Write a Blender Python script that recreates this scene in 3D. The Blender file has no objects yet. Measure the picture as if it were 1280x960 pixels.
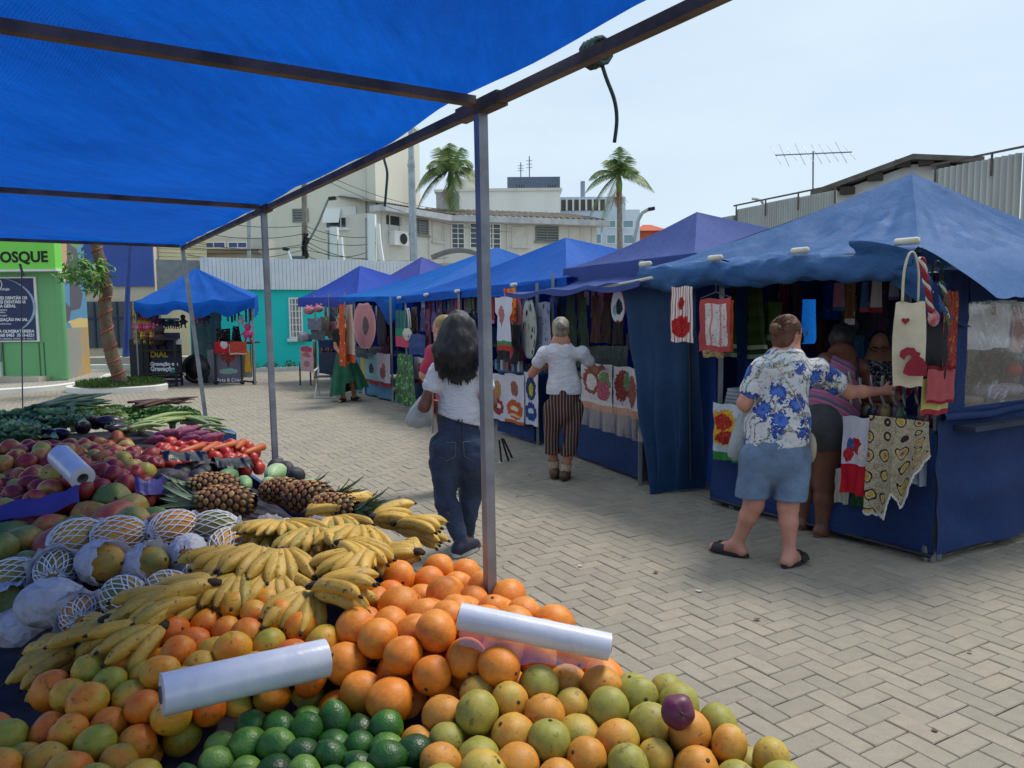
import bpy,bmesh,math,random
import numpy as np
from mathutils import Vector,Matrix,noise as mnoise
V = Vector
SC = bpy.context.scene
COL = SC.collection
random.seed(7)
RNG = np.random.default_rng(7)
R = math.radians

# ------------------------------------------------------------------ camera
PITCH,ROLL,EYE,FPX = R(5.07),R(0.5),1.6,960.0
CAM_F = V((0,math.cos(PITCH),-math.sin(PITCH)))
_r0,_u0 = V((1,0,0)),V((0,math.sin(PITCH),math.cos(PITCH)))
CAM_R = _r0 * math.cos(ROLL) - _u0 * math.sin(ROLL)
CAM_U = _r0 * math.sin(ROLL) + _u0 * math.cos(ROLL)
CAMPOS = V((0,0,EYE))
cam_d = bpy.data.cameras.new("camera")
cam = bpy.data.objects.new("camera",cam_d)
COL.objects.link(cam)
cam_d.sensor_width = 36.0
cam_d.lens = 36.0 * FPX / 1280.0
cam_d.clip_start,cam_d.clip_end = 0.05,2000
cam.matrix_world = Matrix(((CAM_R.x,CAM_U.x,-CAM_F.x,0),(CAM_R.y,CAM_U.y,-CAM_F.y,0),(CAM_R.z,CAM_U.z,-CAM_F.z,EYE),(0,0,0,1)))
SC.camera = cam

def ray(px,py):
	return CAM_F + CAM_R * ((px - 640) / FPX) - CAM_U * ((py - 480) / FPX)

def W(px,py,d):
	"""the place in the market that lies d metres ahead on the sight line measured at (px, py)"""
	q = ray(px,py)
	return CAMPOS + q * (d / q.y)

def G(px,py,z=0.0):
	q = ray(px,py)
	return CAMPOS + q * ((z - EYE) / q.z)

# ------------------------------------------------------------------ light
SUN_EL,SUN_DIR2 = R(62),V((0.80,0.60))
SC.view_settings.view_transform = 'Standard'
SC.view_settings.look = 'None'
SC.view_settings.exposure = 0.58
SC.view_settings.gamma = 1.0
sd = V((SUN_DIR2.x * math.cos(SUN_EL),SUN_DIR2.y * math.cos(SUN_EL),math.sin(SUN_EL)))
sun_d = bpy.data.lights.new("sun",'SUN')
sun_d.energy = 2.1
sun_d.angle = R(18)
sun_d.color = (1.0,0.95,0.87)
sun = bpy.data.objects.new("sun",sun_d)
COL.objects.link(sun)
sun.rotation_euler = (-sd).to_track_quat('-Z','Y').to_euler()
sun.location = (0,0,40)

world = bpy.data.worlds.new("World")
SC.world = world
world.use_nodes = True
wn = world.node_tree
wn.nodes.clear()
_out = wn.nodes.new('ShaderNodeOutputWorld')
_bg = wn.nodes.new('ShaderNodeBackground')
_sky = wn.nodes.new('ShaderNodeTexSky')
_sky.sky_type = 'NISHITA'
_sky.sun_disc = False
_sky.sun_elevation = SUN_EL
_sky.sun_rotation = math.atan2(SUN_DIR2.x,SUN_DIR2.y)
_sky.air_density,_sky.dust_density,_sky.ozone_density = 1.0,2.0,1.0
_mix = wn.nodes.new('ShaderNodeMixRGB')
_mix.inputs[0].default_value = 0.8
_mix.inputs[2].default_value = (4.9,5.9,6.7,1)       # thin even cloud veil over the blue
_tc = wn.nodes.new('ShaderNodeTexCoord')
_ns = wn.nodes.new('ShaderNodeTexNoise')
_mp = wn.nodes.new('ShaderNodeMapping')
_mp.inputs['Scale'].default_value = (1.5,1.5,5)
_ns.inputs['Scale'].default_value = 1.6
_ns.inputs['Detail'].default_value = 5
_mr = wn.nodes.new('ShaderNodeMapRange')
_mr.inputs['From Min'].default_value = 0.32
_mr.inputs['From Max'].default_value = 0.68
_mr.inputs['To Min'].default_value = 0.5
_mr.inputs['To Max'].default_value = 0.97
wn.links.new(_tc.outputs['Generated'],_mp.inputs[0])
wn.links.new(_mp.outputs[0],_ns.inputs['Vector'])
wn.links.new(_ns.outputs['Fac'],_mr.inputs[0])
wn.links.new(_mr.outputs[0],_mix.inputs[0])
wn.links.new(_sky.outputs[0],_mix.inputs[1])
wn.links.new(_mix.outputs[0],_bg.inputs[0])
_bg.inputs[1].default_value = 0.1
wn.links.new(_bg.outputs[0],_out.inputs[0])

# ------------------------------------------------------------------ materials
def S(h,a=1.0):
	h = h.lstrip('#')
	c = [int(h[i:i + 2],16) / 255 for i in (0,2,4)]
	return tuple((x / 12.92 if x <= .04045 else ((x + .055) / 1.055) ** 2.4) for x in c) + (a,)

def col(c):
	return S(c) if isinstance(c,str) else (tuple(c) + (1.0,))[:4]

class NT:
	def __init__(self,name):
		self.m = bpy.data.materials.new(name)
		self.m.use_nodes = True
		self.t = self.m.node_tree
		self.t.nodes.clear()
		self.out = self.t.nodes.new('ShaderNodeOutputMaterial')

	def n(self,typ,props=None,**ins):
		nd = self.t.nodes.new('ShaderNode' + typ)
		for k,v in (props or {}).items():
			setattr(nd,k,v)
		for k,v in ins.items():
			key = int(k[1:]) if k[0] == 'i' and k[1:].isdigit() else k.replace('_',' ')
			self.set(nd.inputs[key],v)
		return nd

	def set(self,sock,v):
		if isinstance(v,bpy.types.NodeSocket):
			self.t.links.new(v,sock)
		elif isinstance(v,bpy.types.Node):
			self.t.links.new(v.outputs[0],sock)
		else:
			if isinstance(v,(tuple,list)) and len(v) == 3 and sock.type == 'RGBA':
				v = tuple(v) + (1,)
			sock.default_value = v

	def mix(self,f,a,b,mode='MIX'):
		return self.n('MixRGB',dict(blend_type=mode),i0=f,i1=a,i2=b).outputs[0]

	def math(self,op,a,b=0.0,c=0.0):
		return self.n('Math',dict(operation=op),i0=a,i1=b,i2=c).outputs[0]

	def ramp(self,f,stops,interp='LINEAR'):
		nd = self.n('ValToRGB',i0=f)
		cr = nd.color_ramp
		cr.interpolation = interp
		while len(cr.elements) < len(stops):
			cr.elements.new(0.5)
		for e,(p,c) in zip(cr.elements,stops):
			e.position = p
			e.color = (c,c,c,1) if isinstance(c,(int,float)) else col(c)
		return nd.outputs[0]

	def noise(self,scale,vec=None,detail=3,rough=.5,dist=0.0):
		nd = self.n('TexNoise',Scale=scale,Detail=detail,Roughness=rough,Distortion=dist)
		if vec is not None:
			self.set(nd.inputs['Vector'],vec)
		return nd.outputs['Fac']

	def obj(self):
		return self.n('TexCoord').outputs['Object']

	def uv(self):
		return self.n('TexCoord').outputs['UV']

	def mapv(self,vec,scale=(1,1,1),loc=(0,0,0),rot=(0,0,0)):
		nd = self.n('Mapping',Vector=vec)
		nd.inputs['Scale'].default_value = scale
		nd.inputs['Location'].default_value = loc
		nd.inputs['Rotation'].default_value = rot
		return nd.outputs[0]

	def bump(self,h,strength=.3,dist=.01):
		return self.n('Bump',Strength=strength,Distance=dist,Height=h).outputs[0]

	def finish(self,color,rough=.6,normal=None,metal=0.0,spec=.5,trans=0.0,alpha=None,coat=0.0,sss=0.0,sheen=0.0):
		b = self.n('BsdfPrincipled')
		self.set(b.inputs['Base Color'],color)
		self.set(b.inputs['Roughness'],rough)
		b.inputs['Metallic'].default_value = metal
		b.inputs['Specular IOR Level'].default_value = spec
		b.inputs['Coat Weight'].default_value = coat
		b.inputs['Sheen Weight'].default_value = sheen
		if sss:
			b.inputs['Subsurface Weight'].default_value = sss
			b.inputs['Subsurface Radius'].default_value = (.02,.008,.004)
			b.inputs['Subsurface Scale'].default_value = .5
		if alpha is not None:
			self.set(b.inputs['Alpha'],alpha)
		if normal is not None:
			self.set(b.inputs['Normal'],normal)
		sh = b.outputs[0]
		if trans:
			t = self.n('BsdfTranslucent')
			self.set(t.inputs[0],color)
			if normal is not None:
				self.set(t.inputs['Normal'],normal)
			sh = self.n('MixShader',i0=trans,i1=sh,i2=t.outputs[0]).outputs[0]
		self.t.links.new(sh,self.out.inputs[0])
		return self.m

_MC = {}

def mat(name,c,rough=.6,c2=None,scale=6,bump=0.0,bscale=60,metal=0.0,spec=.5,trans=0.0,rnd=0.0,lo=.35,hi=.65,coat=0,stretch=(1,1,1),sheen=0.0,sss=0.0):
	"""plain procedural surface: a base colour, blotches of a second one, and fine relief"""
	if name in _MC:
		return _MC[name]
	N = NT(name)
	a = col(c)
	b = col(c2) if c2 is not None else tuple(x * .82 for x in a[:3]) + (1,)
	vec = N.mapv(N.obj(),stretch)
	f = N.ramp(N.noise(scale,vec,5,.6),[(lo,0.0),(hi,1.0)])
	cc = N.mix(f,a,b)
	if rnd:
		r = N.n('ObjectInfo').outputs['Random']
		cc = N.n('HueSaturation',Hue=.5,Saturation=1.0,Value=N.math('MULTIPLY_ADD',r,2 * rnd,1 - rnd),Color=cc).outputs[0]
	nm = None
	if bump:
		nm = N.bump(N.noise(bscale,vec,3),bump,.01)
	ro = N.math('MULTIPLY_ADD',f,.12,rough - .06)
	_MC[name] = N.finish(cc,ro,nm,metal,spec,trans,coat=coat,sheen=sheen,sss=sss)
	return _MC[name]

def tarp_mat(name,c,c2,trans=.3,weave=True,rough=.5,dirt='#3a4050',dirt_amt=.25,wr=6):
	if name in _MC:
		return _MC[name]
	N = NT(name)
	o = N.obj()
	f = N.ramp(N.noise(1.3,o,6,.65,.4),[(.3,0.),(.7,1.)])
	cc = N.mix(f,col(c),col(c2))
	streak = N.noise(9,N.mapv(o,(1,.08,1),rot=(0,0,R(33))),4,.7)
	cc = N.mix(N.math('MULTIPLY',N.ramp(streak,[(.4,0.),(.75,1.)]),.6),cc,col(c2))
	d = N.math('MULTIPLY',N.ramp(N.noise(2.2,o,8,.75),[(.55,0.),(.75,1.)]),dirt_amt)
	cc = N.mix(d,cc,col(dirt))
	h = N.noise(wr,N.mapv(o,(1,.35,1),rot=(0,0,R(30))),6,.6,.6)
	if weave:
		h = N.math('MULTIPLY_ADD',N.n('TexWave',dict(wave_type='BANDS',bands_direction='DIAGONAL'),Vector=o,Scale=60,Distortion=2.0).outputs['Fac'],.06,h)
	cc = N.mix(1.0,cc,N.ramp(N.noise(38,N.mapv(o,(1,.12,1),rot=(0,0,R(-28))),4,.7),[(.3,.86),(.7,1.1)]),'MULTIPLY')
	_MC[name] = N.finish(cc,rough + .15,N.bump(h,.6,.04),trans=trans,spec=.22)
	return _MC[name]

def paint_mat(name,c,rough=.75,stain='#4a463e',amt=.35,scale=1.2,bump=.15):
	"""painted masonry with rain streaks"""
	if name in _MC:
		return _MC[name]
	N = NT(name)
	o = N.obj()
	f = N.ramp(N.noise(scale,N.mapv(o,(1,1,.25)),8,.7),[(.5,0.),(.85,1.)])
	cc = N.mix(N.math('MULTIPLY',f,amt),col(c),col(stain))
	_MC[name] = N.finish(cc,rough,N.bump(N.noise(30,o,4),bump,.01))
	return _MC[name]

# ------------------------------------------------------------------ mesh building
class MB:
	def __init__(self):
		self.v,self.f,self.mi,self.uv = [],[],[],[]

	def add(self,verts,faces,mi=0,uvs=None,M=None):
		b = len(self.v)
		for i,p in enumerate(verts):
			p = V(p)
			self.v.append(M @ p if M is not None else p)
			self.uv.append(uvs[i] if uvs else (0,0))
		for fc in faces:
			self.f.append(tuple(b + i for i in fc))
			self.mi.append(mi)
		return self

	def box(self,c,s,rz=0.0,mi=0,M=None):
		x,y,z = s[0] / 2,s[1] / 2,s[2] / 2
		vs = [(-x,-y,-z),(x,-y,-z),(x,y,-z),(-x,y,-z),(-x,-y,z),(x,-y,z),(x,y,z),(-x,y,z)]
		T = Matrix.Translation(V(c)) @ Matrix.Rotation(rz,4,'Z')
		if M is not None:
			T = M @ T
		return self.add(vs,[(0,3,2,1),(4,5,6,7),(0,1,5,4),(1,2,6,5),(2,3,7,6),(3,0,4,7)],mi,None,T)

	def beam(self,a,b,w,h=None,mi=0,up=(0,0,1)):
		a,b = V(a),V(b)
		h = h or w
		d = (b - a).normalized()
		s = d.cross(V(up))
		if s.length < 1e-4:
			s = d.cross(V((0,1,0)))
		s.normalize()
		t = s.cross(d)
		vs = []
		for q in (a,b):
			for i,j in ((-1,-1),(1,-1),(1,1),(-1,1)):
				vs.append(q + s * (i * w / 2) + t * (j * h / 2))
		return self.add(vs,[(0,1,2,3),(7,6,5,4),(0,4,5,1),(1,5,6,2),(2,6,7,3),(3,7,4,0)],mi)

	def tube(self,pts,r,n=8,mi=0,caps=True,flat=1.0,flatdir=None):
		pts = [V(p) for p in pts]
		rs = r if isinstance(r,(list,tuple)) else [r] * len(pts)
		vs,fs = [],[]
		prev = None
		for i,p in enumerate(pts):
			d = (pts[min(i + 1,len(pts) - 1)] - pts[max(i - 1,0)]).normalized()
			if prev is None:
				ref = V(flatdir) if flatdir is not None else (V((0,0,1)) if abs(d.z) < .9 else V((1,0,0)))
				s = d.cross(ref).normalized()
			else:
				s = (prev - d * prev.dot(d)).normalized()
			prev = s
			t = d.cross(s)
			for k in range(n):
				a = 2 * math.pi * k / n
				vs.append(p + s * (math.cos(a) * rs[i]) + t * (math.sin(a) * rs[i] * flat))
		for i in range(len(pts) - 1):
			for k in range(n):
				k2 = (k + 1) % n
				fs.append((i * n + k,i * n + k2,(i + 1) * n + k2,(i + 1) * n + k))
		if caps:
			fs.append(tuple(range(n - 1,-1,-1)))
			fs.append(tuple((len(pts) - 1) * n + k for k in range(n)))
		return self.add(vs,fs,mi)

	def lathe(self,prof,n=16,M=None,mi=0,caps=True):
		vs,fs = [],[]
		for r,z in prof:
			for k in range(n):
				a = 2 * math.pi * k / n
				vs.append((r * math.cos(a),r * math.sin(a),z))
		for i in range(len(prof) - 1):
			for k in range(n):
				k2 = (k + 1) % n
				fs.append((i * n + k,i * n + k2,(i + 1) * n + k2,(i + 1) * n + k))
		if caps:
			fs.append(tuple(range(n - 1,-1,-1)))
			fs.append(tuple((len(prof) - 1) * n + k for k in range(n)))
		return self.add(vs,fs,mi,None,M)

	def grid(self,fn,nu,nv,mi=0,closed=False):
		vs,fs,uv = [],[],[]
		for j in range(nv + 1):
			for i in range(nu + (0 if closed else 1)):
				vs.append(fn(i / nu,j / nv))
				uv.append((i / nu,j / nv))
		m = nu if closed else nu + 1
		for j in range(nv):
			for i in range(nu):
				i2 = (i + 1) % m if closed else i + 1
				fs.append((j * m + i,j * m + i2,(j + 1) * m + i2,(j + 1) * m + i))
		return self.add(vs,fs,mi,uv)

	def prism(self,outline,depth,M=None,mi=0):
		"""2-D outline (x, z) thickened along y"""
		n = len(outline)
		vs = [(x,-depth / 2,z) for x,z in outline] + [(x,depth / 2,z) for x,z in outline]
		fs = [tuple(range(n)),tuple(range(2 * n - 1,n - 1,-1))]
		for i in range(n):
			j = (i + 1) % n
			fs.append((i,i + n,j + n,j))
		return self.add(vs,fs,mi,None,M)

	def sphere(self,c,r,nu=16,nv=10,mi=0,M=None):
		r = (r,r,r) if isinstance(r,(int,float)) else r
		c = V(c)

		def fn(u,v):
			a,b = 2 * math.pi * u,math.pi * (v - .5)
			return V((c.x + r[0] * math.cos(b) * math.cos(a),c.y + r[1] * math.cos(b) * math.sin(a),c.z + r[2] * math.sin(b)))
		n0 = len(self.v)
		self.grid(fn,nu,nv,mi,True)
		if M is not None:
			for i in range(n0,len(self.v)):
				self.v[i] = M @ self.v[i]
		return self

	def build(self,name,mats,parent=None,smooth=False,origin=None):
		me = bpy.data.meshes.new(name)
		P = np.array([tuple(p) for p in self.v],dtype=np.float64)
		if origin is None:
			lo,hi = P.min(0),P.max(0)
			origin = V(((lo[0] + hi[0]) / 2,(lo[1] + hi[1]) / 2,lo[2]))
		origin = V(origin)
		me.from_pydata((P - np.array(origin)).tolist(),[],self.f)
		for m in (mats if isinstance(mats,(list,tuple)) else [mats]):
			me.materials.append(m)
		me.polygons.foreach_set('material_index',self.mi)
		me.polygons.foreach_set('use_smooth',[bool(smooth)] * len(self.f))
		if any(u != (0,0) for u in self.uv):
			lay = me.uv_layers.new(name='UVMap')
			vi = np.zeros(len(me.loops),dtype=np.int32)
			me.loops.foreach_get('vertex_index',vi)
			lay.data.foreach_set('uv',np.array(self.uv,dtype=np.float32)[vi].ravel())
		me.update()
		return link(name,me,parent,origin)

def link(name,me,parent=None,origin=(0,0,0)):
	o = bpy.data.objects.new(name,me)
	COL.objects.link(o)
	origin = V(origin)
	if parent is not None:
		o.parent = parent
		origin = origin - parent['_o'] if False else origin - wloc(parent)
	o.location = origin
	return o

def wloc(o):
	p = o.location.copy()
	while o.parent is not None:
		o = o.parent
		p += o.location
	return p

def tag(o,label=None,cat=None,group=None,kind=None):
	if label:
		o['label'] = label
	if cat:
		o['category'] = cat
	if group:
		o['group'] = group
	if kind:
		o['kind'] = kind
	return o

def thing(name,loc,label,cat,group=None):
	o = bpy.data.objects.new(name,None)
	COL.objects.link(o)
	o.location = V(loc)
	o.empty_display_size = .1
	return tag(o,label,cat,group)

KIDS = {}

def kids(o):
	return [c for c in o.children]

def copy_tree(o,parent=None):
	c = o.copy()
	COL.objects.link(c)
	if parent is not None:
		c.parent = parent
	for ch in kids(o):
		copy_tree(ch,c)
	return c

def lerp(a,b,t):
	return a + (b - a) * t

def nz(p,s=1.0,seed=0.0):
	return mnoise.noise(V((p[0] * s + seed,p[1] * s - seed,p[2] * s + seed * .5)))

def text_mesh(name,body,size,M,material,parent,extrude=.004,align='LEFT',bold=0.0):
	cu = bpy.data.curves.new(name,'FONT')
	cu.body = body
	cu.size = size
	cu.extrude = extrude
	cu.offset = bold
	cu.align_x = align
	cu.resolution_u = 3
	tmp = bpy.data.objects.new(name,cu)
	COL.objects.link(tmp)
	dg = bpy.context.evaluated_depsgraph_get()
	me = bpy.data.meshes.new_from_object(tmp.evaluated_get(dg))
	bpy.data.objects.remove(tmp)
	bpy.data.curves.remove(cu)
	me.name = name
	me.transform(M)
	me.materials.clear()
	me.materials.append(material)
	bb = [v.co for v in me.vertices]
	o0 = V((sum(v.x for v in bb) / len(bb),sum(v.y for v in bb) / len(bb),min(v.z for v in bb)))
	me.transform(Matrix.Translation(-o0))
	return link(name,me,parent,o0)

def frame_M(origin,xdir,zdir=(0,0,1)):
	"""matrix whose local x runs along xdir, local z along zdir and local -y faces out of the sheet"""
	x = V(xdir).normalized()
	z = V(zdir).normalized()
	y = z.cross(x).normalized()
	z = x.cross(y)
	o = V(origin)
	return Matrix(((x.x,y.x,z.x,o.x),(x.y,y.y,z.y,o.y),(x.z,y.z,z.z,o.z),(0,0,0,1)))

def text_on(name,body,size,origin,xdir,material,parent,align='LEFT',bold=0.0,extrude=.003):
	# font lies in its own xy plane: turn it upright first
	M = frame_M(origin,xdir) @ Matrix.Rotation(R(90),4,'X')
	return text_mesh(name,body,size,M,material,parent,extrude,align,bold)

UD = V((-0.494,0.869,0)).normalized()      # along the two rows of stalls, away from the camera
VD = V((0.869,0.494,0)).normalized()       # across the lane, towards the right-hand row
# ------------------------------------------------------------------ ground and paving
def ground_mat():
	N = NT('paving_far')
	o = N.obj()
	a = N.mapv(o,(1,1,1),rot=(0,0,R(-29.6)))
	br = N.n('TexBrick',dict(offset=.5),Vector=a,Scale=1.0,Mortar_Size=.008,Bias=0.0,Brick_Width=.2,Row_Height=.1)
	br.inputs['Color1'].default_value = S('#a7a196')
	br.inputs['Color2'].default_value = S('#97918a')
	br.inputs['Mortar'].default_value = S('#6d6860')
	cc = N.mix(N.math('MULTIPLY',N.ramp(N.noise(.8,o,6,.6),[(.4,0.),(.7,1.)]),.25),br.outputs['Color'],col('#8a8173'))
	return N.finish(cc,.85,N.bump(br.outputs['Fac'],-.4,.006))

def paver_mat(single):
	N = NT('paver_single' if single else 'paver_many')
	geo = N.n('NewGeometry')
	r = N.n('ObjectInfo').outputs['Random'] if single else geo.outputs['Random Per Island']
	p = geo.outputs['Position']
	base = N.ramp(r,[(0,'#8f877a'),(.3,'#938b7d'),(.6,'#978e80'),(.9,'#9b9283'),(1,'#9c9180')])
	big = N.ramp(N.noise(.7,p,5,.6),[(.35,0.),(.7,1.)])
	cc = N.mix(N.math('MULTIPLY',big,.3),base,col('#877f74'))
	fine = N.ramp(N.noise(160,p,3,.7),[(.3,.86),(.7,1.08)])
	cc = N.mix(1.0,cc,fine,'MULTIPLY')
	med = N.ramp(N.noise(14,p,6,.7),[(.35,.88),(.7,1.05)])
	cc = N.mix(1.0,cc,med,'MULTIPLY')
	st = N.ramp(N.noise(3.1,p,6,.75,.8),[(.66,0.),(.74,1.)])
	cc = N.mix(N.math('MULTIPLY',st,.28),cc,col('#5c564e'))
	return N.finish(cc,.82,N.bump(N.noise(120,p,4,.7),.35,.004),spec=.3)

gm = MB()
gm.box((0,40,-.06),(400,320,.08))
ground = tag(gm.build('ground',mat('joint_sand','#6c665a',.95,'#5a554b',30,.3)),kind='structure')

fm = MB()
fm.add([(-45,22,0),(60,22,0),(60,110,0),(-45,110,0)],[(0,1,2,3)])
far_paving = tag(fm.build('far_paving',ground_mat()),kind='structure')
far_paving.location.z = -.005

def paver_mesh(mb,cx,cy,ax,L,Wd,z,tilt):
	"""one chamfered concrete paver; ax = unit vector of its long side"""
	ay = V((-ax.y,ax.x,0))
	h,c = .035,.004
	vs = []
	for (zz,k) in ((-h,0),(-c,0),(0,c)):
		for sx,sy in ((-1,-1),(1,-1),(1,1),(-1,1)):
			p = V((cx,cy,0)) + ax * (sx * (L / 2 - k)) + ay * (sy * (Wd / 2 - k))
			p.z = z + zz + tilt[0] * sx + tilt[1] * sy
			vs.append(p)
	fs = [(8,9,10,11)]
	for b in (0,4):
		for i in range(4):
			j = (i + 1) % 4
			fs.append((b + i,b + j,b + 4 + j,b + 4 + i))
	mb.add(vs,fs)

def herring_cells(i0,i1,j0,j1):
	"""exact 2:1 herringbone: rows shift by one cell; every cell belongs to one brick"""
	res = []
	for j in range(j0,j1):
		for i in range(i0,i1):
			m = (i - j) % 4
			if m == 0:
				res.append((i + 1.0,j + .5,0))      # lies along x: cells i, i+1 of row j
			elif m == 3:
				res.append((i + .5,j + 1.0,1))      # lies along y: cells of rows j, j+1
	return res

pav = MB()
cand = []
cell = .1
for (ci,cj,d) in herring_cells(-260,260,-30,420):
	p = VD * (ci * cell) + UD * (cj * cell)
	if p.y < .6 or p.y > 24 or abs(p.x) > .74 * p.y + .8:
		continue
	if p.x < -.7 * p.y + .3 and p.y > 17.0:
		continue
	cand.append((p.x,p.y,d))
cand.sort(key=lambda q: q[0] ** 2 + q[1] ** 2)
TBL_P,TBL_N = V((-0.07,1.9,0)),VD

def seen(x,y):
	if abs(x) > .667 * y * 1.02 or y < 1.9:
		return False
	q = V((x,y,0)) - TBL_P
	# hidden behind the fruit table: sight line to the ground passes over the table edge
	t = (q.dot(TBL_N))
	if t < .9:
		return False
	return True

pavement = tag(bpy.data.objects.new('pavement',None),kind='structure')
COL.objects.link(pavement)
pm1,pm2 = paver_mat(True),paver_mat(False)
proto = []
for d in (0,1):
	b = MB()
	paver_mesh(b,0,0,VD if d == 0 else UD,.1965,.0965,0,(0,0))
	proto.append(b.build('paver',pm1,None,origin=(0,0,0)))
first = [True,True]
nvis = 0
for (x,y,d) in cand:
	z = .004 * nz((x,y,0),.9) + RNG.normal(0,.0011)
	tl = (RNG.normal(0,.0007),RNG.normal(0,.0006))
	if nvis < 300 and seen(x,y):
		o = proto[d] if first[d] else proto[d].copy()
		if not first[d]:
			COL.objects.link(o)
		first[d] = False
		o.parent = pavement
		o.location = (x,y,z)
		ax = VD if d == 0 else UD
		o.rotation_euler = (tl[0] * 12,tl[1] * 12,RNG.normal(0,.006))
		nvis += 1
	else:
		paver_mesh(pav,x + RNG.normal(0,.0006),y + RNG.normal(0,.0006),VD if d == 0 else UD,.1965,.0965,z,tl)
po = pav.build('paver_field',pm2,pavement,origin=(0,0,0))
tag(po,kind='stuff')

# ------------------------------------------------------------------ kerbs, planting bed and road on the left
white_kerb = paint_mat('kerb_white','#d9d8d2',.8,'#8b8578',.45,3)

def strip(name,pts,w,h,m,z0=0.0,kind=None):
	b = MB()
	n = len(pts)
	vs = []
	for i,p in enumerate(pts):
		p = V((p[0],p[1],0))
		a,c = V(pts[max(i - 1,0)]).to_2d(),V(pts[min(i + 1,n - 1)]).to_2d()
		d = (c - a).normalized()
		s = V((-d.y,d.x,0))
		for q,z in ((-1,z0),(-1,z0 + h - .015),(-.8,z0 + h),(.8,z0 + h),(1,z0 + h - .015),(1,z0)):
			v = p + s * (q * w / 2)
			v.z = z
			vs.append(v)
	fs = []
	for i in range(n - 1):
		for k in range(5):
			fs.append((i * 6 + k,i * 6 + k + 1,(i + 1) * 6 + k + 1,(i + 1) * 6 + k))
	fs += [(0,1,2,3,4,5),tuple((n - 1) * 6 + k for k in (5,4,3,2,1,0))]
	b.add(vs,fs)
	return b.build(name,m)

def smooth_path(pts,n=8):
	out = []
	P = [V(p) for p in pts]
	for i in range(len(P) - 1):
		p0,p1,p2,p3 = P[max(i - 1,0)],P[i],P[i + 1],P[min(i + 2,len(P) - 1)]
		for k in range(n):
			t = k / n
			out.append(.5 * ((2 * p1) + (p2 - p0) * t + (2 * p0 - 5 * p1 + 4 * p2 - p3) * t * t + (3 * p1 - p0 - 3 * p2 + p3) * t ** 3))
	out.append(P[-1])
	return out

kpath = smooth_path([tuple(G(x,y))for x,y in ((-90,499),(0,493),(60,488.5),(100,483),(125,478),(137,472.5))])
tag(strip('kerb',kpath,.2,.12,white_kerb),kind='structure')
# raised walk behind the kerb
kb = MB()
inner = [p + V((-.03,.1,0)) for p in kpath]
back = [G(x,y) for x,y in ((150,466.5),(60,464),(-90,470))]
ring = [V((p.x,p.y,.1)) for p in inner] + [V((p.x,p.y,.1)) for p in back]
kb.add(ring,[tuple(range(len(ring)))])
tag(kb.build('raised_walk',ground_mat()),kind='structure')
# planting bed
bed_c = G(147,488)
bx,by = 1.02,.72
bedpath = [V((bed_c.x + bx * math.cos(a),bed_c.y + by * math.sin(a),0)) for a in np.linspace(R(-200),R(25),30)]
tag(strip('bed_kerb',bedpath,.14,.13,white_kerb),kind='structure')
soil = MB()
soil.grid(lambda u,v: V((bed_c.x + (bx - .05) * v * math.cos(2 * math.pi * u),bed_c.y + (by + .3) * v * math.sin(2 * math.pi * u) + .2,.13 + .06 * (1 - v * v))),28,5,0,True)
tag(soil.build('planting_bed',mat('soil','#3b3a22',.95,'#2c2a1a',12,.4)),kind='structure')
gr = MB()
for k in range(2600):
	a,q = RNG.uniform(0,2 * math.pi),math.sqrt(RNG.uniform(0,1))
	x,y = bed_c.x + (bx - .1) * q * math.cos(a),bed_c.y + .2 + (by + .25) * q * math.sin(a)
	h = RNG.uniform(.05,.13)
	d = RNG.uniform(0,6.28)
	w = V((math.cos(d),math.sin(d),0)) * .008
	ln = V((RNG.normal(0,.03),RNG.normal(0,.03),h))
	b = V((x,y,.14 + .05 * (1 - q * q)))
	gr.add([b - w,b + w,b + ln * .6 + w * .7,b + ln + V((RNG.normal(0,.02),RNG.normal(0,.02),0))],[(0,1,2),(0,2,3)])
tag(gr.build('grass',mat('grass_blade','#4b6a26',.7,'#33511c',4,trans=.2)),kind='stuff')

# road beyond the kiosks
rd = MB()
rd.box((-13,27.2,.0),(24,3.6,.02))
tag(rd.build('road',mat('asphalt','#54555a',.9,'#47484c',5,.3,90)),kind='structure')
rk = MB()
rk.box((-13,25.2,.04),(24,.3,.16))
tag(rk.build('road_kerb',white_kerb),kind='structure')
rk = MB()
rk.box((-13,29.6,.06),(24,1.0,.2))
tag(rk.build('far_kerb',paint_mat('kerb_grey','#b5ac9c',.85)),kind='structure')
# ------------------------------------------------------------------ buildings
glass = mat('window_glass','#2b343b',.12,'#3c474f',1.5,spec=.7)
cream = paint_mat('cream_render','#d8d7c8',.8,'#8d8a7c',.3,.5)
cream2 = paint_mat('pale_render','#d2d1c8',.8,'#7f7d74',.45,.6)
white_p = paint_mat('white_paint','#e2e4e2',.7,'#9a9a94',.3,.6)
grey_metal = mat('grey_metal','#8b9196',.45,'#767c80',3,metal=.6)
dark_metal = mat('dark_metal','#2a2c30',.5,'#1f2124',6,metal=.4)
shade_grey = mat('louvre_grey','#8d9089',.6,'#7b7e78',3)
roof_dark = mat('old_roof','#6e675e',.9,'#4f4a44',2.5,.3,12)

def wall_frame(px0,px1,d0,d1,ptop):
	"""a vertical wall seen from px0 (at depth d0) to px1 (at depth d1)"""
	a,b = W(px0,ptop,d0),W(px1,ptop,d1)
	return a,b

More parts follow.
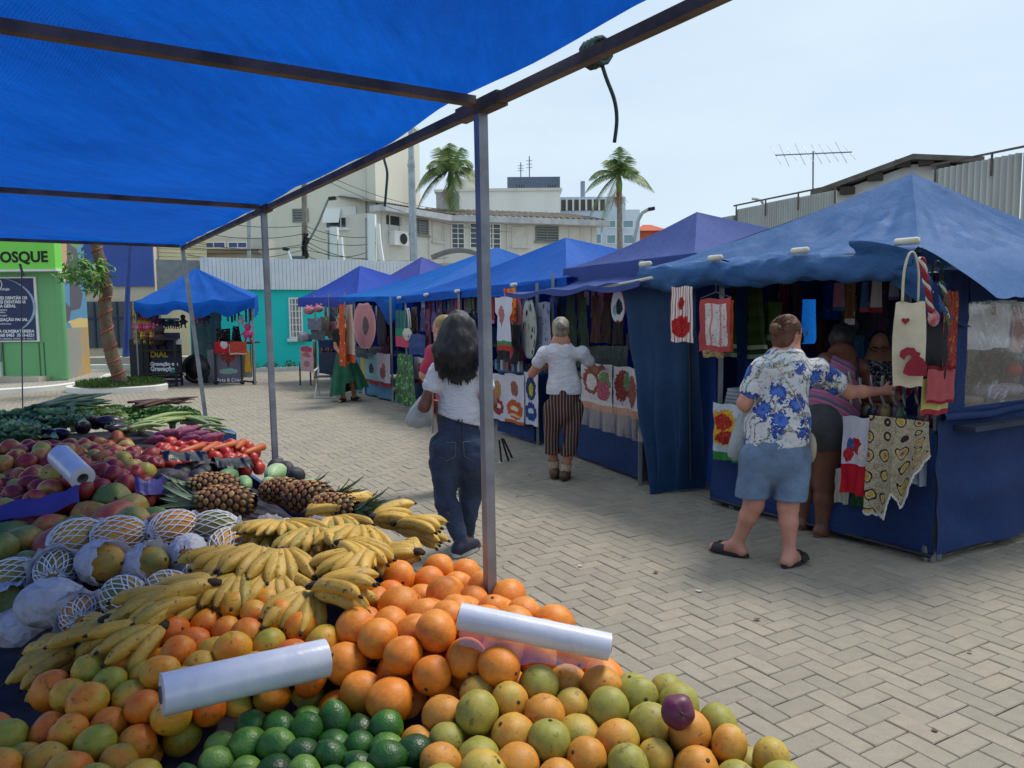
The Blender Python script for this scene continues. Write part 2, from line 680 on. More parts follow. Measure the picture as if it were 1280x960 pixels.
class Facade:
	"""local frame on an upright wall: s metres along, z height, out = metres towards the viewer"""

	def __init__(self,a,b):
		self.a,self.b = V((a[0],a[1],0)),V((b[0],b[1],0))
		self.x = (self.b - self.a).normalized()
		self.L = (self.b - self.a).length
		self.n = self.x.cross(V((0,0,1)))
		self.M = Matrix(((self.x.x,-self.n.x,0,self.a.x),(self.x.y,-self.n.y,0,self.a.y),(0,0,1,0),(0,0,0,1)))

	def p(self,s,z,out=0.0):
		return self.a + self.x * s + self.n * out + V((0,0,z))

	def hit(self,px,py):
		"""where the sight line through (px, py) meets this wall -> (s, z)"""
		q = ray(px,py)
		den = q.dot(self.n)
		t = (self.a - CAMPOS).dot(self.n) / den
		h = CAMPOS + q * t
		return (h - self.a).dot(self.x),h.z

	def box(self,mb,s0,s1,z0,z1,o0,o1,mi=0):
		mb.box(((s0 + s1) / 2,-(o0 + o1) / 2,(z0 + z1) / 2),(abs(s1 - s0),abs(o1 - o0),abs(z1 - z0)),0,mi,self.M)

	def boxpx(self,mb,x0,y0,x1,y1,o0,o1,mi=0):
		s0,z0 = self.hit(x0,y1)
		s1,z1 = self.hit(x1,y0)
		s0b,_ = self.hit(x0,y0)
		self.box(mb,s0,s1,z0,z1,o0,o1,mi)
		return s0,s1,z0,z1

def window(F,parent,s0,s1,z0,z1,frame_m,glass_m,bars=(1,0),fr=.06,depth=.06,sill=True,louvre=False):
	b = MB()
	F.box(b,s0,s1,z1 - fr,z1,-.05,depth)
	F.box(b,s0,s1,z0,z0 + fr,-.05,depth)
	F.box(b,s0,s0 + fr,z0 + fr,z1 - fr,-.05,depth)
	F.box(b,s1 - fr,s1,z0 + fr,z1 - fr,-.05,depth)
	for k in range(1,bars[0] + 1):
		c = s0 + (s1 - s0) * k / (bars[0] + 1)
		F.box(b,c - fr * .35,c + fr * .35,z0 + fr,z1 - fr,-.05,depth * .8)
	for k in range(1,bars[1] + 1):
		c = z0 + (z1 - z0) * k / (bars[1] + 1)
		F.box(b,s0 + fr,s1 - fr,c - fr * .3,c + fr * .3,-.05,depth * .7)
	w = b.build('window',frame_m,parent)
	g = MB()
	F.box(g,s0 + fr * .9,s1 - fr * .9,z0 + fr * .9,z1 - fr * .9,-.04,.012)
	g.build('pane',glass_m,w)
	if sill:
		q = MB()
		F.box(q,s0 - .08,s1 + .08,z0 - .09,z0 - .004,-.02,depth + .08)
		q.build('sill',frame_m,w)
	if louvre:
		n = max(4,int((z1 - z0 - 2 * fr) / .13))
		for k in range(n):
			c = z0 + fr + (z1 - z0 - 2 * fr) * (k + .5) / n
			q = MB()
			F.box(q,s0 + fr * 1.1,s1 - fr * 1.1,c - .025,c + .025,.02,depth * .62)
			q.build('slat',frame_m,w)
	return w

def block(F,z0,z1,depth,name,m,parent):
	b = MB()
	F.box(b,0,F.L,z0,z1,-depth,0)
	return b.build(name,m,parent)

# cream tower block with plain wall
F1 = Facade(W(150,300,42),W(471,300,40))
t = thing('apartment_building',F1.p(F1.L / 2,0),'tall cream rendered building with a plain side wall, shutter window and small louvre','building')
block(F1,0,12.9,9,'wall',cream,t)
q = MB()
F1.box(q,-.1,F1.L + .1,12.903,13.1,-9.1,.12)
q.build('parapet',cream2,t)
s0,s1,z0,z1 = (F1.hit(366,278)[0],F1.hit(386,278)[0],F1.hit(370,278)[1],F1.hit(370,261)[1])
window(F1,t,s0,s1,z0,z1,shade_grey,glass,(0,0),.07,.06,False,True)
s0,s1,z0,z1 = (F1.hit(407,285)[0],F1.hit(446,285)[0],F1.hit(420,286)[1],F1.hit(420,259)[1])
w = window(F1,t,s0,s1,z0,z1,white_p,glass,(1,0),.07,.07)
q = MB()
F1.box(q,s0 + .07,s1 - .07,z0 + (z1 - z0) * .5,z1 - .07,.03,.055)
q.build('shutter_box',white_p,w)
sh = MB()
a0,a1 = F1.p(s0 - .02,z1 - .1,.09),F1.p(s0 + (s1 - s0) * .52,z1 - .1,.09)
b0,b1 = F1.p(s0 + .04,z0 + .25,.55),F1.p(s0 + (s1 - s0) * .55,z0 + .25,.55)
th = V((0,0,.03))
sh.add([a0,a1,b1,b0,a0 + th,a1 + th,b1 + th,b0 + th],[(0,1,2,3),(7,6,5,4),(0,4,5,1),(1,5,6,2),(2,6,7,3),(3,7,4,0)])
sh.build('awning_shutter',white_p,w)
q = MB()
q.tube([F1.p(F1.L - .55,.5,.05),F1.p(F1.L - .55,12.7,.05)],.05,6)
q.build('downpipe',cream2,t)

# low grey-white commercial block in front of it, right part
# long two-storey house with tiled roof, bending in two faces
h1a,h1b,h1c = W(472,300,39),W(556,300,43.5),W(746,300,46.5)
FA,FB = Facade(h1a,h1b),Facade(h1b,h1c)
t = thing('corner_house',FB.p(FB.L / 2,0),'long two-storey off-white house with grey tiled roof and barred windows behind the stalls','building')
EV = 6.95
for F,nm in ((FA,'wall'),(FB,'wall')):
	block(F,0,EV - .12,8,nm,cream2,t)
eave = MB()
FA.box(eave,-.2,FA.L + .1,EV - .117,EV + .2,-.3,.75)
FB.box(eave,-.05,FB.L + .5,EV - .115,EV + .203,-.3,.752)
eave.build('eave',mat('eave_grey','#c4c6c8',.7,'#a9abac',2),t)
rf = MB()
for F in (FA,FB):
	n = 26
	for k in range(n):
		s0_,s1_ = -.2 + (F.L + .4) * k / n,-.2 + (F.L + .4) * (k + 1) / n
		m_ = (s0_ + s1_) / 2
		p0,p1,p2 = F.p(s0_,EV + .205,.7),F.p(m_,EV + .30,.7),F.p(s1_,EV + .205,.7)
		r0,r1,r2 = F.p(s0_,EV + 1.2,-4.5),F.p(m_,EV + 1.3,-4.5),F.p(s1_,EV + 1.2,-4.5)
		rf.add([p0,p1,p2,r0,r1,r2],[(0,1,4,3),(1,2,5,4)])
rf.build('tile_roof',roof_dark,t)

def win_px(F,parent,x0,y0,x1,y1,*a,**k):
	s0,s1 = F.hit(x0,y1)[0],F.hit(x1,y1)[0]
	xm = (x0 + x1) / 2
	return window(F,parent,s0,s1,F.hit(xm,y1)[1],F.hit(xm,y0)[1],*a,**k)

blind = mat('blind_white','#d6d5cc',.7,'#c2c0b5',2)
win_px(FA,t,486,267,500,290,cream2,blind,(0,0))
win_px(FA,t,512,271,535,293,shade_grey,glass,(1,0),louvre=True)
win_px(FA,t,540,275,553,302,cream2,blind,(0,0))
win_px(FB,t,564,279,581,311,white_p,glass,(1,4),sill=False)
win_px(FB,t,587,279,626,311,white_p,glass,(2,4),sill=False)
win_px(FB,t,640,284,660,308,cream2,blind,(0,0))
win_px(FB,t,669,283,698,302,shade_grey,glass,(1,0),louvre=True)
win_px(FB,t,711,284,727,308,cream2,blind,(0,0))
q = MB()
for px in (478,536,556,616,634,740):
	F = FA if px < 556 else FB
	s,_ = F.hit(px,300)
	F.box(q,s - .045,s + .045,.1,EV - .13,.0,.07)
q.build('downpipe',cream2,t)
q = MB()
FA.box(q,0,FA.L,3.75,3.95,-.01,.12)
FB.box(q,0,FB.L,3.752,3.952,-.01,.123)
q.build('string_course',cream2,t)
# air conditioner on that wall
s,z = FA.hit(495,299)
ac = thing('air_conditioner',FA.p(s,z - .35,.2),'small white air conditioner unit with round fan on the off-white house wall','air conditioner')
q = MB()
FA.box(q,s - .55,s + .5,z - .33,z + .38,.02,.42)
q.build('casing',white_p,ac)
q = MB()
q.lathe([(.24,0),(.27,.02),(.27,.04),(.05,.045)],14,frame_M(FA.p(s + .1,z,.42),FA.x) @ Matrix.Rotation(R(90),4,'X'))
q.build('fan',dark_metal,ac)
q = MB()
FA.box(q,s - .7,s + .4,z + .7,z + 1.15,-.01,.03)
q.build('wall_opening',dark_metal,ac)

# upper white volumes and roof boxes behind
def simple_building(name,label,px0,px1,py0,py1,d,depth,m,z_bottom=0.0,extra=None,dd=0.0):
	F = Facade(W(px0,py0,d),W(px1,py0,d + dd))
	z1 = F.hit((px0 + px1) / 2,py0)[1]
	t = thing(name,F.p(F.L / 2,z_bottom),label,'building')
	block(F,z_bottom,z1,depth,'wall',m,t)
	if extra:
		extra(F,t,z1)
	return t

def x_para(F,t,z1):
	q = MB()
	F.box(q,-.15,F.L + .15,z1 + .003,z1 + .2,-6.1,.15)
	q.build('coping',cream2,t)

simple_building('white_building','white flat-roofed block just above the tiled roof, left of the blue roof box',574,700,239,262,58,6,white_p,0,x_para)
simple_building('stepped_building','small cream stepped block behind the left palm crown',560,600,226,262,66,6,cream,0,x_para)
simple_building('grey_building','grey flat block seen just over the tiled roof beside the left palm',545,604,240,262,62,5,mat('pale_grey','#a9adb0',.8,'#96999b',1),0,x_para)

def x_box(F,t,z1):
	g = MB()
	for x in (650,690):
		s,z = F.hit(x,235)
		F.box(g,s - .35,s + .35,z - .25,z + .25,-.1,.02)
	g.build('vent',dark_metal,t)
	g = MB()
	n = 22
	for k in range(n):
		s = F.L * (k + .5) / n
		F.box(g,s - .06,s + .06,11,z1 - .02,-.01,.05)
	tag(g.build('cladding_rib',mat('box_blue_rib','#5f6f84',.6),t),kind='stuff')
	for x,y in ((651,200),(662,192)):
		s,z = F.hit(x,y)
		a = MB()
		a.tube([F.p(s,z1,-1),F.p(s,z,-1)],.05,5)
		for k in range(3):
			zz = lerp(z1,z,.5 + .15 * k)
			a.beam(F.p(s - .25,zz,-1),F.p(s + .25,zz,-1),.04)
		a.build('mast',grey_metal,t)

simple_building('roof_box','blue-grey clad rooftop box with two small vents and aerials',634,700,221,262,64,7,mat('box_blue','#66758a',.6,'#5b687c',.5),0,x_box,0.0)

def x_glass(F,t,z1):
	for (x0,y0,x1,y1) in ((756,275,770,285),(778,275,792,285),(742,292,752,305),(758,293,770,305),(779,293,792,305),(728,275,745,285)):
		win_px(F,t,x0,y0,x1,y1,white_p,mat('pale_glass','#7fa3b0',.2,'#6d91a0',1),(0,0),.08,.05,False)
	g = MB()
	s0,z = F.hit(692,254)
	s1,z2 = F.hit(757,250)
	F.box(g,s0,s1,z - .7,z + .3,.0,.05)
	g.build('dark_band',mat('band_dark','#5c5750',.8),t)
	g = MB()
	for k in range(9):
		s = lerp(s0,s1,k / 8)
		F.box(g,s - .08,s + .08,z - .7,z + .3,.05,.16)
	g.build('band_post',white_p,t)
	g = MB()
	s,z = F.hit(731,222)
	g.tube([F.p(s,z1,-2),F.p(s,z,-2)],.22,8)
	g.build('chimney',mat('chim','#8d98a3',.7),t)

simple_building('pale_blue_building','pale blue-white office block with square windows behind the right palm',690,782,246,320,72,9,paint_mat('pale_blue','#c3d2df',.7,'#a5b4c0',.3),0,x_glass)
simple_building('white_annexe','low white-blue block with windows just right of the right palm trunk',766,800,262,320,74,7,paint_mat('pale_blue2','#cdd9e3',.7,'#a5b4c0',.3),0)

def x_hip(F,t,z1):
	g = MB()
	a,b = F.p(-.6,z1,.7),F.p(F.L + .6,z1,.7)
	c,d = F.p(F.L + .6,z1,-7),F.p(-.6,z1,-7)
	r0,r1 = F.p(F.L * .3,z1 + 1.0,-3),F.p(F.L * .7,z1 + 1.0,-3)
	g.add([a,b,c,d,r0,r1],[(0,1,5,4),(1,2,5),(2,3,4,5),(3,0,4),(3,2,1,0)])
	g.build('roof',mat('terracotta','#c05a3a',.85,'#a4492f',2,.3,8),t)

simple_building('orange_house','brick-orange house with terracotta roof beyond the purple tent',802,828,289,320,80,7,mat('orange_wall','#b76a4c',.85,'#a4583c',1),0,x_hip)

# corrugated grey wall and gabled house on the right
ca,cb = W(921,262,20.5),W(1420,195,12.0)
FC = Facade(ca,cb)
zc0 = W(921,262,20.5).z
t = thing('corrugated_shed',FC.p(FC.L / 2,0),'long shed wall of weathered grey corrugated sheet behind the blue stall','shed')
sheet = NT('corrugated')
_o = sheet.obj()
_c = sheet.mix(sheet.math('MULTIPLY',sheet.ramp(sheet.noise(1.6,sheet.mapv(_o,(1,1,.12)),8,.7),[(.42,0.),(.75,1.)]),.6),col('#c6c8c2'),col('#8a857a'))
sheet = sheet.finish(_c,.7,sheet.bump(sheet.noise(40,_o),.2,.005),metal=.1)
s_l,s_r = FC.hit(1046,240)[0],FC.hit(1166,215)[0]
for k,(sa,sb) in enumerate([(s_l * i / 3 + .01,s_l * (i + 1) / 3 - .01) for i in range(3)] + [(lerp(s_r,FC.L,i / 2) + .01,lerp(s_r,FC.L,(i + 1) / 2) - .01) for i in range(2)]):
	b = MB()

	def cor(u,v,sa=sa,sb=sb,k=k):
		return FC.p(lerp(sa,sb,u),lerp(0,zc0 + .02 * (k % 2),v),.035 * max(-.6,min(.6,math.sin(u * 14 * 2 * math.pi))) / .6)
	b.grid(cor,14 * 6,1)
	b.build('panel',sheet,t)
for sa,sb in ((-.05,s_l),(s_r,FC.L)):
	b = MB()
	b.beam(FC.p(sa,zc0 + .1,.06),FC.p(sb,zc0 + .1,.06),.035,.035)
	for k in range(4):
		s = lerp(sa + .1,sb,k / 3)
		b.beam(FC.p(s,zc0 - .3,.06),FC.p(s,zc0 + .08,.06),.03)
	b.build('top_rail',mat('rusty_rail','#6d6259',.8,'#54483f',8),t)
b = MB()
FC.box(b,-.5,-.02,0,zc0 - .15,-.3,.1)
b.build('end_post',mat('conc','#a3a39c',.9,'#8b8a83',3),t)

FD = Facade(W(1034,245,19.2),W(1230,240,17.6))
za = W(1139,196,18.4).z - .12
t = thing('gabled_house',FD.p(FD.L / 2,0),'grey gabled house with dark eave brackets rising behind the corrugated wall','building')
sA = FD.hit(1141,220)[0]
zl = FD.hit(1040,239)[1]
zr = FD.hit(1185,207)[1]
sR = FD.hit(1185,207)[0]
b = MB()
outl = [(0.1,0),(sR + .5,0),(sR + .5,zr - .06),(sA,za - .06),(.1,zl - .05)]
b.prism(outl,3,FD.M @ Matrix.Translation((0,1.55,0)))
b.build('wall',paint_mat('gable_wall','#d0d2d1',.8,'#85857f',.4,1),t)
b = MB()
for (a,za_,c,zc_) in ((-.35,zl - .12,sA,za),(sA,za,sR + .7,zr - .04)):
	pa,pb = FD.p(a,za_,.3),FD.p(c,zc_,.3)
	qa,qb = FD.p(a,za_,-3.2),FD.p(c,zc_,-3.2)
	up = V((0,0,.12))
	b.add([pa,pb,qb,qa,pa + up,pb + up,qb + up,qa + up],[(0,1,2,3),(7,6,5,4),(0,4,5,1),(1,5,6,2),(2,6,7,3),(3,7,4,0)])
b.build('roof',mat('dark_roof','#6a655f',.85,'#55504a',3),t)
for x,y in ((1060,236),(1095,219),(1129,202),(1178,206),(1158,200)):
	s,z = FD.hit(x,y)
	b = MB()
	FD.box(b,s - .16,s + .16,z - .14,z + .02,.0,.26)
	b.build('bracket',mat('bracket_wood','#3b332d',.8),t)

# antenna
an = thing('tv_antenna',W(1016,245,21.5),'tall rooftop TV aerial with a long boom of thin rods','antenna')
b = MB()
b.tube([W(1016,262,21.5),W(1016.5,189,21.5)],.022,6)
b.build('mast',grey_metal,an)
b = MB()
pa,pb = W(969,194,21.8),W(1065,190,21.2)
b.tube([pa,pb],.018,6)
b.build('boom',grey_metal,an)
for k in range(10):
	c = pa.lerp(pb,(k + .1) / 9.4)
	L = .16 + .2 * abs(math.sin(k * 1.7)) + (.14 if k == 0 else 0)
	b = MB()
	b.beam(c - V((.06,-.25,-L)),c + V((.06,-.25,-L)),.012)
	b.build('rod',grey_metal,an)

# turquoise building
FT = Facade(G(240,466),W(470,466,24.8))
turq = paint_mat('turquoise','#12cfc9',.7,'#129a96',.2,.8)
t = thing('turquoise_building',FT.p(FT.L / 2,0),'bright turquoise single-storey building with white ribbed fascia and a barred window','building')
zt = FT.hit(330,362)[1]
ztop0 = FT.hit(250,322)[1]
block(FT,0,zt + .05,6,'wall',turq,t)
b = MB()
nrib = 60
s_a = FT.hit(250,330)[0]
for k in range(nrib):
	a0 = s_a + (FT.L + 1.5 - s_a) * k / nrib
	a1 = s_a + (FT.L + 1.5 - s_a) * (k + .93) / nrib
	FT.box(b,a0,a1,zt,ztop0,.0,.16)
tag(b.build('fascia_board',mat('fascia_white','#e2e7e8',.5,'#d2d8da',2),t),kind='stuff')
b = MB()
FT.box(b,s_a,FT.L + 1.5,zt - .003,ztop0 - .03,-5,-.003)
b.build('fascia_core',mat('fascia_grey','#aeb6b8',.6),t)
b = MB()
FT.box(b,s_a - 1.2,s_a - .01,zt,ztop0 - .05,-4,-.4)
b.build('side_block',mat('side_grey','#8f9492',.8),t)
win_px(FT,t,362,372,379,423,white_p,mat('tan_glass','#9c9a86',.4,'#7d7f74',3),(3,5),.05,.06)
b = MB()
FT.box(b,0,FT.L,.0,.1,.002,.35)
b.build('plinth',white_kerb,t)
wd = MB()
for k in range(240):
	s = RNG.uniform(0,FT.L)
	p = FT.p(s,RNG.uniform(.1,.3) * RNG.uniform(.3,1),RNG.uniform(.05,.3))
	a = V((RNG.normal(),RNG.normal(),RNG.normal())).normalized() * .05
	c = V((RNG.normal(),RNG.normal(),RNG.normal())).normalized() * .05
	wd.add([p - a,p + c,p + a,p - c],[(0,1,2,3)])
tag(wd.build('weeds',mat('weed','#4f7a35',.7,'#3b5d28',3)),kind='stuff')

# blue shop front far left
FBL = Facade(W(70,400,31),W(196,400,31.5))
t = thing('blue_shop',FBL.p(FBL.L / 2,0),'shop with a big plain blue upper panel and dark glazed front behind the tree','building')
zb0,zb1 = FBL.hit(150,358)[1],FBL.hit(150,280)[1]
block(FBL,0,zb1,6,'wall',paint_mat('beige_band','#c9bba4',.8),t)
b = MB()
FBL.box(b,0,FBL.L,zb0,zb1,.003,.12)
b.build('blue_panel',mat('panel_blue','#3a55a8',.55,'#34509e',.6),t)
b = MB()
FBL.box(b,0,FBL.L,.45,FBL.hit(150,377)[1],.003,.05)
b.build('glazing',mat('shop_glass','#46525c',.2,'#333e48',.7,spec=.6),t)
for k in range(9):
	s = FBL.L * (k + .5) / 9
	b = MB()
	FBL.box(b,s - .03,s + .03,.45,FBL.hit(150,377)[1],.05,.1)
	b.build('mullion',mat('navy_bar','#1e2d4d',.5),t)
b = MB()
FBL.box(b,0,FBL.L,1.6,1.68,.05,.11)
b.build('rail',mat('navy_bar','#1e2d4d'),t)
for k,x in enumerate((159,161)):
	pass
pl = thing('blue_pillar',W(159,452,29.5),'slim blue pole with a flared foot in front of the blue shop','pole')
b = MB()
b.tube([W(158,452,29.5),W(159,380,29.5)],[.16,.1],8)
b.build('shaft',mat('pole_blue','#23418f',.5),pl)
b = MB()
b.tube([W(159,380,29.5),W(163,300,29.5)],[.1,.07],8)
b.build('upper_shaft',mat('pole_blue','#23418f'),pl)

FCR = Facade(W(194,400,32),W(262,400,33))
t = thing('cream_shop',FCR.p(FCR.L / 2,0),'cream slatted shop with blue-tinted window strip beside the blue shop','building')
block(FCR,0,FCR.hit(220,270)[1],6,'wall',paint_mat('cream_warm','#d3c2a0',.8),t)
b = MB()
zc = FCR.hit(220,345)[1]
for k in range(12):
	z = zc + k * .16
	FCR.box(b,.25,FCR.L,z,z + .13,.0,.04)
tag(b.build('slat',paint_mat('cream_slat','#dccba6',.7),t),kind='stuff')
win_px(FCR,t,199,342,236,372,white_p,mat('blue_glass','#3b5da0',.2,'#2f4f90',1),(1,0),.07,.06,False)
b = MB()
FCR.box(b,.0,.22,0,FCR.hit(220,300)[1],.0,.2)
b.build('pilaster',mat('pil_grey','#9da0a0',.8),t)

FBB = Facade(W(240,330,36),W(330,330,36))
t = thing('flat_shop',FBB.p(FBB.L / 2,0),'low grey shop with a blue window strip, seen under the tarp edge','building')
block(FBB,0,FBB.hit(280,297)[1],2,'wall',paint_mat('shop_grey','#c4c2b8',.8),t)
win_px(FBB,t,252,302,283,311,white_p,mat('blue_glass','#3b5da0'),(1,0),.06,.06,False)
win_px(FBB,t,285,302,310,311,white_p,mat('blue_glass','#3b5da0'),(1,0),.06,.06,False)
b = MB()
FBB.box(b,0,FBB.L,FBB.hit(280,318)[1],FBB.hit(280,313)[1],.0,.7)
b.build('canopy_slab',mat('slab_brown','#7c7468',.85),t)

# white arch pylons
for (px,ptop,lab) in ((419,284,'white curved-foot pylon standing below the shuttered window'),(466,268,'taller white curved-foot pylon beside the corner of the cream building')):
	d = 33
	t = thing('arch_pylon',W(px,345,d),lab,'pylon','white pylons with curved feet')
	b = MB()
	base,top = W(px,360,d),W(px - 1,ptop,d)
	b.beam(base,top,.38,.3)
	b.build('shaft',white_p,t)
	b = MB()
	pts = []
	for k in range(9):
		a = k / 8
		pts.append(W(px + 7 + 25 * a ** 1.5,ptop + 52 * 1 + (62 * a) ** 1 - 40 * (1 - a) ** 2 * 1.0,d - .02))
	for p,q2 in zip(pts[:-1],pts[1:]):
		b.beam(p,q2,.28,.12)
	b.build('curved_foot',white_p,t)
	b = MB()
	b.beam(W(px - 8,360,d - .2),W(px - 8.5,ptop - 6 + 10,d - .2),.06)
	b.build('edge_pipe',grey_metal,t)

# arched grey roof behind the tents
b = MB()
ar = [W(540 + 90 * k / 12,322 - 9 * math.sin(math.pi * min(1,k / 9)),34) for k in range(13)]
for p,q2 in zip(ar[:-1],ar[1:]):
	b.beam(p,q2,.9,.14)
av = tag(b.build('arched_canopy',mat('arch_grey','#77797a',.7)),'low dark-edged arched canopy roof behind the bright blue tents','canopy')
b = MB()
b.box(tuple(W(590,352,34.5)),(3.6,.5,1.6))
tag(b.build('backdrop_wall',paint_mat('wallg','#b9b7ae',.85)),'low pale grey wall under the arched canopy','wall')

# ------------------------------------------------------------------ poles, lamps, wires
galv = mat('galvanised','#a6adb2',.4,'#8f979c',4,metal=.7)
conc = mat('concrete_pole','#8d877d',.9,'#746e65',4,.2)
t = thing('lamp_post',W(519,470,30),'tall plain galvanised pole rising above the purple tents','pole')
b = MB()
b.tube([W(521,470,30),W(514,200,30)],[.17,.13],10)
b.build('shaft',galv,t)
b = MB()
b.tube([W(514,200,30),W(513,100,30)],[.11,.09],10)
b.build('upper_shaft',galv,t)
b = MB()
b.tube([W(514,209,30),W(514,205,30)],.15,10)
b.build('collar',galv,t)

t = thing('utility_pole',W(382,466,33),'weathered concrete power pole with cable coils and a curved street lamp arm','pole')
b = MB()
b.tube([W(383,466,33),W(380,215,33)],[.17,.11],8)
b.build('shaft',conc,t)
b = MB()
b.tube([W(384,303,32.8),W(388,298,32.7),W(398,279,32.5),W(405,262,32.4),W(410,250,32.3),W(416,247,32.2)],.045,6)
b.build('lamp_arm',grey_metal,t)
b = MB()
b.beam(W(411,248.5,32.2),W(420,247.5,32.2),.22,.12)
b.build('lamp_head',dark_metal,t)
b = MB()
for k in range(7):
	pts = [W(381 + RNG.uniform(-4,5),322 - 7 * j + RNG.uniform(-3,3),32.7) for j in range(5)]
	b.tube(pts,.05,5)
b.build('cable_coil',mat('cable_black','#1b1b1c',.7),t)
b = MB()
b.box(tuple(W(374,331,32.6)),(.5,.4,.7))
b.build('junction_box',mat('jbox','#5b6570',.6),t)
t = thing('steel_pole',W(312,466,34),'thin grey steel pole behind the turquoise building beside the tarp','pole')
b = MB()
b.tube([W(312,440,34),W(311,262,34)],.09,8)
b.build('shaft',galv,t)
t = thing('short_lamp',W(370,340,30),'small white bracket lamp on a slanted arm above the white fascia','lamp')
b = MB()
b.tube([W(372,344,30),W(360,313,30)],.035,6)
b.build('arm',white_p,t)
b = MB()
b.beam(W(361,312,30),W(354,311,30),.18,.12)
b.build('lamp_head',dark_metal,t)
t = thing('street_lamp',W(791,330,45),'curved grey street lamp rising behind the purple tent','street lamp')
b = MB()
b.tube([W(790,340,45),W(793,300,45),W(798,275,45),W(803,266,45),W(812,261,45)],.1,8)
b.build('arm',galv,t)
b = MB()
b.beam(W(810,262,45),W(818,260.5,45),.35,.18)
b.build('lamp_head',dark_metal,t)
t = thing('far_street_lamp',W(945,262,40),'distant street lamp head peeping over the corrugated wall','street lamp')
b = MB()
b.tube([W(957,262,40),W(952,251,40),W(946,249,40),W(940,248.5,40)],.07,6)
b.build('arm',galv,t)

def wire(p,q,sag,r=.018,n=10):
	return [p.lerp(q,k / n) - V((0,0,sag * 4 * (k / n) * (1 - k / n))) for k in range(n + 1)]

wm = mat('wire_black','#2a2a2c',.7)
WIRES = [((232,268),(381,282),.25),((232,300),(381,305),.3),((232,309),(381,308),.15),((381,282),(466,296),.2),((381,300),(470,322),.3),((381,306),(466,312),.4),
		 ((381,318),(470,330),.3),((381,312),(560,322),.3),((381,296),(470,304),.2),((232,318),(381,312),.3),((381,285),(408,300),.1),((400,215),(560,262),.3),((400,222),(640,290),.5),((232,286),(381,292),.3)]
for k,(a,c,s) in enumerate(WIRES):
	b = MB()
	b.tube(wire(W(a[0],a[1],32.6),W(c[0],c[1],32.9 if c[0] < 500 else 38),s),.013,4)
	tag(b.build('overhead_wire',wm),'thin black overhead wire running to the concrete power pole' if k < 11 else 'thin black wire crossing in front of the cream and off-white buildings','wire','overhead wires round the power pole')
# ------------------------------------------------------------------ green kiosk
FK = Facade(W(-140,480,19.2),W(81,480,19.0))
FS = Facade(W(81,480,19.0),W(114,480,21.6))
green = paint_mat('kiosk_green','#6fae74',.6,'#4d7d55',.3,.8)
sgreen = paint_mat('sign_green','#7fdc55',.5,'#5fb040',.15,.8)
black = mat('matt_black','#131417',.7,'#1b1c20',6)
kz = lambda y: FK.hit(40,y)[1]
t = thing('kiosk',FK.p(FK.L / 2,0),'green painted kiosk with a bright green name board and navy poster at the left edge','kiosk')
b = MB()
FK.box(b,0,FK.L,.1,3.7,-.08,0)
_q = [FK.p(.02,0,-.1),FK.p(FK.L - .12,0,-.1),FS.p(.1,0,-.1),FS.p(FS.L,0,-.1),FK.p(.02,0,-2.4)]
b.add([p + V((0,0,.12)) for p in _q] + [p + V((0,0,3.68)) for p in _q],[(0,1,2,3,4),(9,8,7,6,5)] + [(i,(i + 1) % 5,5 + (i + 1) % 5,5 + i) for i in range(5)])
b.build('wall',green,t)
for px in (5,50,56):
	s = FK.hit(px,450)[0]
	b = MB()
	FK.box(b,s - .012,s + .012,.12,kz(428),.0,.012)
	b.build('panel_joint',mat('joint_green','#3f6d49',.7),t)
b = MB()
b.tube([FK.p(FK.L - .06,.12,-.09),FK.p(FK.L - .06,2.74,-.09)],.12,14)
b.build('corner_column',green,t)
b = MB()
FK.box(b,0,FK.L - .35,.0,.22,-.1,.45)
b.build('plinth',paint_mat('plinth_beige','#bdb3a1',.85),t)
sg = MB()
FK.box(sg,0,FK.hit(78,330)[0],kz(338),3.95,.0,.28)
sb = sg.build('sign_board',sgreen,t)
b = MB()
FK.box(b,0,FK.hit(80,330)[0],kz(340),kz(337.6),.0,.31)
b.build('sign_trim',white_p,sb)
tx = text_on('lettering','QUIOSQUE',.36,FK.p(FK.hit(69.5,330)[0],kz(328.5),.285),FK.x,black,sb,'RIGHT',.012)
b = MB()
FS.box(b,.05,FS.L,.1,3.7,-.06,.004)

def mural():
	N = NT('mural_paint')
	o = N.obj()
	z = N.n('SeparateXYZ',Vector=o).outputs['Z']
	up = N.n('TexVoronoi',dict(feature='F1'),Vector=N.mapv(o,(1.1,1.1,1.3)),Scale=1.3,Randomness=1.0).outputs['Color']
	upc = N.ramp(N.n('SeparateXYZ',Vector=up).outputs[0],[(0,'#4f86ad'),(.3,'#6e93a8'),(.42,'#d8b868'),(.6,'#cfa070'),(.72,'#5f8f5a'),(.9,'#5b4d57')],'CONSTANT')
	lo = N.mix(N.ramp(N.noise(1.4,N.mapv(o,(1.5,1.5,.6)),5,.7),[(.45,0.),(.62,1.)]),col('#9a9893'),col('#c79b4a'))
	cc = N.mix(N.ramp(z,[(.4,0.),(.42,1.)]),lo,upc)
	return N

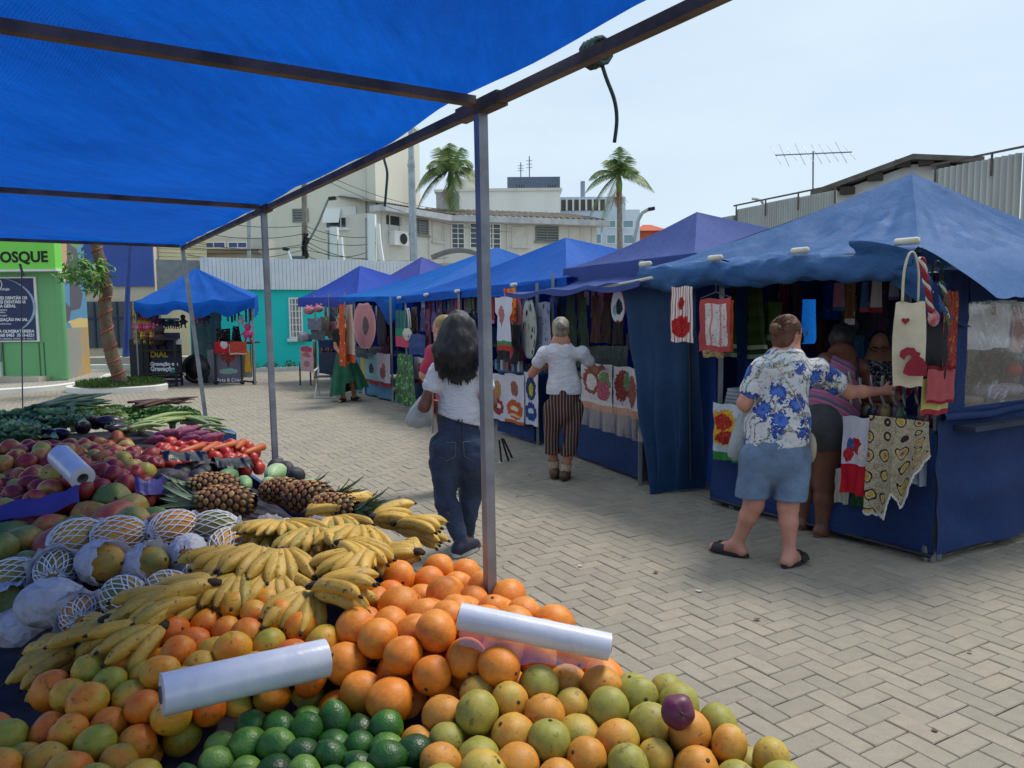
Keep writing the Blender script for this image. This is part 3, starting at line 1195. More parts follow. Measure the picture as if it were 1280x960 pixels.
N = NT('mural_paint')
_p = N.n('NewGeometry').outputs['Position']
_z = N.n('SeparateXYZ',Vector=_p).outputs['Z']
_v = N.n('TexVoronoi',dict(feature='F1'),Vector=N.mapv(_p,(1.2,.5,1.2)),Scale=1.6).outputs['Color']
_u = N.ramp(N.n('SeparateXYZ',Vector=_v).outputs[0],[(0,'#5b8db0'),(.3,'#7b98a6'),(.45,'#d6ba78'),(.58,'#c99f78'),(.7,'#6c9a63'),(.85,'#5a5560')],'CONSTANT')
_l = N.mix(N.ramp(N.noise(1.1,N.mapv(_p,(1.5,.4,.5)),6,.7),[(.48,0.),(.62,1.)]),col('#98978f'),col('#c79a4c'))
mural_m = N.finish(N.mix(N.ramp(N.math('MULTIPLY',_z,.25),[(.345,0.),(.35,1.)]),_l,_u),.75)
b.build('painted_side',mural_m,t)
# red dab and dark leaf shapes on the mural are paint on its own panel
ps = thing('poster',FK.p(FK.hit(10,400)[0],kz(427),.05),'navy dental clinic poster with white lettering and a pale arc on the kiosk','poster')
s1 = FK.hit(48,380)[0]
s0 = s1 - 3.1
navy = mat('poster_navy','#1c2a55',.45,'#223263',1)
b = MB()
FK.box(b,s0,s1,kz(427),kz(346),.012,.05)
b.build('frame',white_p,ps)
b = MB()
FK.box(b,s0 + .05,s1 - .06,kz(425.4),kz(347.8),.03,.056)
b.build('sheet',navy,ps)
arc = MB()
prev = None
ctr = (FK.hit(-6,380)[0],kz(383))
for k in range(25):
	a = R(-75 + 150 * k / 24)
	cur = (ctr[0] + 1.0 * math.cos(a),ctr[1] + .72 * math.sin(a))
	if prev:
		p0,p1 = FK.p(prev[0],prev[1],.058),FK.p(cur[0],cur[1],.058)
		wd_ = .05 * math.cos((a))
		nn = FK.x * max(.012,.07 * math.cos(a))
		arc.add([p0,p1,p1 + nn,p0 + nn],[(0,1,2,3)])
	prev = cur
arc.build('arc',mat('arc_pale','#9fb4cc',.5),ps)
wht = mat('print_white','#e8eaee',.6,'#dfe2e8',2)
LINES = [('IMPLANTES DENTÁRIOS',36,374,.155,.006),('PRÓTESES DENTÁRIAS',34,379,.155,.006),('CLÍNICA GERAL',22,384,.155,.006),
		 ('Canal  Clareamento',11,388,.1,0),('Aparelhos',9,391,.1,0),('Cirurgias',11,395,.1,0),('HARMONIZAÇÃO FACIAL',37,401,.15,.006),
		 ('Botox  Preenchimento',16,405.5,.1,0),('DRA. BRUNA OLIVEIRA PEREIRA',45,415.5,.15,.006),('98560 5463  3533-6221',45.5,420.5,.16,.006),('RUA GENERAL OSÓRIO, 10 - SALA 2',45,424.2,.09,0),('odontologia',14,362.5,.13,.002)]
for (s_,px,py,sz,bo) in LINES:
	text_on('lettering',s_,sz * .66,FK.p(FK.hit(px,py)[0],kz(py),.058),FK.x,wht,ps,'RIGHT',bo * .5,.002)
b = MB()
b.tube([FK.p(FK.hit(0,355)[0] + .09 * math.cos(a),kz(355) + .12 * math.sin(a),.06) for a in np.linspace(-1.5,1.5,9)],.012,5)
b.build('emblem',wht,ps)
bx_ = thing('meter_box',FK.p(FK.hit(0,470)[0],kz(476),.03),'small white meter box low on the green kiosk wall with a thin pipe','meter box')
b = MB()
FK.box(b,FK.hit(-12,460)[0],FK.hit(4,460)[0],kz(476),kz(452),.01,.1)
b.build('casing',white_p,bx_)
b = MB()
b.tube([FK.p(FK.hit(3,460)[0],kz(452),.04),FK.p(FK.hit(3,430)[0],kz(428),.04)],.02,6)
b.build('pipe',grey_metal,bx_)

# ------------------------------------------------------------------ trees
leafm = NT('leaf')
_r = leafm.n('NewGeometry').outputs['Random Per Island']
leafm = leafm.finish(leafm.ramp(_r,[(0,'#2f5a22'),(.4,'#47772c'),(.75,'#5f8f38'),(1,'#86ab52')]),.5,trans=.25)
bark = NT('bark')
_o = bark.obj()
bark = bark.finish(bark.mix(bark.ramp(bark.noise(5,bark.mapv(_o,(1,1,.5)),6,.7),[(.35,0.),(.7,1.)]),col('#7a6753'),col('#4d4034')),.9,bark.bump(bark.noise(14,bark.mapv(_o,(1,1,2.2)),5,.7),.9,.05))

def leaf_quad(b,p,d,n,L,w):
	s = d.cross(n).normalized()
	b.add([p,p + d * (L * .45) + s * w,p + d * L - n * (L * .15),p + d * (L * .45) - s * w],[(0,1,2,3)])

tr = thing('street_tree',G(149,478,.1),'leaning street tree wound with red light string, growing in the grassy bed','tree')
tp = [G(150,479,.12)] + [W(x,y,d) for x,y,d in ((146,462,16.9),(140,445,16.85),(136,425,16.8),(132,400,16.8),(131,378,16.8),(133,362,16.8),(130,345,16.8),(126,328,16.8),(121,311,16.8),(117,290,16.8),(115,265,16.9))]
tp[0] = W(151,480,16.95)
tb = MB()
pts = smooth_path(tp,3)
rad = [lerp(.155,.105,(i / (len(pts) - 1)) ** .6) * (1 + .13 * nz((i * .6,3,1),1.0)) for i in range(len(pts))]
tb.tube(pts,rad,12)
tb.build('trunk',bark,tr,True)
lb = MB()
bc = [W(126,345,16.7),W(118,352,16.5),W(112,350,16.3)]
lb.tube(smooth_path([bc[0],bc[1],W(106,345,16.3),W(98,340,16.2)],4),[.06] * 5 + [.045] * 4 + [.03] * 4,6)
lb.tube(smooth_path([bc[0],W(115,338,16.6),W(107,332,16.5)],4),[.05] * 4 + [.03] * 5,6)
lb.tube(smooth_path([bc[1],W(122,362,16.5),W(117,372,16.4)],3),[.04] * 3 + [.02] * 4,6)
lb.build('limb',bark,tr,True)
cr = MB()
cl = [(108,327,12,5),(96,334,10,5),(118,333,10,7),(104,341,14,6),(88,342,8,4),(122,345,7,7),(112,352,9,6),(97,348,10,5),(118,360,6,6),(84,346,5,3),(106,318,9,3),(127,337,5,6)]
for (x,y,rx,ry) in cl:
	c = W(x,y,16.4 + RNG.uniform(-.4,.3))
	for k in range(int(rx * ry * .85)):
		v = V((RNG.normal() * rx / 57 * .55,RNG.normal() * .22,RNG.normal() * ry / 57 * .6))
		d = V((RNG.normal() - .3,RNG.normal() * .7,RNG.normal() * .5 - .35)).normalized()
		n = V((RNG.normal() * .4,RNG.normal() * .4,1)).normalized()
		leaf_quad(cr,c + v,d,n,RNG.uniform(.11,.2),RNG.uniform(.022,.04))
cr.build('crown',leafm,tr)
sl = MB()
sp = []
for k in range(120):
	tt = k / 119
	f = tt * (len(pts) - 4)
	i = int(f)
	c = pts[i].lerp(pts[i + 1],f - i)
	a = tt * 11 * 2 * math.pi
	rr = lerp(rad[i],rad[i + 1],f - i) + .012
	sp.append(c + V((math.cos(a) * rr,math.sin(a) * rr,0)))
sl.tube(sp,.012,4)
sl.build('light_string',mat('string_red','#a4402f',.6),tr)

def palm(label,base,top,crown_r,fronds,dead,d):
	t = thing('palm_tree',base,label,'palm tree','palms above the stalls')
	b = MB()
	n = 14
	pp = [base.lerp(top,k / n) + V((.12 * math.sin(k / n * 2.2),0,0)) for k in range(n + 1)]
	b.tube(pp,[lerp(.23,.15,k / n) * (1.04 if k % 2 else 1) for k in range(n + 1)],10)
	b.build('trunk',mat('palm_bark','#9a938a',.9,'#777068',6,.4),t,True)
	b = MB()
	b.tube([top + V((.1,0,-1.0)),top + V((.1,0,-.4)),top + V((.08,0,.25))],[.17,.2,.1],10)
	b.build('crown_shaft',mat('crown_shaft','#7d9a55',.6),t,True)
	pm = NT('palm_frond')
	rr = pm.n('NewGeometry').outputs['Random Per Island']
	pm = pm.finish(pm.ramp(rr,[(0,'#37542e'),(.5,'#5c7a44'),(.85,'#86985c'),(1,'#a7a970')]),.55,trans=.2)
	for (az,el,L,droop) in fronds:
		f = MB()
		h = V((math.cos(az),math.sin(az),0))
		rach = []
		m = 16
		for k in range(m + 1):
			q = k / m
			out = L * (q * math.cos(el) * (1 - .25 * q))
			up = L * (q * math.sin(el) - droop * q * q)
			rach.append(top + V((.08,0,.15)) + h * out + V((0,0,up)))
		f.tube(rach,[lerp(.035,.008,k / m) for k in range(m + 1)],4)
		for k in range(2,int(m * 2.3)):
			q = k / (m * 2.3)
			i = min(m - 1,int(q * m))
			c = rach[i].lerp(rach[i + 1],q * m - i)
			dr = (rach[i + 1] - rach[i]).normalized()
			sd_ = dr.cross(V((0,0,1))).normalized()
			ll = crown_r * .30 * math.sin(math.pi * min(1,.16 + q * .84)) + .08
			for s in (-1,1):
				dd = (sd_ * s * .75 + dr * .55 + V((0,0,-.55 - .2 * RNG.random()))).normalized()
				w = dr * .033
				f.add([c - w,c + w,c + dd * ll * .7 + w * .6,c + dd * ll],[(0,1,2,3)])
		f.build('frond',pm,t)
	if dead:
		f = MB()
		for k in range(70):
			c = top + V((RNG.normal(0,.14),RNG.normal(0,.14),-1.0 + RNG.normal(0,.15)))
			f.tube([c,c + V((RNG.normal(0,.22),RNG.normal(0,.2),-RNG.uniform(.3,.9)))],.012,3,0,False)
		f.build('fruit_stalks',mat('stalk','#b39a7c',.8,'#a07a5c',5),t)
	return t

fr1 = [(a,e,L,dr) for a,e,L,dr in ((3.0,.85,2.9,.7),(2.9,.45,3.0,.72),(3.3,.1,2.9,.62),(.1,.85,2.8,.65),(.3,.42,3.0,.62),(-.2,.12,2.7,.6),(1.6,1.25,2.9,.35),(4.6,1.2,2.4,.45),(.7,1.15,2.8,.4),(2.5,1.15,2.9,.42),(5.3,.7,2.2,.75),(4.0,.7,2.2,.8),(1.2,.4,2.2,.8),(3.2,-.3,2.8,.55),(5.0,-.9,3.0,.4),(-1.5,-1.1,3.3,.3))]
palm('left palm with a drooping brown-green frond, beside the tall plain pole',W(565,470,46),W(561,216,46),3.1,fr1,True,46)
fr2 = [(3.05,.55,2.9,.62),(3.3,.15,2.9,.55),(2.9,-.35,2.8,.75),(0.1,.35,2.9,.62),(-.2,.05,2.9,.45),(.3,.8,2.6,.65),(2.6,1.05,2.4,.45),(1.3,1.35,2.7,.3),(.7,1.1,2.6,.4),(4.2,1.1,2.2,.5),(5.2,.6,2.0,.7),(3.9,-.7,3.0,.6),(4.7,.9,2.0,.5)]
palm('right palm standing alone with fronds spread wide against the sky',W(773,470,48),W(772,222,48),2.7,fr2,True,48)

# ------------------------------------------------------------------ fruit stall: frame, tarp, table
TP = V((-0.07,1.9,0))
TU = V((-2.26,3.62,0)).normalized()
TW = V((-TU.y,TU.x,0))          # into the stall (left)
TH = 2.10

def FT_(t,q,z=0.0):
	return TP + TU * t + TW * q + V((0,0,z))

TPOST = [0.0,2.03,4.27]
steel = mat('post_steel','#a0a3a7',.5,'#7a7d82',5,.15,40,metal=.5)
rust = mat('rusty_steel','#8a7a6c',.75,'#5f564e',7,.3,40,metal=.3)
fs = thing('fruit_stall',FT_(0,1.1),'foreground fruit stall: steel post frame, blue tarp roof and long produce table','stall')
for k,(t_,dx) in enumerate(zip(TPOST,(.0,0.0,.12))):
	b = MB()
	base,top = FT_(t_,-.02,0),FT_(t_,0,TH - .006)
	if k == 2:
		base = base + V((.17,0,0))
	b.beam(base,top,.025,.025,up=tuple(TU))
	b.build('post',steel,fs)
b = MB()
b.beam(FT_(-2.6,0,TH),FT_(4.3,0,TH),.023,.023)
b.build('edge_beam',rust,fs)
for t_ in TPOST[:2]:
	b = MB()
	b.beam(FT_(t_ - .1,0,TH),FT_(t_ + .1,0,TH),.032,.032)
	b.build('joint_sleeve',rust,fs)
for t_ in (-2.2,0.0,2.03,4.27):
	b = MB()
	b.beam(FT_(t_,.02,TH + .012),FT_(t_,3.6,TH + .012),.03,.02)
	b.build('crossbar',rust,fs)
tarp_blue = tarp_mat('tarp_blue','#0a5cc4','#084aa6',trans=.57,rough=.55,dirt='#20304a',dirt_amt=.3)
b = MB()
tnodes = [-2.2,0.0,2.03,4.27]

def tarp_pt(u,v):
	t_ = lerp(-2.6,4.38,u)
	q = lerp(lerp(.026,-.02,min(1,max(0,(t_ - .05) / .5))),3.6,v)
	sag = 0
	for a,c in zip(tnodes[:-1],tnodes[1:]):
		if a <= t_ <= c:
			sag = -.05 * math.sin(math.pi * (t_ - a) / (c - a))
	p = FT_(t_,q,TH + .032 + sag * min(1,q * 2.2) + .02 * min(1,q))
	p.z += .012 * nz((t_,q,0),2.2) + .006 * nz((t_ * .6 + q,q,3),7)
	if u < .001 or u > .985:
		p.z -= .02
	return p

b.grid(tarp_pt,90,50)
b.build('tarp',tarp_blue,fs,True)
rope_green = mat('rope_green','#3a5450',.8,'#2f4440',20,.4,80)
for (px,py,pts,rr) in ((745,66,((750,74),(758,98),(768,125),(771,150),(768,178)),.0042),(482,193,((480,198),(484,215),(483,235),(481,258)),.0045)):
	dep = 1.62 if px > 600 else 2.62
	b = MB()
	P_ = [W(px,py,dep)] + [W(x,y,dep) for x,y in pts]
	b.tube(smooth_path(P_,5),rr,6)
	if px > 600:
		c = W(px,py,dep)
		for k in range(4):
			o = c + TU * (.012 * (k - 1.5))
			ring = [o + V((0,0,.026 * math.cos(a))) + TW * (.026 * math.sin(a)) for a in np.linspace(0,6.283,11)]
			b.tube(ring,.0045,5)
	b.build('hanging_cord',rope_green,fs,True)
b = MB()
b.tube([W(27,336,4.9),W(27,420,4.9),W(28.5,519,4.9)],.004,5)
b.tube([W(25,330,4.9),W(27,338,4.9),W(30,345,4.9)],.008,5)
b.build('hanging_wire',rust,fs)

# table
tbm = mat('table_wood','#4b4048',.8,'#352d33',5,.3)
b = MB()
for k in range(9):
	q0 = .0 + 2.6 * k / 9
	pa,pb = FT_(-1.9,q0 + .14,.70),FT_(4.25,q0 + .14,.70)
	b.beam(pa,pb,.275,.03)
b.build('table_top',tbm,fs)
b = MB()
b.beam(FT_(-1.9,-.005,.72),FT_(4.25,-.005,.72),.02,.1)
b.build('front_rail',mat('rail_blue','#1d3f8f',.5,'#17346f',5),fs)
for t_ in (-1.8,.1,2.1,4.1):
	for q_ in (.1,2.4):
		b = MB()
		b.beam(FT_(t_,q_,0),FT_(t_,q_,.685),.05)
		b.build('table_leg',rust,fs)

# ------------------------------------------------------------------ tents of the right-hand row

def canopy(parent,FL,FR,BR,BL,apex,m,sag=.12,wr=.012,nu=26,nv=16,val=None,valm=None,seed=0.0,scallop=.03,ridge=0.0):
	"""pyramid roof of cloth: FL..BL are the eave corners"""
	b = MB()
	cs = [V(FL),V(FR),V(BR),V(BL)]
	ap = V(apex)
	for k in range(4):
		a,c = cs[k],cs[(k + 1) % 4]

		def fn(u,v,a=a,c=c,k=k):
			e = a.lerp(c,u)
			e.z -= scallop * abs(math.sin(u * math.pi * 3)) if k == 0 else scallop * .8 * math.sin(math.pi * u)
			p = e.lerp(ap,v)
			p.z -= sag * math.sin(math.pi * v ** .8) * (.35 + .65 * math.sin(math.pi * u))
			w = (1 - v) * .8 + .2
			rad = nz((p.x * 1.2,p.y * 1.2,seed),3.0) * wr * 1.2 + nz((u * 9 + k * 3,v * 1.2,seed),1.6) * wr * 1.3 * math.sin(math.pi * min(1,v * 1.5)) + nz((p.x,p.y,p.z + seed),9) * wr * .4
			edge = min(1,6 * u,6 * (1 - u))
			p.z += rad * w * (.3 + .7 * edge)
			return p
		b.grid(fn,nu,nv)
	o = b.build('canopy',m,parent,True)
	return o

def valance(parent,a,c,drop,m,nu=40,nv=5,out=None,flare=.0,wr=.015,seed=0.0,dropb=None,name='valance',scallop=0.0,wavy=.12):
	b = MB()
	a,c = V(a),V(c)
	d = (c - a).normalized()
	o = V(out) if out is not None else d.cross(V((0,0,1)))
	dropb = drop if dropb is None else dropb

	def fn(u,v):
		p = a.lerp(c,u)
		p.z -= scallop * abs(math.sin(u * math.pi * 3))
		dd = lerp(drop,dropb,u) * (1 + wavy * nz((u * 5,seed,0),1.5))
		p.z -= dd * v
		p += o * (flare * v * v + wr * v * (math.sin(u * 37 + seed) * .6 + nz((u * 14,v,seed),1.0) * 1.5))
		return p
	b.grid(fn,nu,nv)
	return b.build(name,m,parent,True)

def cloth_panel(parent,name,a,c,z0,z1,m,nu=30,nv=14,folds=.02,freq=22,seed=0.0,gather=0.0,out=None,origin=None,top=None,bottom_out=0.0):
	"""upright hanging cloth from plan point a to c"""
	b = MB()
	a,c = V((a[0],a[1],0)),V((c[0],c[1],0))
	d = (c - a).normalized()
	o = V(out) if out is not None else d.cross(V((0,0,1)))

	def fn(u,v):
		p = a.lerp(c,u)
		p.z = lerp(z1 if top is None else lerp(top[0],top[1],u),z0,v)
		fold = math.sin(u * freq + seed + .8 * nz((u * 3,v * 2,seed),1)) * folds * (.25 + .75 * v)
		p += o * (fold + folds * 1.2 * nz((u * 4,v * 2.5,seed),1.7) + bottom_out * v)
		return p
	b.grid(fn,nu,nv)
	return b.build(name,m,parent,True)

def post(parent,base,top,w=.035,m=None,name='post'):
	b = MB()
	b.beam(base,top,w)
	return b.build(name,m or grey_metal,parent)

navy_cloth = tarp_mat('navy_cloth','#21396c','#1b305c',trans=.02,rough=.6,dirt='#2a3a5c',dirt_amt=.2,wr=3)
dusty_blue = tarp_mat('dusty_blue','#2f578c','#3a6294',trans=.05,rough=.5,dirt='#7f9bbd',dirt_amt=.18,wr=4.5)
purple_cloth = tarp_mat('purple_cloth','#4a5d9e','#435392',trans=.22,rough=.6,dirt='#65669f',dirt_amt=.2,wr=3)
bright_blue = tarp_mat('bright_blue','#0a66cc','#095abc',trans=.36,rough=.45,dirt='#2d69b5',dirt_amt=.25,wr=4)
sky_blue = tarp_mat('sky_blue','#0f72d0','#0e66c2',trans=.36,rough=.45,dirt='#3b82c8',dirt_amt=.2,wr=4)
indigo_cloth = tarp_mat('indigo_cloth','#2148ac','#1d3e9c',trans=.12,rough=.6,dirt='#3c4690',dirt_amt=.2,wr=3)
teal_navy = tarp_mat('teal_navy','#1d3f66','#183556',trans=.05,rough=.35,dirt='#2b4c70',dirt_amt=.3,wr=3)
clip_m = mat('pvc_white','#cfcdc2',.4,'#b9b6a8',5)
shelf_dark = mat('counter_dark','#26304a',.8,'#1e263c',4)

def clip_tube(parent,p,d,L=.13,r=.022):
	b = MB()
	d = V(d).normalized()
	b.tube([V(p) - d * L / 2,V(p) - d * (L / 2 - .008),V(p) + d * (L / 2 - .008),V(p) + d * L / 2],[r * .93,r,r,r * .93],12)
	return b.build('pvc_clip',clip_m,parent,True)

class Stall:
	def __init__(self,label,A,B,depth,back=True):
		self.A,self.B = V((A[0],A[1],0)),V((B[0],B[1],0))
		self.u = (self.B - self.A).normalized()
		self.L = (self.B - self.A).length
		self.v = V((self.u.y,-self.u.x,0))
		if self.v.dot(VD) < 0:
			self.v = -self.v
		self.D = depth
		self.t = thing('market_stall',self.A.lerp(self.B,.5),label,'stall','tented craft stalls along the right of the lane')

	def p(self,s,q,z=0.0):
		return self.A + self.u * s + self.v * q + V((0,0,z))

def eave_line(a,c):
	return (V(c) - V(a)).normalized()
# ------------------------------------------------------------------ printed cloth and hung goods
def print_mat(name,base,motifs=(),border=None,border2=None,dots=None,stripes=None,floral=None,frame=None,rough=.85,trans=.08,bump=.25):
	"""cloth printed flat: ellipses, borders, dots or stripes laid out on the sheet (u across, v down)"""
	if name in _MC:
		return _MC[name]
	N = NT(name)
	uv = N.uv()
	x = N.n('SeparateXYZ',Vector=uv)
	u,v = x.outputs[0],x.outputs[1]
	cc = col(base)
	ns = N.noise(9,uv,4,.6)
	cc = N.mix(N.ramp(N.noise(3,uv,4),[(.4,0.),(.7,1.)]),cc,tuple(q * .9 for q in cc[:3]) + (1,))
	if stripes:
		su,sv,c1,wdt = stripes
		s = N.math('FRACT',N.math('ADD',N.math('MULTIPLY',u,su),N.math('MULTIPLY',v,sv)))
		cc = N.mix(N.math('LESS_THAN',s,wdt),cc,col(c1))
	if dots:
		sc,rad,cs = dots
		vo = N.n('TexVoronoi',dict(feature='F1'),Vector=uv,Scale=sc,Randomness=.75)
		pal = N.ramp(N.n('SeparateXYZ',Vector=vo.outputs['Color']).outputs[0],[(i / len(cs),c) for i,c in enumerate(cs)],'CONSTANT')
		cc = N.mix(N.math('LESS_THAN',N.math('ADD',vo.outputs['Distance'],N.math('MULTIPLY',N.math('SUBTRACT',ns,.5),.35)),rad),cc,pal)
	if floral:
		sc,cs = floral
		f = N.noise(sc,uv,4,.65,1.2)
		st = [(0,base)] + [(.48 + .5 * i / len(cs) * .5,c) for i,c in enumerate(cs)]
		cc = N.mix(N.math('GREATER_THAN',f,.47),cc,N.ramp(f,st,'CONSTANT'))
	for (cu,cv,ru,rv,c) in motifs:
		du = N.math('DIVIDE',N.math('SUBTRACT',u,cu),ru)
		dv = N.math('DIVIDE',N.math('SUBTRACT',v,cv),rv)
		d = N.math('ADD',N.math('MULTIPLY',du,du),N.math('MULTIPLY',dv,dv))
		d = N.math('ADD',d,N.math('MULTIPLY',N.math('SUBTRACT',N.noise(9 + 5 * cu,uv,5,.65),.5),1.9))
		k_ = col(c)
		fine_ = N.ramp(N.noise(24 + 9 * cv,uv,3,.6,1.0),[(.38,tuple(q * .5 for q in k_[:3])),(.5,k_),(.62,k_),(.7,tuple(q * .4 + .35 for q in k_[:3]))])
		cc = N.mix(N.math('LESS_THAN',d,1.0),cc,fine_)
	if border:
		cc = N.mix(N.math('GREATER_THAN',v,border[0]),cc,col(border[1]))
	if border2:
		cc = N.mix(N.math('MULTIPLY',N.math('GREATER_THAN',v,border2[0]),N.math('LESS_THAN',v,border2[1])),cc,col(border2[2]))
	if frame:
		w,c = frame
		m = N.math('MAXIMUM',N.math('MAXIMUM',N.math('LESS_THAN',u,w),N.math('GREATER_THAN',u,1 - w)),N.math('MAXIMUM',N.math('LESS_THAN',v,w * .7),N.math('GREATER_THAN',v,1 - w * .7)))
		cc = N.mix(m,cc,col(c))
	_MC[name] = N.finish(cc,rough,N.bump(N.noise(55,uv,3),bump,.006),trans=trans,spec=.2)
	return _MC[name]

def plan_hit(X0,d,px):
	"""distance along plan direction d from X0 to the sight line px"""
	q = ray(px,420)
	# X0 + t d = C + k q in plan
	a = np.array([[d.x,-q.x],[d.y,-q.y]])
	t,k = np.linalg.solve(a,np.array([-X0.x,-X0.y]))
	return t

def hang(name,label,cat,box,d,m,group=None,along=None,shape='rect',folds=.012,nfold=3,parent=None,nu=14,nv=14,straps=None,belly=0.0,hanger=False):
	"""a cloth hung with its left edge d metres ahead; box = its sides as measured in the photograph"""
	x0,y0,x1,y1 = box
	al = V(along) if along is not None else -UD
	X0 = W(x0,y0,d)
	wd = plan_hit(X0,al,x1)
	z0,z1 = X0.z,W(x0,y1,d).z
	o = al.cross(V((0,0,1))).normalized()
	sd_ = RNG.uniform(0,6)

	def wv(v):
		if shape == 'apron':
			return .45 + .55 * min(1,max(0,(v - .12) / .2))
		if shape == 'dress':
			return .55 + .45 * v
		if shape == 'oval':
			return max(.03,math.sin(math.pi * (.06 + .9 * v)) ** .5)
		if shape == 'shirt':
			return 1.0 if v < .3 else .74
		if shape == 'bag':
			return .86 + .14 * math.sin(math.pi * v)
		return 1.0

	def fn(u,v,off=0.0):
		k = (u - .5) * wv(v) + .5
		p = X0 + al * (wd * k)
		p.z = lerp(z0,z1,v) - .006 * math.sin(u * 9 + sd_)
		p += o * (folds * math.sin(u * nfold * 6.283 + sd_) * (.4 + .6 * v) + folds * 1.5 * nz((u * 2,v * 3,sd_),1.3) + off + belly * math.sin(math.pi * u) * math.sin(math.pi * min(1,v * 1.05)))
		return p
	b = MB()
	b.grid(fn,nu,nv)
	if belly:
		b.grid(lambda u,v: fn(1 - u,v,-belly * 1.6 * math.sin(math.pi * u) * math.sin(math.pi * min(1,v * 1.05)) - .006),nu,nv)
	ms = m if isinstance(m,(list,tuple)) else [m]
	if straps is None and not hanger:
		ob = b.build(name,ms,parent,True)
		if parent is None:
			tag(ob,label,cat,group)
		return ob
	t = thing(name,X0 + al * (wd / 2) + V((0,0,z1 - z0)),label,cat,group)
	b.build('cloth',ms,t,True)
	if straps is not None:
		ym,sm = straps
		zt_ = W(x0,ym,d).z
		for s in (.0,-.03):
			q = MB()
			a,c,e = X0 + al * (wd * .27),X0 + al * (wd * .73),X0 + al * (wd * .5)
			e.z = zt_
			pts = [a + o * s,a.lerp(e,.55) + o * s - al * .02 + V((0,0,.02)),e + o * s - al * .015,e + o * s + al * .015,c.lerp(e,.55) + o * s + al * .02 + V((0,0,.02)),c + o * s]
			q.tube(smooth_path(pts,4),.012,6,flat=.35)
			q.build('handle',sm,t,True)
	if hanger:
		q = MB()
		e = X0 + al * (wd * .5)
		e.z += .05
		q.tube([X0 + V((0,0,.004)),e,X0 + al * wd + V((0,0,.004))],.006,5)
		q.tube([e,e + V((0,0,.06)),e + V((0,0,.09)) + al * .03],.004,5)
		q.build('hanger',dark_metal,t)
	return t

red_white = print_mat('cloth_red_white','#d9d3cf',stripes=(9,0,'#a93a38',.3),motifs=((.5,.72,.4,.2,'#b3201f'),(.5,.3,.12,.12,'#a42526')))
paper = mat('white_cotton','#d2d2d6',.85,'#bdbdc6',5,.2,50,trans=.15)
pink_cloth = print_mat('pink_cloth','#c87f86',dots=(9,.16,['#e2c9c4','#a84c58']))

# ================================================================== nearest stall (dusty blue)
S6 = Stall('nearest craft stall, dusty blue pyramid roof, navy skirt and clear plastic side window',(2.67,4.78),(1.68,6.38),3.2)
FR,FL = W(1150,309,4.86),W(806,336,7.0)
v6,u6 = S6.v,S6.u
BR,BL = FR + v6 * 3.5,FL + v6 * 3.5
AP = W(1140,216,6.9)
canopy(S6.t,FL,FR,BR,BL,AP,dusty_blue,sag=.13,wr=.055,seed=2,scallop=.02,nu=60,nv=36)
# bundled front edge: a rolled, sagging tube of cloth below the eave
b = MB()

def roll6(u,v):
	p = FL.lerp(FR,u)
	a = 2 * math.pi * v
	th = (.085 + .03 * nz((u * 7,1,2),1) + .025 * math.sin(u * math.pi * 3) ** 2) * (1.1 - .2 * u)
	w = 1 + .28 * nz((u * 9,math.cos(a) * 1.2,math.sin(a) * 1.2),1.6) + .12 * math.sin(u * 46 + 3 * math.sin(a * 2 + u * 9))
	c = p - V((0,0,.075 + .035 * math.sin(u * math.pi * 3) ** 2)) - v6 * .02
	return c + V((0,0,1)) * (math.cos(a) * th * w * 1.0) - v6 * (math.sin(a) * th * w * .8)

b.grid(lambda u,v: roll6(v,u),18,110,0,True)
b.build('rolled_edge',dusty_blue,S6.t,True)
b = MB()

def sflap(u,v):
	p = (FR + V((0,0,.005))).lerp(BR,u)
	w = .95 + .14 * nz((u * 4,1,2),1.3)
	p += -u6 * (.47 * v * w) - V((0,0,.26 * v * w + .08 * v * v + .03 * math.sin(math.pi * v) * nz((u * 8,v,1),1)))
	p += V((0,0,1)) * (.025 * nz((u * 14,v * 1.5,4),1.2) * v + .006 * math.sin(u * 60 + 3 * v) * v)
	return p

b.grid(sflap,90,14)
b.build('side_flap',dusty_blue,S6.t,True)
# loose corner flap folding back
b = MB()
fk = [W(1062,301,5.2),W(1098,303,4.95),W(1150,322,4.78),W(1187,392,4.7),W(1215,408,4.85)]
fb = [W(1082,330,5.25),W(1110,350,5.1),W(1140,372,4.95),W(1165,392,4.85),W(1213,409,4.9)]
fk,fb = smooth_path(fk,5),smooth_path(fb,5)

def flap(u,v):
	i = min(len(fk) - 2,int(u * (len(fk) - 1)))
	f = u * (len(fk) - 1) - i
	p = fk[i].lerp(fk[i + 1],f).lerp(fb[i].lerp(fb[i + 1],f),v)
	p += (-v6) * (.03 * math.sin(v * 11 + u * 5) * (1 - u) + .03 * nz((u * 4,v * 4,1),1.4)) - v6 * .05 * math.sin(math.pi * v)
	return p

b.grid(flap,30,14)
b.build('corner_flap',dusty_blue,S6.t,True)
for (x,y) in ((815,335),(902,329),(1007,321),(1139,309)):
	s = plan_hit(FL,(FR - FL).normalized().to_2d().to_3d(),x)
	p = FL + (FR - FL).normalized() * s
	clip_tube(S6.t,p + V((0,0,.035)) - v6 * .085,FR - FL,.13 if x < 1100 else .15,.023)
for s,q in ((.03,.05),(S6.L - .03,.05),(.03,3.1),(S6.L,3.1)):
	post(S6.t,S6.p(s,q),S6.p(s,q,1.86))
for q,z in ((.02,1.99),(3.2,1.99)):
	b = MB()
	b.beam(FL + v6 * q + V((0,0,z - FL.z)),FR + v6 * q + V((0,0,z - FR.z)),.03)
	b.build('eave_bar',grey_metal,S6.t)
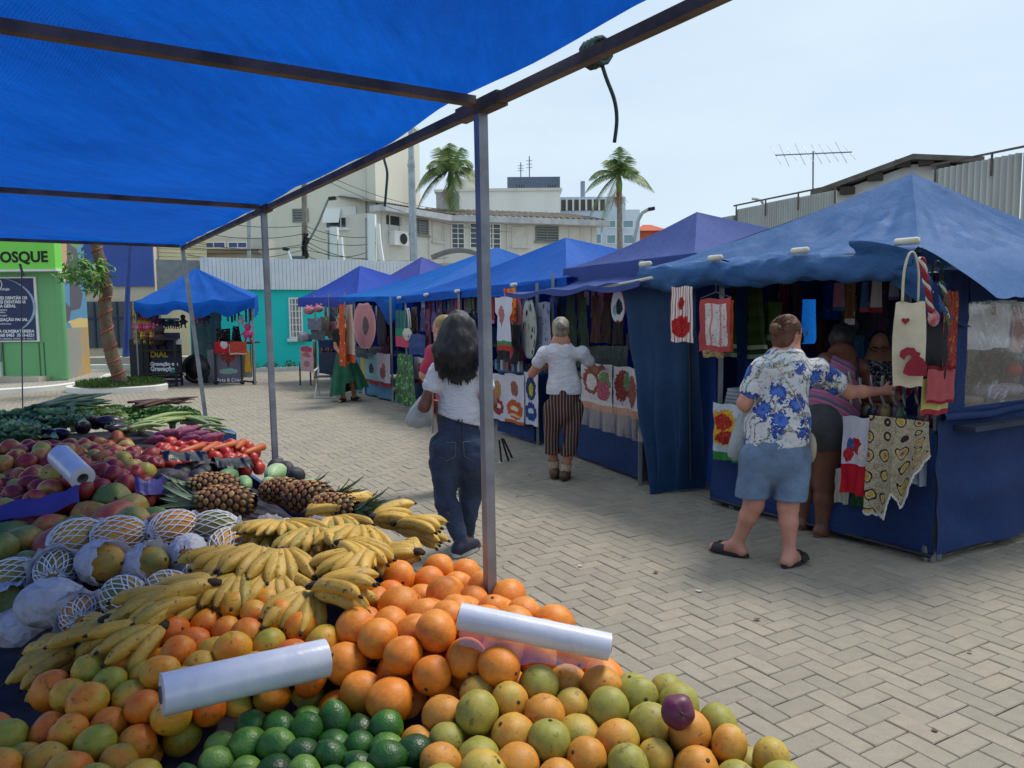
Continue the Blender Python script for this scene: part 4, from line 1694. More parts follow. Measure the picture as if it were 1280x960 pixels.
# counter
cloth_panel(S6.t,'table_skirt',S6.p(S6.L,0),S6.p(0,0),.05,.83,navy_cloth,nu=60,nv=20,folds=.02,freq=11,seed=1)
b = MB()
b.beam(S6.p(.02,.32,.835),S6.p(S6.L,.32,.835),.62,.03)
b.build('table_top',shelf_dark,S6.t)
for (s,q) in ((.06,.03),(S6.L - .05,.03),(.03,.12),(S6.L - .2,.02)):
	b = MB()
	b.beam(S6.p(s,q,.0),S6.p(s,q,.1),.035,.035)
	b.build('foot',grey_metal,S6.t)
b = MB()
b.tube([S6.p(0,-.015,.05),S6.p(S6.L,-.015,.05)],.014,6)
b.build('base_bar',dark_metal,S6.t)
# right side wall: apron, strips and clear window
a0,a1 = S6.p(-.01,0),S6.p(-.01,3.1)
wq = lambda px: plan_hit(S6.A,v6,px)
q0 = wq(1207)
cloth_panel(S6.t,'side_skirt',a0,a1,.06,.93,navy_cloth,nu=60,nv=20,folds=.028,freq=14,seed=4,out=-u6,bottom_out=.03)
b = MB()

def hem(u,v):
	p = a0.lerp(a1,u)
	a = 2 * math.pi * v
	return p + V((0,0,.945 + .026 * math.cos(a) - .02 * math.sin(math.pi * u * 3) ** 2)) - u6 * (.022 * math.sin(a) + .02) * (1 + .4 * nz((u * 12,v,0),1))

b.grid(lambda u,v: hem(v,u),10,60,0,True)
b.build('rolled_hem',navy_cloth,S6.t,True)
cloth_panel(S6.t,'side_strip',a0,S6.p(-.01,q0),.93,1.86,navy_cloth,nu=8,folds=.006,seed=6,out=-u6)
zw1,zw0 = W(1207,377,4.95).z,W(1207,506,4.95).z
cloth_panel(S6.t,'side_strip',S6.p(-.01,q0 - .002),a1,zw1,1.86,navy_cloth,folds=.008,seed=8,out=-u6)
cloth_panel(S6.t,'side_strip',S6.p(-.01,q0 - .002),a1,.93,zw0,navy_cloth,folds=.006,seed=9,out=-u6)
N = NT('clear_film')
_g = N.n('BsdfGlossy',Color=(1,1,1,1),Roughness=.14)
_t = N.n('BsdfTransparent',Color=(.93,.95,.97,1))
_h = N.noise(5,N.mapv(N.obj(),(1,1,.35)),5,.6,.8)
N.set(_g.inputs['Normal'],N.bump(_h,.3,.05))
_lw = N.n('LayerWeight',Blend=.22)
N.t.links.new(N.n('MixShader',i0=N.math('MULTIPLY_ADD',_lw.outputs['Facing'],.55,.05),i1=_t.outputs[0],i2=_g.outputs[0]).outputs[0],N.out.inputs[0])
film = N.m
b = MB()
b.grid(lambda u,v: S6.p(-.012 - .012 * nz((u * 3,v * 3,2),1.5),lerp(q0,3.0,u),lerp(zw1 + .01,zw0 - .01,v)),20,12)
b.build('clear_window',film,S6.t,True)
# back wall with a gap, far side wall
cloth_panel(S6.t,'back_wall',S6.p(S6.L + .1,3.15),S6.p(-.1,3.15),.1,2.0,navy_cloth,folds=.02,seed=12)
wl0 = S6.p(S6.L + .04,.3)
g0,g1 = plan_hit(wl0,v6,1002),plan_hit(wl0,v6,1020)
gd = (wl0 + v6 * g0).y
gtop,gbot = W(1010,374,gd).z,W(1013,430,gd).z
cloth_panel(S6.t,'side_wall',wl0,wl0 + v6 * g0,.1,2.0,navy_cloth,folds=.02,seed=15)
cloth_panel(S6.t,'side_wall',wl0 + v6 * g1,wl0 + v6 * 2.8,.1,2.0,navy_cloth,folds=.02,seed=16)
for z_a,z_b,tp in ((gtop,2.0,None),(.1,gbot,None)):
	cloth_panel(S6.t,'side_wall',wl0 + v6 * (g0 - .02),wl0 + v6 * (g1 + .02),z_a,z_b,navy_cloth,nu=4,folds=.004,seed=14)
ct = S5_GAP = V((.386 * 10.6,10.6,0))
ob = cloth_panel(None,'hanging_tarp',ct - V((.9,.2,0)),ct + V((.9,.2,0)),.1,2.3,tarp_mat('tarp_cyan','#1c86e6','#1878d4',trans=.8),folds=.02)
tag(ob,'bright blue tarp seen through a gap beside the floral-shirt woman','tarp')
cloth_panel(S6.t,'dividing_wall',W(862,470,7.15),W(896,470,6.75),.08,2.0,tarp_mat('mid_blue_cloth','#28509c','#21458a',trans=.3,rough=.6,wr=3),nu=10,folds=.015,seed=16)

# ================================================================== purple stall
S5 = Stall('craft stall with a faded purple pyramid roof, flat awning and dark curtain',(1.22,7.15),(.48,9.21),3.2)
FL,FR = W(704,336,9.4),W(868,316,7.0)
v5,u5 = S5.v,S5.u
BR,BL = FR + v5 * 3.3,FL + v5 * 3.3
canopy(S5.t,FL,FR,BR,BL,W(871,265,8.8),purple_cloth,sag=.16,wr=.015,seed=5,scallop=.015)
valance(S5.t,FL,FR,.18,purple_cloth,wr=.01,seed=6,flare=.0,out=-v5)
valance(S5.t,BL,FL,.2,purple_cloth,wr=.01,seed=7,flare=.02,out=u5)
b = MB()
aw = [FL - V((0,0,.16)) + v5 * .02,FR - V((0,0,.15)) + v5 * .02,W(800,350,6.75),W(632,365,8.95)]

def awn(u,v):
	p = aw[0].lerp(aw[1],u).lerp(aw[3].lerp(aw[2],u),v)
	p.z += -.05 * math.sin(math.pi * v) + .012 * nz((u * 6,v * 2,3),1.5) - .035 * v * abs(math.sin(u * math.pi * 2.5))
	return p

b.grid(awn,40,12)
b.build('awning',purple_cloth,S5.t,True)
valance(S5.t,aw[3],aw[2],.05,purple_cloth,scallop=.04,wr=.008,seed=9,out=-v5)
b = MB()
b.tube([W(742,362,7.5),W(815,347,6.6)],.014,6)
b.build('awning_pole',clip_m,S5.t)
cloth_panel(S5.t,'table_skirt',S5.B,S5.p(0,0),.04,.8,navy_cloth,folds=.015,freq=8,seed=11)
b = MB()
b.beam(S5.p(0,.4,.8),S5.p(S5.L,.4,.8),.8,.03)
b.build('table_top',shelf_dark,S5.t)
cloth_panel(S5.t,'back_wall',S5.p(S5.L + .1,2.2),S5.p(.65,2.2),.1,2.1,navy_cloth,folds=.02,seed=17)
cloth_panel(S5.t,'side_wall',S5.p(S5.L + .05,.25),S5.p(S5.L + .05,2.2),.1,2.1,tarp_mat('mid_blue_cloth','#28509c','#21458a'),folds=.02,seed=18)
for s,q in ((.0,-.02),(S5.L,.02),(.0,2.2),(S5.L,2.2)):
	post(S5.t,S5.p(s,q),S5.p(s,q,2.1))
# long dark curtain tied back
b = MB()
ctl,ctr_,cbl,cbr = W(778,360,7.25),W(866,352,6.6),W(818,617,6.78),W(882,610,6.86)

def curt(u,v):
	p = ctl.lerp(ctr_,u).lerp(cbl.lerp(cbr,u),v ** 1.25)
	p += -v5 * (.05 * math.sin(u * 17 + 1.5 * v) * v ** 1.5 + .03 * nz((u * 3,v * 3,2),1.4) + .14 * math.sin(math.pi * u) * v ** 3)
	p += u5 * (.05 * nz((u,v * 3,5),1.2))
	return p

b.grid(curt,36,34)
b.build('curtain',teal_navy,S5.t,True)
b = MB()
b.tube([W(861,352,6.7),W(864,600,6.75)],.012,6)
b.build('curtain_pole',dark_metal,S5.t)

# ================================================================== bright blue stall
S4 = Stall('long craft stall under a bright blue tarp roof with white pegs along its edge',(.27,9.45),(-1.95,13.9),3.4)
FL,FR = W(495,371,14.3),W(708,346,9.0)
v4,u4 = S4.v,S4.u
BR,BL = FR + v4 * 4.2,FL + v4 * 4.2
canopy(S4.t,FL,FR,BR,BL,W(707,297,12.6),bright_blue,sag=.2,wr=.02,seed=8,scallop=.03)
valance(S4.t,FL,FR,.13,bright_blue,wr=.012,seed=4,out=-v4,nu=60)
valance(S4.t,FL + u4 * .1,FL + v4 * 1.2,.5,bright_blue,wr=.02,seed=2,out=u4,dropb=.2)
for x in (503,537,576,647):
	s = plan_hit(FL,(FR - FL).normalized(),x)
	clip_tube(S4.t,FL + (FR - FL).normalized() * s - v4 * .05 - V((0,0,.03)),FR - FL,.12,.026)
s_m = plan_hit(S4.A,u4,622)
cloth_panel(S4.t,'table_skirt',S4.p(s_m,0),S4.A,.04,.86,navy_cloth,folds=.012,freq=7,seed=21)
cloth_panel(S4.t,'table_skirt',S4.B,S4.p(s_m + .9,0),.04,.9,navy_cloth,folds=.02,freq=16,seed=22)
cloth_panel(S4.t,'end_skirt',S4.A,S4.p(-.02,.8),.04,.86,navy_cloth,folds=.012,nu=8,seed=23)
for s0_,s1_ in ((0,s_m),(s_m + .9,S4.L)):
	b = MB()
	b.beam(S4.p(s0_,.4,.87),S4.p(s1_,.4,.87),.82,.03)
	b.build('table_top',mat('teal_cover','#1c4f86',.7,'#17416f',4),S4.t)
cloth_panel(S4.t,'back_wall',S4.p(S4.L + .1,2.4),S4.p(-.1,2.4),.1,2.0,navy_cloth,folds=.02,seed=24)
cloth_panel(S4.t,'side_wall',S4.p(S4.L + .05,.2),S4.p(S4.L + .05,2.4),.1,2.0,navy_cloth,folds=.02,seed=25)
for s,q in ((.0,.05),(S4.L,.05),(S4.L * .5,.05),(S4.L,2.4)):
	post(S4.t,S4.p(s,q),S4.p(s,q,2.0))

# ================================================================== lighter blue stall
S3 = Stall('craft stall with a lighter sky-blue tarp roof coming to a low pointed left corner',(-2.3,14.4),(-3.4,16.5),4.5)
FL,FR = W(424,371,16.6),W(505,370,14.3)
v3,u3 = S3.v,S3.u
canopy(S3.t,FL,FR,FR + v3 * 6,FL + v3 * 6,W(621,309,17.2),sky_blue,sag=.2,wr=.025,seed=11)
valance(S3.t,FL,FR,.1,sky_blue,wr=.012,seed=14,out=-v3)
b = MB()
b.grid(lambda u,v: W(468,374,15.2).lerp(W(503,374,14.25),u) + V((0,0,-1)) * (v * .52 * (1 - abs(u - .55) * 1.7)) + v3 * .02 * math.sin(u * 9),12,8)
b.build('corner_flap',sky_blue,S3.t,True)
cloth_panel(S3.t,'table_skirt',S3.B,S3.A,.04,.85,tarp_mat('pale_skirt','#5f8fb4','#527fa3',trans=.1),folds=.03,freq=18,seed=31)
b = MB()
b.beam(S3.p(0,.4,.86),S3.p(S3.L,.4,.86),.8,.03)
b.build('table_top',shelf_dark,S3.t)
cloth_panel(S3.t,'back_wall',S3.p(S3.L + .1,2.2),S3.p(-.1,2.2),.1,2.0,navy_cloth,folds=.02,seed=34)
for s,q in ((.0,.05),(S3.L,.05),(S3.L,2.2)):
	post(S3.t,S3.p(s,q),S3.p(s,q,2.0))

# ================================================================== violet roof behind and indigo stall at the end
S2 = Stall('stall with a muted violet-blue pyramid roof standing behind the sky-blue tarp',W(470,470,19.5).to_2d().to_3d(),W(430,470,21.5).to_2d().to_3d(),3)
canopy(S2.t,W(432,372,19.6),W(520,367,17.6),W(640,362,19.5),W(520,366,22),W(527,321,19.8),tarp_mat('violet_cloth','#4450a0','#3d4894',trans=.12,rough=.6),sag=.12,seed=15)
for p_ in (W(520,400,20.5),W(600,400,19.6)):
	post(S2.t,V((p_.x,p_.y,0)),V((p_.x,p_.y,2.2)))
S1 = Stall('farthest stall of the row, indigo peaked roof with a paler front band',(-3.55,16.9),(-5.15,19.4),3)
FL,FR = W(375,372,19.6),W(446,371,16.9)
v1,u1 = S1.v,S1.u
canopy(S1.t,FL,FR,FR + v1 * 3,FL + v1 * 3,W(450,332,19.3),indigo_cloth,sag=.1,seed=17)
valance(S1.t,FL - v1 * .05,FR - v1 * .05,.23,tarp_mat('indigo_pale','#3f4fae','#3948a4',trans=.12,rough=.6),wr=.012,seed=14,out=-v1)
cloth_panel(S1.t,'table_skirt',S1.p(S1.L * .72,0),S1.p(.3,0),.25,1.05,navy_cloth,folds=.02,freq=9,seed=41)
b = MB()
b.beam(S1.p(.3,.35,1.05),S1.p(S1.L * .75,.35,1.05),.7,.03)
b.build('table_top',shelf_dark,S1.t)
cloth_panel(S1.t,'back_wall',S1.p(S1.L + .0,2.2),S1.p(-.1,2.2),.1,2.1,navy_cloth,folds=.02,seed=44)
cloth_panel(S1.t,'side_wall',S1.p(S1.L * .8,.9),S1.p(S1.L * .8,2.2),.1,2.1,indigo_cloth,folds=.02,seed=45)
for s,q in ((.3,.02),(S1.L * .8,.02),(S1.L * .8,2.2),(S1.L * .45,.02)):
	post(S1.t,S1.p(s,q),S1.p(s,q,2.15))

# ================================================================== goods on the stalls
exec_goods = []
AL6 = -u6
HG = 'goods hung round the nearest stall'
hang('tea_towel','red and white striped towel with a red crochet heart, beside the dark curtain','towel',(838,359,865,427),6.45,red_white,HG,AL6,'rect',.01)
hang('printed_towel','pale towel with a red printed frame on a black hanger beside the dark green dress','towel',(876,374,914,438),6.05,print_mat('framed_towel','#c9c0bd',frame=(.14,'#a8484c'),dots=(16,.3,['#6e5f60','#8a7a78']),stripes=(3,0,'#c77a7a',.14)),HG,AL6,'rect',.015,hanger=True)
hang('floral_towel','yellow and grey floral towel just below the red-framed towel','towel',(879,436,905,446),6.1,print_mat('floral_yg','#b9ae97',floral=(7,['#b98a2f','#6a7a52','#8c8f9b'])),HG,AL6)
hang('orange_towel','orange-brown towel half hidden behind the red-framed towel','towel',(905,376,916,440),6.2,print_mat('orange_br','#a8632e',floral=(8,['#b33b2c','#c08a3a'])),HG,AL6)
hang('green_dress','dark green dress with pale hem stripes hung at the back left of the nearest stall','dress',(905,345,962,446),6.9,print_mat('green_dress','#33461f',stripes=(0,6,'#2b3b1b',.5),motifs=((.4,.5,.2,.13,'#1b2016'),(.28,.48,.09,.08,'#8b928f')),border2=(.84,.89,'#94a08a'),border=(.95,'#8c9a86')),HG,AL6,'dress',.03)
hang('green_dress','second green garment with a pale sash, right of the dark green dress','dress',(948,378,985,446),6.7,print_mat('green_dress2','#3c5224',border2=(.6,.7,'#8a9a86')),HG,AL6,'dress',.03)
wl0 = S6.p(S6.L - .1,.3)
for k,(bx4,c,lab) in enumerate((((972,350,988,424),'#5a2636','dark wine garment hung high at the back of the nearest stall'),((987,352,1001,430),'#4a3a40','brown-black garment hung high left of the bright blue gap'),((1026,352,1050,400),'#24408f','royal blue garment hung at the back above the woman in grey shorts'),((1048,354,1070,420),'#6a625a','taupe garment hung at the back above the seated vendor'),((1069,352,1090,425),'#3a3a44','charcoal garment hung behind the seated vendor'),((1089,355,1108,415),'#5a4a5c','dull mauve garment hung right of the charcoal one'),((1105,350,1122,420),'#2f3a4c','slate garment hung farthest right behind the tote bag'),((1020,400,1034,440),'#4a2a30','maroon garment hung low right of the bright blue gap'))):
	p_ = wl0 + v6 * plan_hit(wl0,v6,bx4[0])
	hang('hung_garment',lab,'garment',bx4,p_.y,print_mat('garment_%d' % k,c,dots=(8,.22,[c,'#6a6470',c])),HG,v6,'dress',.03)
# left of the counter
hang('printed_cloth','blue-white towel with a red and yellow rooster-like print at the left end of the counter','towel',(891,503,929,572),6.25,print_mat('rooster_towel','#b9c3cf',motifs=((.4,.42,.5,.32,'#d8a52a'),(.35,.33,.3,.16,'#b8342a'),(.45,.6,.3,.12,'#a3241f')),border=(.86,'#2f7a3c')),HG,AL6,'rect',.02)
b = MB()
for k in range(5):
	c = S6.p(S6.L - .28,.16,.86 + .03 * k)
	b.box(tuple(c),(.34,.3 - .02 * k,.026),math.atan2(u6.y,u6.x) + .05 * k)
tag(b.build('folded_cloths',mat('folded_grey','#8e919c',.9,'#5f636f',4)),'small pile of folded grey cloths on the left end of the counter','cloth pile')
# right: tote, black bag, towels, strings
canvas = mat('canvas_cream','#c9bda6',.9,'#bcae95',6,.25,90)
tote = hang('tote_bag','cream canvas tote bag with a dark red squirrel and heart, hanging by the corner post','bag',(1117,378,1158,483),4.62,canvas,HG,V((.94,-.34,0)),'bag',.012,1,belly=.05,straps=(318,canvas))
tm = frame_M(W(1117,484,4.62),V((.94,-.34,0)))
red_f = mat('felt_red','#8a2233',.95,'#7a1c2b',10,.3)

def applique(parent,name,outl,cx,cz,sc,m,off=-.062):
	b = MB()
	b.prism([(cx + x * sc,cz + z * sc) for x,z in outl],.006,tm @ Matrix.Translation((0,off,0)))
	return b.build(name,m,parent)

heart = [(math.sin(a) ** 3 * 1.0,(13 * math.cos(a) - 5 * math.cos(2 * a) - 2 * math.cos(3 * a) - math.cos(4 * a)) / 16) for a in np.linspace(0,2 * math.pi,24,False)]
applique(tote,'heart_patch',heart,.045,.40,.022,red_f,-.052)
sq = [(-.2,-1),(.9,-1),(.95,-.3),(.7,.2),(.45,.35),(.5,.62),(.25,.7),(.1,.95),(-.35,1.0),(-.75,.75),(-.8,.35),(-.5,.1),(-.35,.4),(-.15,.5),(.0,.3),(-.35,-.1),(-.5,-.5),(-.55,-.8)]
applique(tote,'squirrel_patch',sq,.085,.16,.085,red_f,-.072)
hang('black_bag','black cloth bag tucked behind the cream tote','bag',(1152,398,1186,474),4.78,mat('black_bag','#1c1d23',.85,'#262831',6,.2),HG,V((.9,-.43,0)),'bag',.012,1,belly=.05,straps=(330,mat('strap_black','#17181c')))
hang('red_towel','long rose-red towel with a dark patterned border, hung beside the plastic window','towel',(1160,458,1196,505),4.68,print_mat('rose_towel','#b0555a',border2=(.0,.1,'#6f2230'),border=(.92,'#8c1f33'),dots=(30,.14,['#c2797a'])),HG,V((.97,.24,0)),'rect',.006)
hang('red_towel','narrow upper fold of the rose-red towel, running up to the corner','towel',(1180,364,1196,462),4.7,print_mat('rose_towel2','#a84a48',floral=(9,['#7b2030','#c1762e','#b85a58']),border=(.95,'#7a1f2e')),HG,V((.97,.24,0)),'rect',.008)
hang('yellow_towel','pale yellow-green towel with a red edge under the rose-red towel','towel',(1152,474,1188,519),4.71,print_mat('yellow_towel','#bfb873',border=(.86,'#a2323a')),HG,V((.97,.24,0)),'rect',.006)
hang('navy_pouch','navy cloth pouch with pale letters behind the red cord','pouch',(1166,352,1181,402),4.7,print_mat('navy_pouch','#27345e',dots=(9,.2,['#b9c4d8','#8fa0c0'])),HG,V((.97,.24,0)),'rect',.006)

def cord(name,label,pts,d,r,m,twist=True):
	P_ = smooth_path([W(x,y,d) for x,y in pts],6)
	b = MB()
	for s in (0,1,2) if twist else (0,):
		q = []
		for i,p in enumerate(P_):
			a = i * .9 + s * 2.1
			q.append(p + V((math.cos(a),math.sin(a),0)) * r * (.8 if twist else 0))
		b.tube(q,r * .75,5,s % len(m) if isinstance(m,list) else 0)
	o = b.build(name,m,None,True)
	return tag(o,label,'cord','braided cords hung from the corner of the nearest stall')

cord('braided_cord','red and white braided cord with a tassel, right of the tote handles',((1152,322),(1156,345),(1160,365),(1163,385),(1165,394)),4.7,.014,[mat('cord_red','#a02a38',.9),mat('cord_white','#c9bfbb',.9),mat('cord_red2','#7f2030',.9)])
cord('bead_string','green and white bead string beside the rose-red towel',((1176,352),(1182,375),(1183,400),(1179,432)),4.72,.013,[mat('cord_green','#2f6a45',.8),mat('cord_wht','#b9c4b9',.8),mat('cord_gr2','#27543a',.8)])
b = MB()
b.sphere(tuple(W(1167,398,4.7)),(.035,.03,.05),12,8)
tag(b.build('tassel',mat('tassel_red','#a83a48',.95,'#c9a5a5',30,.6),None,True),'fluffy red tassel at the end of the red and white cord','tassel')
# counter front
hang('pocket_towel','white towel with a shiny red pocket hung on the counter front','towel',(1054,519,1090,614),5.15,print_mat('pocket_towel','#c3c1d0',motifs=((.55,.38,.2,.1,'#b01f2c'),(.3,.38,.16,.1,'#23559a'),(.25,.5,.2,.1,'#b8232e'),(.75,.45,.14,.1,'#d7c9c4')),border=(.62,'#b31226'),rough=.5),HG,AL6,'rect',.012)
hang('white_towel','white towel low on the counter front behind the woman in grey shorts','towel',(1036,560,1058,623),5.5,paper,HG,AL6,'rect',.012)
hang('white_towel','cream ribbed towel hanging lowest, left of the red-pocket towel','towel',(1045,585,1068,627),5.3,print_mat('ribbed','#bcb9ae',stripes=(14,0,'#a5a297',.4)),HG,AL6,'rect',.01)
hang('green_cloth','dark green cloth peeping below the red-pocket towel','cloth',(1066,600,1098,631),5.2,mat('cloth_green','#1f5a36',.85,'#184a2c',8,.2),HG,AL6,'rect',.015)
hang('pale_cloth','pale grey-blue cloth behind the crochet shawl at the counter corner','cloth',(1136,548,1166,604),4.83,mat('cloth_paleblue','#8f9bb2',.85,'#7f8ba2',8,.2),HG,AL6,'rect',.01)
# crochet shawl with scalloped irregular edge
N = NT('crochet')
_uv = N.mapv(N.uv(),(3.7,5.2,1))
_vo = N.n('TexVoronoi',dict(feature='F1'),Vector=_uv,Scale=1.0,Randomness=.3)
_d = _vo.outputs['Distance']
_rg = N.ramp(_d,[(0,'#7a3f8c'),(.1,'#8d5aa0'),(.14,'#c9a24a'),(.24,'#d1bb86'),(.29,'#3a2a30'),(.33,'#2e2430'),(.36,'#b8ab90'),(.6,'#a89c84')],'CONSTANT')
_ck = N.n('TexVoronoi',dict(feature='F1'),Vector=N.uv(),Scale=42,Randomness=.6).outputs['Distance']
_rg = N.mix(1.0,_rg,N.ramp(_ck,[(.1,.55),(.55,1.1)]),'MULTIPLY')
crochet = N.finish(_rg,.95,N.bump(_ck,.9,.012),trans=.08)
X0c = W(1090,520,5.02)
wdc = plan_hit(X0c,AL6,1170)
zc1 = W(1090,640,5.02).z
b = MB()

def shawl(u,v):
	bottom = .98 if u < .36 else (lerp(.98,.72,(u - .36) / .1) if u < .46 else (lerp(.72,.86,(u - .46) / .1) if u < .56 else lerp(.86,.30,min(1,(u - .56) / .44))))
	bottom += .025 * abs(math.sin(u * 30))
	p = X0c + AL6 * (wdc * u)
	p.z = lerp(X0c.z + .01,zc1,v * bottom)
	p -= v6 * (.022 * math.sin(u * 15 + v * 2) * (.3 + v) + .035)
	return p

b.grid(shawl,60,30)
sh_ = b.build('crochet_shawl',crochet,None,True)
tag(sh_,'cream crochet shawl with purple and yellow rosettes draped over the counter corner','shawl',HG)
b = MB()
b.tube([shawl(k / 240,1.0) + V((0,0,.008 * math.sin(k * 1.3))) - v6 * .004 for k in range(241)],.006,5)
b.build('scallop_edge',mat('edge_white','#c9c6c2',.9),sh_)
# beads / jars on counter
jar_cols = ['#6a2e3a','#35506a','#8a8072','#3d5a45','#6f5a7a','#a08a5a']
for k in range(16):
	s = .15 + 1.1 * k / 16
	p = S6.p(s,.12 + .3 * RNG.random(),.852)
	h = RNG.uniform(.07,.16)
	b = MB()
	b.lathe([(.03,0),(.038,.01),(.036,h * .7),(.02,h * .85),(.022,h)],10,Matrix.Translation(p))
	tag(b.build('trinket_jar',mat('jar_%d' % (k % 6),jar_cols[k % 6],.35,None,9),None,True),'small dark trinket jar on the crowded counter of the nearest stall','jar','trinket jars on the nearest counter')
for k in range(7):
	x = lerp(1062,1146,k / 6)
	pts = [(x,470 + RNG.uniform(-6,6)),(x + RNG.uniform(-3,3),490),(x + RNG.uniform(-3,3),508 + RNG.uniform(-4,6))]
	o = cord('bead_necklace','beaded necklace dangling over the counter of the nearest stall',pts,5.25,.008,[mat('bd_%d' % (k % 4),['#7b6a55','#3f5b63','#6b3242','#8a7f6a'][k % 4],.5),mat('bd_w','#a09a90',.5)])
	o['category'] = 'necklace'
	o['group'] = 'bead necklaces at the nearest stall'
rose = MB()
for k in range(6):
	a = k * 1.05
	rose.sphere(tuple(W(1132,484,5.3) + V((.035 * math.cos(a),0,.035 * math.sin(a)))),(.03,.02,.03),8,6)
rose.sphere(tuple(W(1132,484,5.28)),(.03,.03,.03),8,6)
tag(rose.build('cloth_flower',mat('rose_red','#8e1d38',.9,'#6d142b',12,.3),None,True),'dark red cloth flower hanging in the shade beside the tote bag','flower')
# seen through the plastic window
AW = v6
hang('lace_cloth','white lace-edged cloth behind the clear side window','cloth',(1212,380,1262,438),5.32,paper,None,AW,'rect',.01)
hang('red_ornament','red hanging cloth at the right behind the clear window','cloth',(1266,385,1282,440),5.6,print_mat('pink_hang','#8f3a48',dots=(6,.2,['#c9898c'])),None,AW,'rect',.01)
for (x,y,r,lab,c) in ((1238,490,.105,'lilac crochet basket behind the clear window','#85708f'),(1262,486,.085,'small pale lilac crochet basket at the right behind the window','#a08fa3'),(1216,500,.07,'peach crochet mat low in the corner behind the window','#a8907c')):
	p = W(x,y,5.45)
	b = MB()
	b.lathe([(r * .7,-r * .5),(r,-r * .1),(r * .95,r * .3),(r * .6,r * .45),(r * .55,r * .3),(r * .7,0)],20,Matrix.Translation(p))
	tag(b.build('crochet_basket',mat('croch' + c,c,.95,None,40,.9,120),None,True),lab,'basket')
b = MB()
b.sphere(tuple(W(1268,462,5.5)),(.05,.05,.055),12,8)
tag(b.build('red_bauble',mat('bauble','#a3202c',.5),None,True),'round red ornament behind the clear window','ornament')
b = MB()
for k in range(150):
	c = W(1210 + 60 * RNG.random(),440 + 40 * RNG.random(),5.7 + .2 * RNG.random())
	leaf_quad(b,c,V((RNG.normal(),RNG.normal(),RNG.normal())).normalized(),V((0,0,1)),.1,.02)
tag(b.build('dried_leaves',mat('dry_leaf','#3f4a44',.8,'#59605a',9)),'dark leafy sprays behind the clear window','foliage')
shf = MB()
shf.beam(S6.p(.12,.2,.86),S6.p(.12,2.8,.86),.5,.03)
tag(shf.build('inner_shelf',shelf_dark),'shelf board inside the nearest stall behind its window','shelf')

# ---------------- purple stall goods
AL5 = -u5
G5 = 'goods on the purple-roofed stall'
m1 = print_mat('towel_santa','#c3bdc0',motifs=((.32,.38,.26,.3,'#8f4a40'),(.32,.42,.16,.18,'#d0c6c2'),(.75,.45,.2,.3,'#6f8a5e'),(.72,.55,.22,.2,'#b0566a')),border=(.86,'#a2493c'))
m2 = print_mat('towel_leaf','#c0babd',motifs=((.35,.4,.28,.34,'#7f2f2a'),(.72,.48,.14,.34,'#8d5148'),(.5,.3,.1,.2,'#5e7a54')),border=(.85,'#a2493c'))
hang('christmas_towel','white printed towel with a bearded face, left on the purple stall counter','towel',(727,452,766,508),8.36,m1,G5,AL5,'rect',.008)
hang('christmas_towel','white printed towel with brown-red leaf shapes, right on the purple stall counter','towel',(767,457,800,516),7.64,m2,G5,AL5,'rect',.008)
b = MB()
X0 = W(722,500,8.42) - v5 * .02
wd_ = plan_hit(X0,AL5,806)
zt1 = W(722,528,8.42).z
b.grid(lambda u,v: X0 + AL5 * (wd_ * u) + V((0,0,lerp(.05,zt1 - X0.z,v))) - v5 * .02 * math.sin(u * 30) * v,30,6)
tag(b.build('plastic_sheet',film,None,True),'clear plastic sheet hanging under the printed towels of the purple stall','sheet',G5)
hang('bib','white baby bib with a dark round patch at the curtain edge of the purple stall','bib',(763,364,781,402),7.6,print_mat('bib','#c7cdd6',motifs=((.62,.55,.24,.26,'#22262c'),(.3,.6,.14,.2,'#7f9fb2')),frame=(.06,'#b5666e')),G5,AL5,'oval',.006)
for k,(bx4,c,lab) in enumerate((((694,372,706,428),'#2d3a3c','dark grey-green garment at the left back of the purple stall'),((706,370,722,432),'#23382c','bottle-green garment behind the grey-haired woman'),((722,372,738,432),'#2a3a30','dark green garment right of the bottle-green one'),((738,370,752,428),'#4a2b22','dark rust-brown garment hung in the purple stall'),((752,374,766,428),'#35231f','brown garment hung next to the bib'),((766,376,780,430),'#2b2226','blackish garment under the bib'))):
	hang('hung_garment',lab,'garment',bx4,9.4 - k * .28,mat('garm5_%d' % k,c,.9,None,6,.2),G5,AL5,'dress',.02)
for k in range(8):
	p = S5.p(.25 + .25 * k,.65,.0)
	hang('grey_cloth','dull grey-green cloth draped along the low back line of the purple stall','cloth',(712 + k * 9,432,722 + k * 9,458),9.3 - k * .22,mat('greyg','#3a4544',.9,'#2b3334',6),'grey cloths at the back of the purple stall',AL5,'rect',.01)
# basketware and trinkets
straw = mat('straw','#a8823c',.9,'#7f5f2a',20,.6,90)
b = MB()
for k in range(90):
	c = S5.p(1.35 + RNG.normal(0,.1),.2 + RNG.normal(0,.08),.83)
	b.tube([c,c + V((RNG.normal(0,.07),RNG.normal(0,.07),RNG.uniform(.04,.16)))],.006,3,0,False)
tag(b.build('raffia_bundle',straw),'tousled yellow raffia bundle on the purple stall counter','raffia',G5)
for k in range(26):
	s = .1 + 1.75 * (k % 13) / 13 + RNG.uniform(-.03,.03)
	q = .12 + .22 * (k // 13)
	h = RNG.uniform(.08,.2)
	b = MB()
	b.lathe([(.035,0),(.045,.02),(.04,h * .5),(.022,h * .75),(.028,h * .9),(.012,h)],9,Matrix.Translation(S5.p(s,q,.817)))
	tag(b.build('figurine',mat('fig_%d' % (k % 5),['#7a6f52','#4f5a48','#8a7a5a','#6a4a38','#8f8a70'][k % 5],.6,None,12),None,True),'little earthenware figurine among many on the purple stall counter','figurine','figurines on the purple stall counter')

